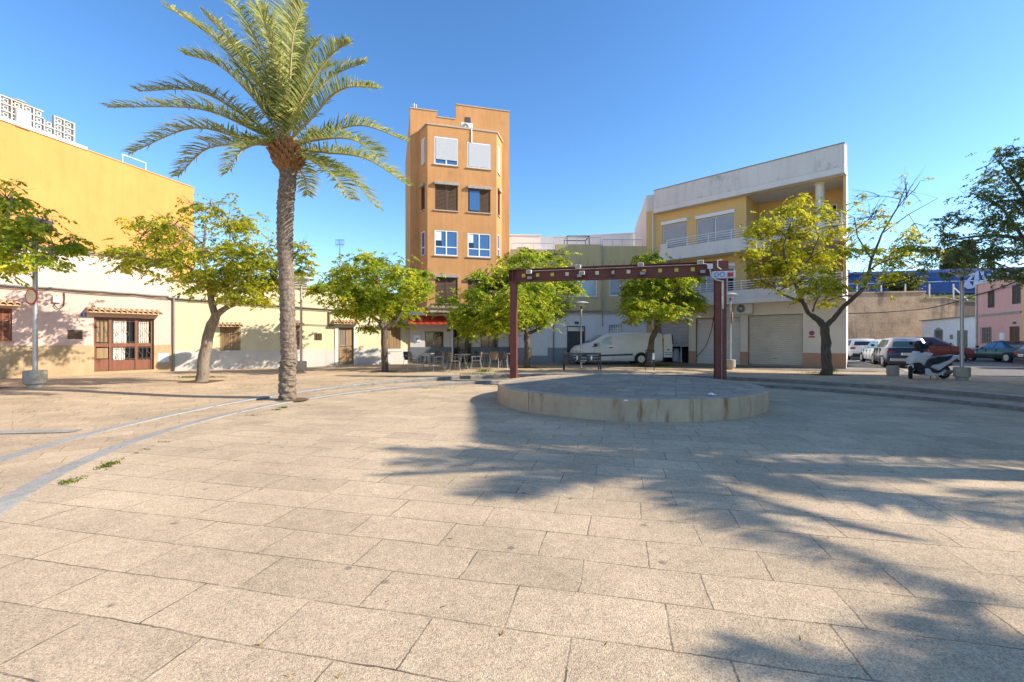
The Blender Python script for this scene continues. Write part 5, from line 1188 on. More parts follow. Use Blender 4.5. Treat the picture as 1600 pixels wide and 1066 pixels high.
def car(label, pos, head, paint, L=4.2, Wd=1.78, H=1.5, style='hatch', wr_=.32, roof=None, glass='car_glass', name='parked_car', lowtrim='plastic_dark', far=False, lampst='hatch', group='cars parked along the side street'):
    """x forward, y to its left, z up; body lofted over stations along its length"""
    fr = frame(pos, head); o = thing(name, label, 'car', fr, group); hw = Wd/2
    zb = .22; bl = {'hatch': .92, 'suv': 1.0, 'sedan': .88}[style]*H/1.5 if style != 'sedan' else .90; hd_ = bl-.12
    # stations: x fraction, lower z, belt z, half width
    if style == 'sedan': st = [(-.5, .42, .70, .80), (-.485, .30, .86, .90), (-.46, .24, .905, .95), (-.33, zb, .93, 1), (-.1, zb, .925, 1), (.17, zb, .90, 1), (.24, zb, .88, .99), (.42, .24, .76, .95), (.48, .28, .66, .86), (.5, .36, .56, .72)]
    else: st = [(-.5, .45, bl*.80, .84), (-.487, .30, bl*.97, .93), (-.46, .24, bl+.02, .97), (-.30, zb, bl+.01, 1), (0, zb, bl, 1), (.20, zb, bl-.02, 1), (.27, zb, bl-.05, .99), (.42, .24, hd_-.06, .95), (.48, .28, hd_-.2, .86), (.5, .36, hd_-.30, .70)]
    rings = []
    for fx, lo, be, k in st:
        w_ = hw*k; x = fx*L; md = lo+(be-lo)*.55
        half = [(w_*.80, lo), (w_*.95, lo+.05), (w_*.985, lo+.18), (w_, md), (w_*.985, md+.08), (w_*.93, be-.02), (w_*.86, be), (w_*.40, be+.015)]
        rings.append([(x, y, z) for y, z in half]+[(x, -y, z) for y, z in half[::-1]])
    m = MB(); m.loft(rings); m.build('body', paint, o, smooth=38)
    # greenhouse: belt outline to roof outline
    if style == 'sedan': xs = (-.34, -.21, .05, .23); 
    elif style == 'suv': xs = (-.485, -.435, .06, .26)
    else: xs = (-.475, -.40, .05, .26)
    xb0, xt0, xt1, xb1 = [f*L for f in xs]; zt = H; wb_, wt = hw*.91, hw*.74; zq = bl-.01 if style != 'sedan' else .90
    def gr(x0, x1, w_, z, rx=.10): return [(x0+rx*.2, -w_*.80, z), (x0+rx, -w_, z), (x1-rx*2.2, -w_, z), (x1, -w_*.72, z), (x1, w_*.72, z), (x1-rx*2.2, w_, z), (x0+rx, w_, z), (x0+rx*.2, w_*.80, z)]
    m = MB(); m.loft([gr(xb0, xb1, wb_, zq), gr(xt0, xt1, wt, zt-.09), gr(xt0+.05, xt1-.12, wt*.95, zt-.025), gr(xt0+.25, xt1-.35, wt*.6, zt)]); m.build('roof', roof or paint, o, smooth=50)
    # glass panes laid 6 mm outside the pillars
    def panel(pts, nm, n):
        nv = Vector(n); mm = MB(); mm.add([Vector(p)+nv*.008 for p in pts]+[Vector(p)-nv*.004 for p in pts], [(0, 1, 2, 3), (7, 6, 5, 4), (0, 4, 5, 1), (1, 5, 6, 2), (2, 6, 7, 3), (3, 7, 4, 0)]); return mm.build(nm, glass, o)
    def lp_(a, b, t): return Vector(a).lerp(Vector(b), t)
    for s in (-1, 1):
        b0, b1 = Vector((xb0+.10, s*wb_, zq)), Vector((xb1-.22, s*wb_, zq)); t0_, t1_ = Vector((xt0+.10, s*wt, zt-.09)), Vector((xt1-.22, s*wt, zt-.09))
        def P_(u, v): return b0.lerp(b1, u).lerp(t0_.lerp(t1_, u), v)
        nn = (b1-b0).cross(t0_-b0).normalized(); nn = nn if nn.y*s > 0 else -nn
        for (a, b) in ((.06, .30), (.34, .62), (.66, .97)) if style != 'sedan' else ((.08, .46), (.50, .97)):
            panel([P_(a, .06), P_(b, .06), P_(b-(.02 if b > .9 else 0), .93), P_(a, .93)], 'side_window', nn)
        m = MB(); x = xb1-.28; m.box(x-.05, x+.06, s*hw*.98 if s > 0 else -hw-.17, hw+.17 if s > 0 else -hw*.98, bl+.03, bl+.17); m.build('door_mirror', paint, o, bevel=.03)
        for hx in (-.12, .12):
            m = MB(); m.box(hx*L-.09, hx*L+.07, s*hw*.99-.012, s*hw*.99+.012, bl-.15, bl-.115); m.build('door_handle', paint, o)
        # door joints
        for jx in (-.13, .045, .20):
            m = MB(); m.box(jx*L-.005, jx*L+.005, min(s*hw*.93, s*hw*1.003), max(s*hw*.93, s*hw*1.003), .33, bl-.06); m.build('door_joint', 'black_rubber', o)
        for wx_ in (-.305, .315):
            m = MB(); arch(m, wx_*L, s*hw*.985, wr_, s); m.lathe([(.001, 0), (wr_+.035, 0)], 26, (wx_*L, s*(hw*1.001), wr_), 'y', close=False); m.build('wheel_arch', lowtrim if style == 'suv' else 'black_rubber', o, smooth=40)
            wheel(o, wx_*L, s*(hw-.085), wr_, .20, s, fr)
    nr = Vector((xt0-xb0, 0, 0)); n = Vector((-(zt-.09-zq), 0, (xt0-xb0))).normalized()
    panel([(xb0+.02, -wb_*.76, zq+.05), (xb0+.02, wb_*.76, zq+.05), (xt0+.012, wt*.76, zt-.14), (xt0+.012, -wt*.76, zt-.14)], 'rear_window', n)
    n = Vector(((zt-.09-zq), 0, (xb1-xt1))).normalized(); k1, k2 = .06, .93
    a, b = Vector((xb1, 0, zq)), Vector((xt1, 0, zt-.09)); p, q = a.lerp(b, k1), a.lerp(b, k2)
    panel([(p.x, -wb_*.70, p.z), (p.x, wb_*.70, p.z), (q.x, wt*.70, q.z), (q.x, -wt*.70, q.z)], 'windscreen', n)
    # ends: bumpers, lamps, plates
    m = MB(); ys = hw*.80; m.box(-L/2-.05, -L/2+.10, -ys, ys, .34, .50); m.build('rear_bumper', 'alloy' if lowtrim == 'silver' else lowtrim if style == 'suv' else paint, o, bevel=.04)
    m = MB(); m.box(-L/2+.0, -L/2+.22, -hw*.88, hw*.88, .20, .36); m.build('rear_valance', 'plastic_dark', o, bevel=.03)
    m = MB(); m.box(L/2-.12, L/2+.04, -hw*.72, hw*.72, .28, .48); m.build('front_bumper', 'plastic_dark' if style == 'suv' else paint, o, bevel=.05)
    for s in (-1, 1):
        m = MB(); zz = bl-.24 if style != 'sedan' else .66
        y0, y1 = sorted((s*hw*.60, s*hw*.94)); tl = .06 if paint == 'paint_navy' else .15; m.box(-L/2-.005, -L/2+.12, y0, y1, zz, zz+tl); m.build('tail_lamp', 'lamp_red', o, bevel=.02)
        m = MB(); y0, y1 = sorted((s*hw*.45, s*hw*.84)); m.box(L/2-.20, L/2-.02, y0, y1, .58, .70); m.build('headlight', 'lamp_clear', o, bevel=.03)
    zz = .66 if style == 'suv' else .60; m = MB(); m.box(-L/2-.03, -L/2+.03, -.27, .27, zz, zz+.12); pl = m.build('number_plate', 'sign_white', o)
    m = MB()
    for i in range(7): m.box(-L/2-.034, -L/2-.03, -.20+i*.06, -.165+i*.06, zz+.03, zz+.09)
    m.build('plate_marks', 'dark_grey', pl)
    return o
def at(x, y, z=.21): return gp(x, y, z)
def hdg(dx, dy): return math.atan2(dy, dx)
ST = hdg(.42, .91)
p = at(1403, 572.5); suv = car('dark blue and silver crossover with a glassy rear window parked behind the bollard', p, hdg(.49, .87), 'paint_navy', 4.15, 1.80, 1.57, 'suv', .34, roof='paint_silver', glass='car_glass_teal', lowtrim='paint_silver')
def row(x, y, *a, **k): return car(*a[:1], at(x, y), *a[1:], **k)
car('white estate car second in the row beyond the dark blue crossover', Vector((23.4, 28.6, .21)), ST, 'paint_white', 4.2, 1.76, 1.50, 'hatch', .32)
car('white family car third in the row with bright red tail lamps', Vector((26.2, 34.6, .21)), ST, 'paint_white', 4.3, 1.78, 1.56, 'suv', .33)
car('small white car parked farthest in the row before the retaining wall', Vector((29.4, 41.5, .21)), ST, 'paint_white', 4.0, 1.7, 1.46, 'hatch', .31)
car('dark grey car half hidden behind the lamp column at the street end', Vector((33.0, 47.8, .21)), ST+.5, 'paint_grey', 4.1, 1.72, 1.46, 'hatch', .31)
car('silver hatchback crossing at the far street end below the retaining wall', Vector((33.2, 49.8, .21))+Vector((-.2, -1.8, 0)), hdg(-1, .1), 'paint_silver', 4.0, 1.7, 1.46, 'hatch', .31)
car('red tall hatchback parked beyond the scooter in front of the white cottage', Vector((28.9, 31.4, .21)), hdg(.75, -.66)+R(8), 'paint_red', 4.2, 1.78, 1.66, 'suv', .33)
car('dark green saloon with a boot parked beside the pink house', Vector((33.0, 30.6, .21)), hdg(.40, .92)+R(14), 'paint_green', 4.5, 1.74, 1.40, 'sedan', .31, glass='glass_blue')
car('black hatchback cut off by the edge of the view with silver wheels', Vector((27.9, 22.2, .21)), hdg(.86, -.5), 'paint_black', 4.3, 1.78, 1.50, 'hatch', .32)
# ---------------- white van with its rear doors open ----------------
vx, vy = gp(899, 571, .21), gp(1053, 569, .21)
vd = 26.8; xa, xb = (896-CX)/F*vd, (1036-CX)/F*vd; LV = xb-xa
vf = frame((xa, vd+.95, .21), R(1)); van = thing('delivery_van', 'white panel van with a rear door swung open behind the bench and the tree', 'van', vf)
k = LV/140.0
def V(x, y): return ((x-896)*k, (571.5-y)*k)      # side view measured on the photograph
top = [(896, 556), (897, 549), (903, 543), (915, 540), (926, 535), (936, 529), (944, 524.5), (953, 522.3), (970, 521.5), (1000, 521), (1025, 521.5), (1035, 523), (1036, 530)]
low = [(896, 560), (898, 565), (903, 566.5)]
hwv = .95
def wid(z, x): return hwv*(1-.04*max(0, z-1.0)-.10*max(0, z-1.55))*(.80+.20*sstep(0, .35, x))
sx = [0, .05, .16, .30, .5, .75, 1.0, 1.25, 1.45, 1.62, 1.8, 2.2, 3.0, 3.8, 4.4, LV-.10, LV-.02, LV]
tp = [V(*q) for q in top]
def zt_(x):
    for (a, b), (c, d) in zip(tp, tp[1:]):
        if a <= x <= c and c > a: return b+(d-b)*(x-a)/(c-a)
    return tp[0][1] if x < tp[0][0] else tp[-2][1]
rings = []
for x in sx:
    z1 = zt_(x) if x < LV-.05 else zt_(LV-.1)-.03*(x-LV+.1)*10; z0 = .20 if x > .15 else .34
    hh = []
    for t in (0, .05, .2, .4, .6, .75, .88, .96, 1.0):
        z = z0+(z1-z0)*t; w_ = wid(z, x)*(.90 if t == 0 else .97 if t < .1 else 1); 
        if t == .96: w_ *= .965
        if t == 1.0: w_ *= .86
        hh.append((w_, z))
    rings.append([(x, -w_, z) for w_, z in hh]+[(x, w_, z) for w_, z in hh[::-1]])
m = MB(); m.loft(rings); m.build('body', 'van_white', van, smooth=32)
def side(pts, off, mat_, nm, th=.012, par=van):
    m = MB(); q = [V(*p) for p in pts]; f = [(a, -wid(b, a)-off, b) for a, b in q]; g = [(a, -wid(b, a)-off+th, b) for a, b in q]; n = len(q)
    m.add(f+g, [tuple(range(n)), tuple(range(2*n-1, n-1, -1))]+[(i, n+i, n+(i+1) % n, (i+1) % n) for i in range(n)]); return m.build(nm, mat_, par, vf)
side([(934, 542.5), (938, 537), (946, 529.3), (952, 527), (956, 527.2), (956, 540.5), (946, 542)], .006, 'glass_pale', 'side_window'); side([(923.5, 544.2), (932, 539), (936, 536.5), (936.5, 542.8)], .006, 'car_glass', 'quarter_window')
side([(935, 556.2), (988.5, 554.6), (988.5, 557.0), (935, 558.6)], .028, 'plastic_dark', 'rub_strip', .03)
side([(952, 544.6), (957, 544.2), (957, 545.6), (952, 546)], .022, 'plastic_dark', 'door_handle', .02)
side([(897.5, 552), (900, 547), (906, 544.4), (910, 546), (909, 552), (904, 555)], .02, 'lamp_clear', 'headlight', .05)
for xx, y0, y1 in ((928.5, 546, 564), (957.5, 526, 564), (991, 524, 566)): side([(xx-.18, y0), (xx+.18, y0), (xx+.18, y1), (xx-.18, y1)], .002, 'zinc', 'panel_joint', .01)
side([(929, 546), (957.5, 544), (957.5, 544.3), (929, 546.3)], .002, 'zinc', 'panel_joint', .01)
m = MB(); q = V(929.5, 541); m.box(q[0]-.06, q[0]+.08, -hwv-.24, -hwv*.93, q[1]-.10, q[1]+.10); m.build('door_mirror', 'plastic_dark', van, bevel=.03)
a, b = V(921, 537.6), V(943.5, 524.9); n = Vector((-(b[1]-a[1]), 0, b[0]-a[0])).normalized()
def wp(t, y): return Vector((a[0]+(b[0]-a[0])*t, y, a[1]+(b[1]-a[1])*t))+n*.03
m = MB(); m.add([wp(.02, -.80), wp(.02, .80), wp(.97, .74), wp(.97, -.74)], [(0, 1, 2, 3)]); m.build('windscreen', 'car_glass', van)
for xw in (911, 1002):
    q = V(xw, 571.5); m = MB(); m.lathe([(.001, 0), (.39, 0)], 26, (q[0], -hwv*1.004 if xw > 950 else -hwv*.985, .34), 'y', close=False); m.build('wheel_arch', 'black_rubber', van)
    wheel(van, q[0], -hwv+.07, .325, .2, -1, vf); wheel(van, q[0], hwv-.07, .325, .2, 1, vf)
m = MB(); m.box(-.06, .3, -hwv*.78, hwv*.78, .22, .50); m.build('front_bumper', 'plastic_dark', van, bevel=.05)
m = MB(); m.box(LV-.01, LV+.004, -.80, .80, .36, 1.78); m.build('load_opening', 'dark_grey', van)
m = MB(); m.box(LV-.02, LV+.05, -hwv+.0, -hwv+.16, .95, 1.55); m.build('tail_lamp', 'lamp_red', van, bevel=.02)
m = MB(); m.box(LV-.05, LV+.14, -.85, .85, .28, .42); m.build('rear_bumper', 'plastic_dark', van, bevel=.03)
# rear door swung out on the camera side, its inner skin facing away
m = MB(); z0, z1 = .42, 1.82; m.prism([(LV+.05, z0), (LV+.56, z0), (LV+.58, 1.05), (LV+.52, z1-.03), (LV+.44, z1), (LV+.05, z1-.04)], -hwv-.02, -hwv+.05, 'y'); dr_ = m.build('rear_door', 'van_white', van, bevel=.025)
m = MB(); m.box(LV+.10, LV+.54, -hwv-.034, -hwv-.02, .52, .66); pl = m.build('number_plate', 'sign_white', dr_)
m = MB()
for i in range(7): m.box(LV+.13+i*.055, LV+.165+i*.055, -hwv-.038, -hwv-.034, .555, .625)
m.build('plate_marks', 'dark_grey', pl)
m = MB(); m.box(LV+.25, LV+.38, -hwv-.035, -hwv-.02, .84, .90); m.box(LV+.09, LV+.54, -hwv-.03, -hwv-.02, .69, .715); m.build('door_handle', 'plastic_dark', dr_)
m = MB(); m.tube([(LV+.56, -hwv+.06, 1.78), (LV+.63, -hwv+.1, 1.5), (LV+.63, -hwv+.1, 1.2)], .03, 6); m.build('door_seal', 'black_rubber', dr_)
# man's things in the half-open garage read only as dark shapes; a white sack stands inside
o = thing('plastic_sack', 'pale blue plastic sack standing just inside the half open garage', 'sack', frame(P.M @ Vector((g1[1]-1.15, .75, .03)))); m = MB(); m.lathe([(.001, 0), (.24, .02), (.28, .3), (.25, .6), (.16, .78), (.19, .88), (.001, .86)], 14); m.build('bag', 'sign_pale', o, smooth=50)
# ---------------- scooter ----------------
sb = gp(1452, 591.8, .22); sb.z = ter_z(sb.x, sb.y); ks = sb.y/F*1/8.883
sc = thing('motor_scooter', 'white and black motor scooter on its stand beside the lamp tub', 'scooter', frame(sb, R(4)))
def Sx(x, y): return ((x-1000)*ks, (815-y)*ks)
def sp(pts, hw_, mat_, nm, tap=.82, bev=.02, yc=0, par=sc):
    q = [Sx(*p) for p in pts]; n = len(q); cx = sum(p[0] for p in q)/n; cz = sum(p[1] for p in q)/n
    def sc_(p, k): return (cx+(p[0]-cx)*k, cz+(p[1]-cz)*k)
    rg = [[(sc_(p, tap)[0], yc-hw_, sc_(p, tap)[1]) for p in q], [(p[0], yc-hw_*.62, p[1]) for p in q], [(p[0], yc+hw_*.62, p[1]) for p in q], [(sc_(p, tap)[0], yc+hw_, sc_(p, tap)[1]) for p in q]]
    m = MB(); m.loft(rg); return m.build(nm, mat_, par, bevel=bev, smooth=40)
def moto_wheel(cx, cy, r, steer, wd):
    x, z = Sx(cx, cy); Mw = Matrix.Translation((x, 0, r)) @ Matrix.Rotation(steer, 4, 'Z'); m = MB()
    m.lathe([(r*.62, -wd*.42), (r*.86, -wd*.5), (r*.97, -wd*.3), (r, 0), (r*.97, wd*.3), (r*.86, wd*.5), (r*.62, wd*.42)], 28, (0, 0, 0), 'y', close=False); m.v = [tuple(Mw @ Vector(v)) for v in m.v]; o = m.build('wheel', 'black_rubber', sc, smooth=50)
    m = MB()
    for k_ in range(5): m.box(.04, r*.64, -.02, .02, -.028, .028, 0, Matrix.Rotation(2*math.pi*k_/5, 4, 'Y'))
    m.lathe([(.001, -wd*.45), (.07, -wd*.45), (.07, wd*.45), (.001, wd*.45)], 14, (0, 0, 0), 'y'); m.lathe([(r*.58, -.04), (r*.66, -.04), (r*.66, .04), (r*.58, .04)], 28, (0, 0, 0), 'y', close=False)
    m.v = [tuple(Mw @ Vector(v)) for v in m.v]; m.build('rim', 'grey_metal', o, sc and W[sc], smooth=40); return x
rw_ = 95*ks; moto_wheel(1213, 720, rw_, 0, .13); fxw = moto_wheel(722, 725, rw_*.98, R(42), .11)
sp([(1000, 620), (960, 650), (1080, 705), (1370, 520), (1385, 490), (1320, 482), (1260, 545), (1110, 600), (1050, 620)], .17, 'paint_scooter', 'rear_fairing', .93)
sp([(950, 600), (1000, 540), (1100, 500), (1200, 497), (1320, 483), (1260, 545), (1110, 598), (1020, 615)], .155, 'seat_black', 'seat', .85, .03)
sp([(930, 560), (960, 590), (1020, 612), (960, 650), (1080, 705), (985, 745), (925, 672), (885, 660), (890, 622)], .15, 'plastic_dark', 'footwell', .95)
sp([(880, 668), (930, 668), (985, 740), (1080, 745), (1195, 690), (1150, 742), (1090, 767), (905, 767), (885, 735)], .19, 'paint_scooter', 'floor_panel', .95)
sp([(685, 578), (720, 505), (790, 430), (850, 440), (985, 455), (1030, 466), (930, 565), (890, 640), (830, 590), (740, 598), (692, 610)], .15, 'paint_scooter', 'front_fairing', .60, .02)
sp([(740, 600), (830, 595), (893, 648), (893, 745), (800, 752), (765, 700), (745, 650)], .14, 'seat_black', 'leg_shield', .9, .02)
sp([(755, 515), (832, 430), (800, 345), (840, 285), (862, 288), (885, 400), (900, 455), (870, 475)], .12, 'seat_black', 'windscreen', .62, .015); sp([(850, 330), (930, 315), (940, 345), (905, 400), (870, 400)], .22, 'seat_black', 'handlebar_cover', .55, .015)
sp([(690, 640), (760, 600), (830, 625), (850, 690), (800, 660), (740, 660), (700, 690)], .07, 'paint_scooter', 'front_mudguard', .95, .015)
sp([(1080, 700), (1200, 620), (1330, 590), (1360, 620), (1240, 660), (1130, 735)], .08, 'seat_black', 'engine_cover', .95, .015, .05)
sp([(1170, 735), (1200, 700), (1290, 690), (1300, 715), (1240, 760)], .05, 'grey_metal', 'exhaust', .9, .015, -.13)
sp([(1340, 520), (1395, 500), (1395, 522), (1350, 545)], .10, 'lamp_red', 'tail_lamp', .9, .01); sp([(690, 570), (725, 520), (760, 520), (730, 575)], .16, 'lamp_clear', 'headlight', .9, .01)
hx, hz = Sx(880, 395); m = MB(); m.tube([(hx, -.33, hz+.02), (hx-.03, -.1, hz), (hx-.03, .1, hz), (hx, .33, hz+.02)], .016, 8); hb = m.build('handlebar', 'black_metal', sc)
for s in (-1, 1):
    m = MB(); m.tube([(hx, s*.22, hz+.02), (hx-.02, s*.34, hz+.16)], .008, 6); m.lathe([(.001, -.02), (.07, -.015), (.07, .01), (.001, .015)], 14, (hx-.02, s*.37, hz+.19), 'x'); m.build('mirror', 'seat_black', sc, smooth=40)
m = MB(); x0, z0 = Sx(840, 560); m.tube([(x0, .06, z0), (fxw, .07, rw_)], .022, 8); m.tube([(x0, -.06, z0), (fxw, -.07, rw_)], .022, 8); m.build('fork', 'grey_metal', sc, smooth=40)
x0, z0 = Sx(1050, 750); m = MB(); m.tube([(x0, -.08, z0), (x0+.02, -.2, 0)], .014, 6); m.tube([(x0, .08, z0), (x0+.03, .12, 0)], .014, 6); m.build('stand', 'black_metal', sc)
# ================= street trees =================
def leafcloud(sprays, lsize, per, droop=.5, flat=.35):
    """sprays: (n,3) tips; each becomes a drooping twig set with PER leaflets, one small quad each"""
    n = len(sprays); out = np.zeros((n*per, 4, 3), np.float32)
    az = rng.uniform(0, 2*np.pi, n); ln = rng.uniform(.6, 1.25, n)*lsize*3.2
    d = np.stack([np.cos(az), np.sin(az), -rng.uniform(.05, droop, n)], 1); t = (np.arange(per)+.6)/per
    for k in range(per):
        side_ = 1 if k % 2 else -1
        c = sprays+d*(ln*t[k])[:, None]; c[:, 2] -= ln*.25*t[k]**2
        pa = np.stack([-np.sin(az), np.cos(az), np.zeros(n)], 1)*side_
        l = pa*.8+d*.5+rng.normal(0, .28, (n, 3)); l[:, 2] -= .45; l /= np.linalg.norm(l, axis=1)[:, None]
        up = rng.normal(0, 1, (n, 3)); up[:, 2] += flat*1.2; w_ = np.cross(l, up); w_ /= np.linalg.norm(w_, axis=1)[:, None]
        s = lsize*rng.uniform(.55, 1.5, n)[:, None]; ww = s*.24
        q = out[k::per]; q[:, 0] = c; q[:, 1] = c+l*s*.5+w_*ww; q[:, 2] = c+l*s; q[:, 3] = c+l*s*.5-w_*ww
    return out.reshape(-1, 3)
def quads(name, v, mat_, parent, fr):
    n = len(v)//4; me = bpy.data.meshes.new(name); me.vertices.add(4*n); me.vertices.foreach_set('co', np.ascontiguousarray(v, np.float32).ravel())
    me.loops.add(4*n); me.loops.foreach_set('vertex_index', np.arange(4*n, dtype=np.int32)); me.polygons.add(n); me.polygons.foreach_set('loop_start', np.arange(0, 4*n, 4, dtype=np.int32))
    me.materials.append(MATS[mat_]); me.update(calc_edges=True); o = bpy.data.objects.new(name, me); COL.objects.link(o); place(o, parent, fr); return o
def bez(a, b, c, n=6): return [a*(1-t)**2+b*2*t*(1-t)+c*t*t for t in [i/n for i in range(n+1)]]
def tree(label, d0, limbs, blobs, leaf, barkm, dens=1.0, lsize=.13, per=12, ddep=1.0, name='street_tree', base_z=None, zk=1.0, twigs=1.0, droop=.5):
    """limbs: pixel polylines with radii (m) at the depth of the trunk; blobs: (x, y, rx, ry, density, depth offset m)"""
    b = px(limbs[0][0][0], limbs[0][0][1], d0)
    if base_z is not None: b.z = base_z
    fr = frame(b); inv = fr.inverted(); o = thing(name, label, 'tree', fr, 'street trees round the plaza')
    pit = MB(); e_ = .52; cs = [(b.x-e_, b.y-e_), (b.x+e_, b.y-e_), (b.x+e_, b.y+e_), (b.x-e_, b.y+e_)]; pit.add([(x_, y_, max(.216 if b.y > 20 else 0, ter_z(x_, y_)+.014)) for x_, y_ in cs], [(0, 1, 2, 3)]); struct(pit.build('tree_pit_ground', 'soil'))
    m = MB(); ends = []
    for li, lb in enumerate(limbs):
        pts = []; rad = []
        for q in lb: pts.append(inv @ px(q[0], q[1], d0+(q[3] if len(q) > 3 else 0))); rad.append(q[2])
        if li == 0: pts[0].z = 0; pts = [pts[0]-Vector((0, 0, .1))]+pts; rad = [rad[0]*1.35]+rad
        # resample with a little irregularity
        P2, R2_ = [pts[0]], [rad[0]]
        for i in range(len(pts)-1):
            for k in (1, 2, 3):
                t = k/3; p = pts[i].lerp(pts[i+1], t); j = rad[i]*.22 if k < 3 else 0
                p += Vector((rng.normal(0, 1), rng.normal(0, 1), rng.normal(0, .6)))*j*.5; P2.append(p); R2_.append(rad[i]+(rad[i+1]-rad[i])*t+rng.normal(0, .03)*rad[i])
        m.tube(P2, R2_, 10 if R2_[0] > .08 else 7); ends += [(p, r) for p, r in zip(P2[3:], R2_[3:])]
    trunk = m.build('trunk', barkm, o, fr, smooth=60)
    sprays = []; tw = MB(); pix = d0/F
    E_ = np.array([e[0][:] for e in ends])
    bx = [q[0] for q in blobs]; xc_ = (min(bx)+max(bx))/2; RX = (max(bx)-min(bx))/2+12
    for bl in blobs:
        tw = MB(); x, y, rx, ry = bl[:4]; dn = bl[4] if len(bl) > 4 else 1.0; dz = bl[5] if len(bl) > 5 else rng.uniform(-.8, .8)*RX*pix*ddep*math.sqrt(max(.08, 1-((x-xc_)/RX)**2))
        c = inv @ px(x, y, d0+dz); r3 = np.array([rx*pix, rx*pix*.95*ddep, ry*pix])
        # a branch from the nearest limb to the heart of the clump
        dist = np.linalg.norm(E_-np.array(c[:])+np.array([0, 0, .4*r3[2]]), axis=1); i = int(np.argmin(dist)); e, er = ends[i]
        mid = e.lerp(c, .5)+Vector((rng.normal(0, .1), rng.normal(0, .1), .15*(c-e).length)); r0 = min(er*.7, .05)
        path = bez(e, mid, c, 6); tw.tube(path, [r0*(1-.65*k/6) for k in range(7)], 6)
        hubs = [path[3], path[4], path[5], path[6]]
        nsub = int(10*twigs*max(.5, rx*pix))+3
        for _ in range(nsub):
            v = rng.normal(0, 1, 3); v /= np.linalg.norm(v); q = Vector(np.array(c[:])+v*r3*rng.uniform(.55, 1.0)); h = hubs[rng.integers(0, 4)]
            md = h.lerp(q, .5)+Vector((rng.normal(0, .07), rng.normal(0, .07), rng.uniform(0, .18))); tw.tube(bez(h, md, q, 4), [.014, .012, .009, .006, .003], 4, cap=False)
            for _ in range(2):
                q2 = q+Vector((rng.normal(0, .16), rng.normal(0, .16), rng.normal(.04, .12))); tw.tube([md.lerp(q, .5), q2], [.006, .002], 3, cap=False)
        tw.build('branch', barkm, o, fr)
        n = int(285*dens*dn*r3[0]*r3[1]*r3[2]**.6)+int(30*dn*dens)
        if n > 0:
            v = rng.normal(0, 1, (n, 3)); v /= np.linalg.norm(v, axis=1)[:, None]; rr = rng.uniform(0, 1, n)**.42
            # clumpy: gather points to a few sub-centres
            nc = max(3, n//16); vc = rng.normal(0, 1, (nc, 3)); vc /= np.linalg.norm(vc, axis=1)[:, None]; cc = vc*(rng.uniform(.35, 1, nc)**.6)[:, None]
            pts = v*rr[:, None]*.34+cc[rng.integers(0, nc, n)]*.82
            far_ = rng.random(n) < .22; pts[far_] = v[far_]*(rng.uniform(.7, 1.5, (n, 1))[far_])
            sprays.append(np.array(c[:])+pts*np.maximum(r3, [0, 0, r3[0]*.62]))
    sp_ = np.concatenate(sprays); quads('crown', leafcloud(sp_, lsize, per, droop), leaf, o, fr); return o
tree('sparse street tree at the edge of the view hanging over the pink house', 13.2, [[(-38, 612, .17), (-30, 540, .14), (-8, 430, .11), (8, 405, .085)], [(8, 405, .075), (30, 380, .05), (60, 375, .03), (95, 384, .015)], [(-8, 430, .09), (-40, 380, .07), (-60, 330, .04)], [(8, 405, .06), (10, 350, .04), (20, 300, .02)]],
     [(-45, 320, 60, 45), (10, 310, 38, 28, .55), (40, 345, 38, 22, .7), (68, 350, 20, 14, .5), (85, 388, 34, 14, .9), (108, 375, 18, 12, .5), (25, 395, 40, 20, 1), (0, 370, 35, 25, .8), (62, 402, 26, 9, .9), (-60, 380, 60, 45), (12, 410, 25, 12, .9)], 'leaf_yellow_green', 'bark_grey', 1.0, .12, 12, .8)
tree('leaning street tree with a forked pale trunk between the pink and yellow houses', 15.9, [[(315, 597, .20), (319, 556, .175), (328, 515, .16), (337, 494, .15)], [(337, 494, .12), (330, 468, .10), (327, 440, .08), (318, 400, .055), (322, 350, .03)], [(337, 494, .12), (352, 482, .09), (371, 473, .08), (393, 470, .065), (410, 458, .05), (432, 420, .03)], [(332, 480, .06), (352, 462, .045), (362, 430, .03), (368, 385, .02)], [(327, 440, .06), (290, 415, .045), (240, 405, .03), (195, 400, .015)]],
     [(190, 402, 30, 18, 1), (225, 398, 38, 26, 1), (262, 408, 45, 24, 1), (232, 360, 35, 26, .7), (262, 348, 32, 22, .5), (305, 372, 42, 30, .6), (330, 322, 34, 20, .4), (298, 318, 18, 14, .6), (350, 350, 36, 22, .45), (382, 352, 32, 22, .7), (352, 400, 46, 24, .8), (330, 432, 40, 20, 1.1), (378, 428, 42, 24, 1.1), (412, 390, 34, 24, .9), (425, 425, 32, 26, 1.1), (452, 385, 18, 14, .6), (473, 390, 14, 16, 1), (476, 418, 14, 16, .8), (405, 455, 34, 14, 1), (308, 440, 25, 14, .9), (365, 458, 20, 10, .9)], 'leaf_mixed', 'bark_grey', .85, .115, 12, .9)
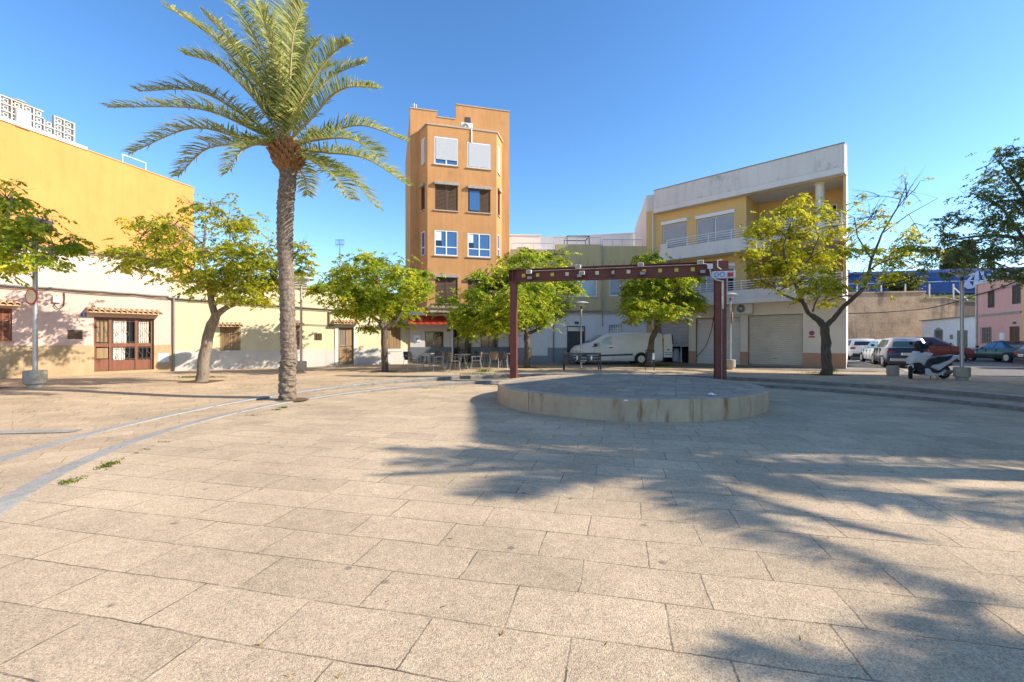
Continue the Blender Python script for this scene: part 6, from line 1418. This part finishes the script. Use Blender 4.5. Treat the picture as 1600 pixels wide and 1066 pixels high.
tree('rounded green street tree standing before the cottage door and the tower corner', 20.9, [[(601.5, 580, .17), (601, 545, .155), (600, 516, .15)], [(600, 516, .11), (612, 507, .085), (621, 500, .08), (627, 487, .07), (631, 474, .06), (642, 448, .04), (655, 430, .02)], [(600, 516, .11), (594, 504, .085), (579, 492, .07), (560, 478, .045), (535, 455, .025)], [(594, 504, .07), (598, 480, .05), (590, 440, .03), (592, 410, .015)]],
     [(500, 452, 18, 14), (525, 440, 28, 22, 1.1), (545, 422, 26, 18, .8), (548, 460, 34, 22, 1.15), (570, 410, 24, 14, .7), (585, 440, 34, 26, 1.1), (605, 412, 26, 16, .8), (575, 475, 34, 18, 1.15), (605, 468, 30, 22, 1.1), (632, 418, 24, 18, .7), (640, 445, 28, 24, .9), (628, 480, 28, 18, 1), (655, 460, 22, 22, .9), (668, 432, 14, 12, .6), (545, 488, 22, 12, .9), (618, 495, 22, 10, .8), (575, 511, 14, 6, .7)], 'leaf_yellow_green', 'bark_dark', 1.05, .125, 13)
tree('broad yellow green street tree behind the gantry post beside the cafe', 23.5, [[(824, 576, .18), (824, 545, .165), (823, 522, .15)], [(823, 522, .10), (838, 516, .085), (850, 510, .07), (855, 494, .06), (862, 465, .03)], [(823, 522, .10), (815, 495, .08), (800, 470, .06), (775, 455, .04), (735, 470, .02)], [(823, 510, .09), (832, 470, .07), (830, 430, .04), (822, 405, .02)]],
     [(698, 468, 16, 18, .6), (716, 492, 22, 16, .9), (738, 470, 28, 22, .7), (745, 500, 32, 18, 1.2), (738, 518, 16, 10, 1), (775, 495, 32, 18, 1.2), (770, 455, 30, 24, 1), (760, 430, 18, 16, .6), (795, 430, 32, 24, 1), (800, 470, 32, 24, 1.2), (822, 405, 26, 12, .7), (850, 402, 22, 10, .6), (860, 425, 28, 18, 1), (845, 455, 36, 24, 1.2), (878, 442, 22, 18, 1.1), (868, 475, 24, 16, 1), (862, 490, 14, 8, .9), (835, 490, 30, 12, 1), (880, 398, 16, 8, .35), (898, 445, 8, 12, .8), (795, 505, 18, 8, .9)], 'leaf_yellow_green', 'bark_dark', 1.1, .135, 13)
tree('compact dense green street tree leaning over the white van behind the stage', 24.4, [[(1016, 570, .19), (1016, 548, .17), (1019, 528, .155), (1027, 515, .15), (1029, 497, .15), (1030, 480, .13)], [(1030, 480, .09), (1010, 465, .06), (990, 455, .03)], [(1030, 480, .09), (1050, 460, .06), (1070, 445, .03)], [(1030, 480, .09), (1028, 440, .06), (1025, 410, .03)]],
     [(1022, 408, 22, 9, 1), (998, 404, 8, 5, .8), (998, 440, 24, 20, 1.1), (985, 470, 14, 18, 1), (1000, 478, 22, 16, 1.2), (1025, 440, 30, 22, 1.2), (1030, 470, 30, 18, 1.3), (1055, 435, 26, 16, 1.1), (1065, 465, 28, 16, 1.2), (1085, 470, 14, 12, .9), (1080, 432, 14, 8, .8), (988, 496, 8, 8, .9), (1012, 492, 20, 8, 1), (1050, 488, 24, 8, 1), (1092, 480, 6, 6, .6)], 'leaf_yellow_green', 'bark_dark', 1.2, .13, 13)
tree('spreading autumn street tree before the apartment garages with bare upper twigs', 18.5, [[(1291, 586, .20), (1291, 555, .175), (1290, 527, .165), (1288, 509, .16)], [(1288, 509, .14), (1278.5, 500, .125), (1264, 489, .10), (1255, 472, .09), (1247.5, 454, .085), (1241, 436, .07), (1228, 410, .045), (1224, 385, .035), (1235, 350, .02)], [(1290, 510, .11), (1302, 499, .095), (1315, 482, .085), (1335, 464, .08), (1350, 451, .075), (1356, 432, .06), (1362, 405, .05), (1378, 365, .035), (1402, 325, .025), (1418, 285, .012)],
     [(1255, 472, .06), (1236, 466, .05), (1222, 459, .045), (1208, 447, .035), (1190, 440, .02)], [(1350, 451, .05), (1375, 445, .035), (1405, 440, .028), (1440, 428, .015)], [(1362, 405, .035), (1340, 370, .025), (1335, 340, .015)], [(1241, 436, .045), (1265, 405, .03), (1280, 370, .02)], [(1268, 492, .05), (1276, 470, .035), (1290, 445, .02)], [(1378, 365, .025), (1420, 335, .018), (1465, 310, .008)]],
     [(1178, 380, 22, 18, .7), (1200, 355, 34, 24, 1, .3), (1195, 410, 34, 22, .9), (1225, 335, 28, 18, .8), (1238, 372, 36, 26, 1.1), (1230, 415, 36, 22, 1), (1262, 345, 24, 22, .7), (1268, 400, 36, 24, 1), (1290, 360, 26, 20, .6), (1300, 405, 28, 22, .7), (1262, 440, 36, 16, .9), (1205, 440, 24, 14, .5), (1310, 440, 24, 18, .6), (1330, 385, 28, 22, .5), (1340, 345, 28, 20, .4), (1375, 335, 24, 30, .22), (1398, 305, 18, 34, .08), (1428, 298, 22, 34, .05), (1345, 310, 22, 20, .2), (1255, 318, 24, 14, .7), (1288, 330, 22, 18, .6), (1385, 395, 38, 24, .45), (1420, 400, 36, 22, .42), (1440, 368, 32, 18, .32), (1400, 435, 28, 14, .5), (1452, 400, 26, 16, .35), (1295, 470, 20, 12, .5), (1360, 430, 26, 14, .3)], 'leaf_autumn', 'bark_dark', .95, .11, 12, .9)
tree('large dark feathery tree reaching in above the scooter from the edge of the view', 15.2, [[(1680, 612, .24), (1672, 540, .20), (1655, 450, .17), (1640, 400, .14)], [(1640, 400, .10), (1600, 374, .07), (1560, 368, .05), (1520, 370, .035), (1470, 378, .015)], [(1640, 400, .10), (1620, 340, .08), (1590, 290, .05), (1560, 250, .02)], [(1600, 374, .05), (1570, 330, .035), (1530, 300, .02)], [(1640, 400, .09), (1610, 420, .05), (1580, 425, .03), (1545, 420, .015)]],
     [(1575, 245, 34, 22, .6), (1552, 275, 30, 22, .55), (1600, 270, 40, 30, .8), (1535, 310, 36, 22, .6), (1590, 315, 44, 28, .8), (1505, 345, 30, 18, .45), (1550, 350, 40, 24, .7), (1600, 360, 40, 26, .9), (1480, 370, 28, 14, .4), (1530, 385, 38, 20, .6), (1580, 395, 38, 20, .8), (1500, 400, 30, 14, .35), (1570, 425, 30, 12, .7), (1605, 428, 24, 14, .9), (1650, 300, 60, 60, .8), (1545, 408, 22, 10, .5), (1465, 395, 22, 14, .3), (1450, 420, 20, 10, .3), (1485, 425, 24, 10, .35), (1470, 350, 18, 10, .25), (1660, 380, 50, 40, .8)], 'leaf_dark', 'bark_dark', 1.8, .078, 11, .6)
# dark evergreens and scrub up on the railway bank
def evergreen(label, xb, yb, yt, d, rpx, seed):
    b = px(xb, yb, d); fr = frame(b); o = thing('cypress_tree', label, 'tree', fr, 'trees on the railway bank'); h = (yb-yt)/F*d; r = rpx/F*d
    m = MB(); m.tube([(0, 0, -1.5), (0, 0, h*.5), (0, 0, h*.95)], [.2, .12, .03], 7); m.build('trunk', 'bark_dark', o)
    n = 1500; t = rng.uniform(0, 1, n); a = rng.uniform(0, 2*np.pi, n); pr = r*(1-t**1.6*.75)*(.78+.22*np.sin(3*a+9*t)); rr = pr*rng.uniform(.55, 1.0, n)
    quads('crown', leafcloud(np.stack([rr*np.cos(a), rr*np.sin(a), t*h*.98], 1), .30, 7, .3), 'leaf_cypress', o, fr); return o
evergreen('broad dark cypress on the bank, nearer the lamp disc of the pair', 1488, 449, 384, 66, 16, 1); evergreen('broad dark cypress on the bank, partly behind the pink house roof', 1511, 449, 372, 69, 15, 2)
o = thing('bush', 'rounded green bush on the bank in front of the blue carriage', 'bush', frame(px(1410, 456, 54))); m = MB()
for k in range(5): m.tube([(0, 0, -.3), (math.cos(k*1.3)*.8, math.sin(k*1.3)*.5, 1.8)], [.06, .015], 5)
m.build('stem', 'bark_dark', o); v = rng.normal(0, 1, (700, 3)); v /= np.linalg.norm(v, axis=1)[:, None]; v = v*(rng.uniform(.3, 1, 700)**.5)[:, None]*np.array([2.1, 1.3, 1.25])+np.array([0, 0, 1.3]); quads('crown', leafcloud(v, .22, 7), 'leaf_cypress', o, W[o])
n = 900; xs_ = rng.uniform(wx(1440, 54), wx(1560, 54), n); pts = np.stack([xs_, rng.uniform(53.4, 56, n), rng.uniform(6.0, 7.2, n)], 1); tag(quads('bank_scrub', leafcloud(pts, .24, 6), 'leaf_dark', None, I4), 'dry dark scrub along the railway bank above the retaining wall', 'scrub', kind='stuff')
# ================= palm =================
PB_ = gp(450, 621, .1); PD = PB_.y
def frond(mbq, path, L, side_len, nl, up_hint, seed, vee=.55, droop=.35):
    """leaflets along a curved midrib -> list of quads (two per leaflet)"""
    k = len(path); rs = np.random.default_rng(seed)
    for i in range(nl):
        t = .16+.84*(i/nl)**.92; f = t*(k-1); j = min(int(f), k-2); u_ = f-j
        p = path[j].lerp(path[j+1], u_); tg = (path[j+1]-path[j]).normalized(); sd = tg.cross(up_hint)
        sd = sd.normalized() if sd.length > 1e-3 else tg.orthogonal().normalized(); up = sd.cross(tg).normalized()
        ln = side_len*(math.sin(math.pi*min(1, (t*.86+.10)))**.55)*(1.0 if t < .9 else 1.0)
        for s in (-1, 1):
            l_ = ln*rs.uniform(.85, 1.12); fw = .32+.55*t
            d = (sd*s+tg*fw+up*(vee+rs.normal(0, .16))+Vector(rs.normal(0, .10, 3))).normalized(); w_ = d.cross(up).normalized() if rs.random() < .7 else d.cross(sd).normalized()
            wd = .021*(1-.25*t)
            a = p; m1 = p+d*l_*.5; e = p+d*l_+Vector((0, 0, -droop*l_*rs.uniform(.2, .7)))
            mbq += [a-w_*wd*.5, a+w_*wd*.5, m1+w_*wd, m1-w_*wd, m1-w_*wd, m1+w_*wd, e+w_*wd*.12, e-w_*wd*.12]
def palm(label, base, trunk_pts, crown, fronds, name='palm_tree', group=None):
    fr = frame(base); inv = fr.inverted(); o = thing(name, label, 'palm', fr, group)
    m = MB(); pts = []; rad = []; tot = len(trunk_pts)
    tp_ = [(inv @ p, r) for p, r in trunk_pts]; nseg = 70
    ring_n = 22; rs = np.random.default_rng(5)
    def samp(t):
        f = t*(tot-1); j = min(int(f), tot-2); u_ = f-j; a, b = tp_[j], tp_[j+1]; return a[0].lerp(b[0], u_), a[1]+(b[1]-a[1])*u_
    rings = []
    for i in range(nseg*3+1):
        t = i/(nseg*3); p, r = samp(t); ph = i % 3; rr = r*(1+(.055, .0, -.05)[ph]) if t > .10 else r*(1+.07*math.sin(i*1.1))
        ring = []
        for q in range(ring_n):
            a = 2*math.pi*q/ring_n; nz = (.10 if t < .22 else .05)*math.sin(a*5+i*.55)+.05*math.sin(a*9-i*.8)+rs.normal(0, .022); nz = nz if t < .25 else nz*.6
            ring.append((p.x+math.cos(a)*rr*(1+nz), p.y+math.sin(a)*rr*(1+nz), p.z+.02*math.sin(a*3+i)))
        rings.append(ring)
    m.loft(rings); m.build('trunk', 'palm_bark', o, smooth=70)
    cc = inv @ crown; m = MB()
    for i in range(110):   # cut leaf bases packed round the neck
        a = i*2.39996; t = i/110; z = cc.z-.56+.60*t; r = (.20+.19*math.sin(math.pi*min(1, t*1.05))); d = Vector((math.cos(a), math.sin(a), 0)); b0 = Vector((cc.x, cc.y, z))+d*r*.55
        tip = Vector((cc.x, cc.y, z))+d*(r+.09*rs.random())+Vector((0, 0, .16+.10*t)); sd = Vector((-d.y, d.x, 0)); wd = .085
        m.add([b0-sd*wd, b0+sd*wd, tip+sd*wd*.55, tip-sd*wd*.55, b0-sd*wd+d*.05-Vector((0, 0, .05)), b0+sd*wd+d*.05-Vector((0, 0, .05)), tip+sd*wd*.55+d*.045, tip-sd*wd*.55+d*.045], [(0, 1, 2, 3), (7, 6, 5, 4), (0, 4, 5, 1), (2, 6, 7, 3), (1, 5, 6, 2), (0, 3, 7, 4)])
    m.lathe([(.19, cc.z-.62), (.27, cc.z-.35), (.28, cc.z-.05), (.13, cc.z+.2)], 16, (cc.x, cc.y, 0)); m.build('leaf_base_collar', 'palm_boot', o)
    for i, path in enumerate(fronds):
        path = [inv @ p for p in path]; k = len(path); L = sum((path[j+1]-path[j]).length for j in range(k-1))
        m = MB(); m.tube(path, [.045*(1-.93*(j/(k-1))**.8)+.003 for j in range(k)], 6); rb = m.build('frond', 'palm_rachis', o, smooth=60)
        hz = Vector((path[-1].x-path[0].x, path[-1].y-path[0].y, 0)); ch = path[-1]-path[0]
        sdh = Vector((-hz.y, hz.x, 0)); uph = sdh.cross(ch) if sdh.length > .3 else Vector((.3, -1, .2)); uph = uph if uph.z > 0 else -uph; uph = uph.normalized() if uph.length > 1e-4 else Vector((0, -1, .3))
        uph = (uph+Vector((0, -.35, .15))).normalized()
        q = []; frond(q, path, L, .46+.05*L, int(26*L)+12, uph, 100+i); quads('leaflets', np.array([v[:] for v in q]), 'palm_leaf', rb, W[o])
    return o
CR = px(449, 236, PD)
def fpath(p1, p2, p3, dep, base=(449, 228)):
    """midrib through measured pixels; dep = how far its tip leans away from (+) or to (-) the viewer"""
    a = px(base[0]+rng.normal(0, 5), base[1]+rng.normal(0, 4), PD+dep*.03)
    ks_ = [a]+[px(q[0], q[1], PD+dep*f) for q, f in ((p1, .33), (p2, .7), (p3, 1.0))]
    out = []; K_ = [ks_[0]+(ks_[0]-ks_[1])*.6]+ks_+[ks_[-1]+(ks_[-1]-ks_[-2])*.6]
    for s in range(1, len(K_)-2):
        p0_, p1_, p2_, p3_ = K_[s-1:s+3]
        for i in range(6):
            t = i/6; out.append(.5*((2*p1_)+(p2_-p0_)*t+(2*p0_-5*p1_+4*p2_-p3_)*t*t+(3*p1_-p0_-3*p2_+p3_)*t**3))
    out.append(ks_[-1]); return out
FR = [((400, 205), (310, 170), (168, 168), -.6), ((395, 190), (310, 143), (216, 143), .9), ((400, 225), (305, 200), (203, 240), -.4), ((398, 226), (325, 232), (278, 276), .5), ((415, 222), (378, 236), (356, 270), -1.2),
      ((415, 165), (345, 70), (262, 12), .4), ((405, 165), (345, 104), (288, 85), -.8), ((420, 160), (365, 72), (318, 20), -.5), ((428, 140), (392, 45), (338, -18), .9), ((436, 140), (415, 40), (376, -40), -.7), ((443, 150), (425, 60), (398, 8), .6),
      ((452, 150), (458, 60), (474, 4), -.5), ((449, 140), (449, 40), (446, -30), .8), ((462, 150), (478, 95), (497, 62), .9), ((470, 160), (512, 92), (546, 66), -.6), ((476, 165), (526, 116), (572, 98), .6), ((482, 190), (532, 140), (590, 137), -.8),
      ((500, 212), (565, 196), (638, 222), .5), ((500, 218), (550, 218), (595, 246), -1.4), ((505, 238), (572, 248), (638, 290), -.3), ((495, 252), (545, 275), (590, 326), .4), ((492, 254), (522, 275), (549, 313), -1.1), ((466, 262), (476, 280), (480, 305), 1.2),
      ((430, 165), (385, 95), (352, 62), 2.2), ((462, 170), (486, 120), (520, 100), 2.6),
      ((455, 195), (462, 168), (474, 185), -.3), ((455, 140), (462, 70), (470, 30), 1.4)]
fronds = [fpath(*f) for f in FR]
tpx = [(450, 622, .205), (449, 600, .205), (450, 575, .195), (452, 560, .20), (450, 520, .19), (449, 470, .185), (447, 420, .185), (445, 370, .195), (446, 320, .205), (449, 290, .205), (451, 262, .20), (449, 246, .20)]
PB_.z = ter_z(PB_.x, PB_.y)
palm('tall date palm with a ringed trunk standing alone on the terrace edge', PB_, [(px(x, y, PD) if i else PB_-Vector((0, 0, .1)), r) for i, (x, y, r) in enumerate(tpx)], CR, fronds)
m = MB(); m.lathe([(.001, .010), (.33, .014), (.42, .004)], 20, (PB_.x+.12, PB_.y, PB_.z), close=False); struct(m.build('palm_bed_ground', 'soil'))
# two more palms stand outside the picture on the sunny side; their crowns shade the paving
def side_palm(label, x, y, h, seed, n=34, L=3.6):
    rs = np.random.default_rng(seed); base = Vector((x, y, .05)); cr = Vector((x, y, h)); fl = []
    for i in range(n):
        a = i*2.39996; el = R(78-112*(i/n)); d = Vector((math.cos(a)*math.cos(el), math.sin(a)*math.cos(el), math.sin(el))); l_ = L*rs.uniform(.85, 1.1); p = []
        for j in range(13):
            t = j/12; p.append(cr+d*l_*t+Vector((0, 0, -l_*.42*t*t*math.cos(el)))) 
        fl.append(p)
    palm(label, base, [(Vector((x, y, -.05)), .33), (Vector((x+.05, y, 1)), .27), (Vector((x-.04, y, h*.5)), .25), (Vector((x, y, h-.2)), .26)], cr, fl, group='palms on the sunny side of the square')
side_palm('date palm outside the view on the sunny side, farther from the viewer', 12.2, 4.6, 5.7, 3, 26, 2.8)
side_palm('date palm outside the view on the sunny side, beside the viewer', 16.0, 3.1, 5.0, 8, 13, 1.5)
side_palm('young date palm outside the view, lowest of the three on the sunny side', 10.1, 1.0, 4.3, 12, 10, .9)
# ================= weeds, dry leaves, scraps =================
def tuft(x, y, n, sp_, h):
    b = gp(x, y, .1); b.z = ter_z(b.x, b.y); out = []
    for _ in range(n):
        p = Vector((b.x+rng.normal(0, sp_), b.y+rng.normal(0, sp_*.5), b.z)); a = rng.uniform(0, 6.28); l_ = h*rng.uniform(.5, 1.2); d = Vector((math.cos(a)*.6, math.sin(a)*.6, 1)).normalized()*l_; w_ = Vector((-math.sin(a), math.cos(a), 0))*.006
        out += [p-w_*1.3, p+w_*1.3, p+d*.6+w_, p+d*.6-w_, p+d*.6-w_, p+d*.6+w_, p+d+Vector((d.x*.4, d.y*.4, -.2*l_)), p+d+Vector((d.x*.4, d.y*.4, -.2*l_))]
    return out
g = []
for x, y, n, s, h in ((100, 743, 18, .05, .04), (108, 740, 30, .04, .05), (117, 736, 20, .05, .03), (128, 732, 8, .05, .03), (155, 721, 14, .05, .03), (164, 718, 34, .04, .05), (172, 714, 40, .04, .06), (180, 711, 22, .04, .04), (192, 706, 8, .05, .03), (215, 697, 8, .05, .02), (433, 634, 40, .06, .05), (443, 631, 50, .06, .06), (230, 692, 14, .05, .03), (260, 681, 12, .05, .03), (395, 642, 20, .1, .03), (480, 627, 16, .1, .03), (300, 594, 360, .28, .09), (332, 594, 160, .25, .07), (645, 594, 90, .2, .05), (745, 590, 240, .45, .10), (757, 586, 120, .15, .22), (670, 602, 90, .3, .05), (580, 597, 60, .2, .04),
                      (1025, 575, 700, .55, .22), (1005, 575, 300, .35, .18), (1050, 575, 300, .5, .15), (1280, 587, 240, .35, .08), (1302, 584, 120, .12, .25), (390, 604, 120, .8, .03), (60, 640, 60, .5, .02)):
    g += tuft(x, y, n, s, h)
tag(quads('grass', np.array([v[:] for v in g]), 'grass_blade', None, I4), 'small green weeds growing in the kerb joints and tree pits', 'weeds', kind='stuff')
dl_ = []
for k in range(420):
    if k < 26: b = gp(rng.uniform(60, 1540), rng.uniform(700, 1060), 0)
    else:
        x = rng.normal(500, 350); b = gp(max(20, min(1550, x)), rng.uniform(592, 700), .05)
    b.z = (.455 if (b.x-SC[0])**2+(b.y-SC[1])**2 < SR*SR else max(ter_z(b.x, b.y), 0))+.008
    a = rng.uniform(0, 6.28); l_ = rng.uniform(.008, .022); d = Vector((math.cos(a), math.sin(a), rng.normal(0, .3)))*l_; w_ = Vector((-math.sin(a), math.cos(a), rng.normal(0, .3)))*l_*.4
    dl_ += [b-d, b+w_, b+d+Vector((0, 0, .006)), b-w_]
tag(quads('fallen_leaves', np.array([v[:] for v in dl_]), 'dry_leaf', None, I4), 'small dry leaves scattered over the paving', 'leaves', kind='stuff')
def scrap(x, y, z, s, label):
    b = gp(x, y, z); o = MB(); n = 5; vs = [(i*s/n-s/2, j*s*.6/n-s*.3, .012+abs(rng.normal(0, .018))) for j in range(n+1) for i in range(n+1)]
    o.add(vs, [(j*(n+1)+i, j*(n+1)+i+1, (j+1)*(n+1)+i+1, (j+1)*(n+1)+i) for j in range(n) for i in range(n)]); q = o.build('paper_scrap', 'sign_white', None, frame(b, rng.uniform(0, 3))); tag(q, label, 'litter')
scrap(1112, 618, .45, .20, 'crumpled white paper on the stage deck near its rim'); scrap(796, 634, 0, .12, 'crumpled white paper on the paving at the foot of the stage')
scrap(978, 628, .445, .09, 'tiny white scrap caught on the front rim of the stage')
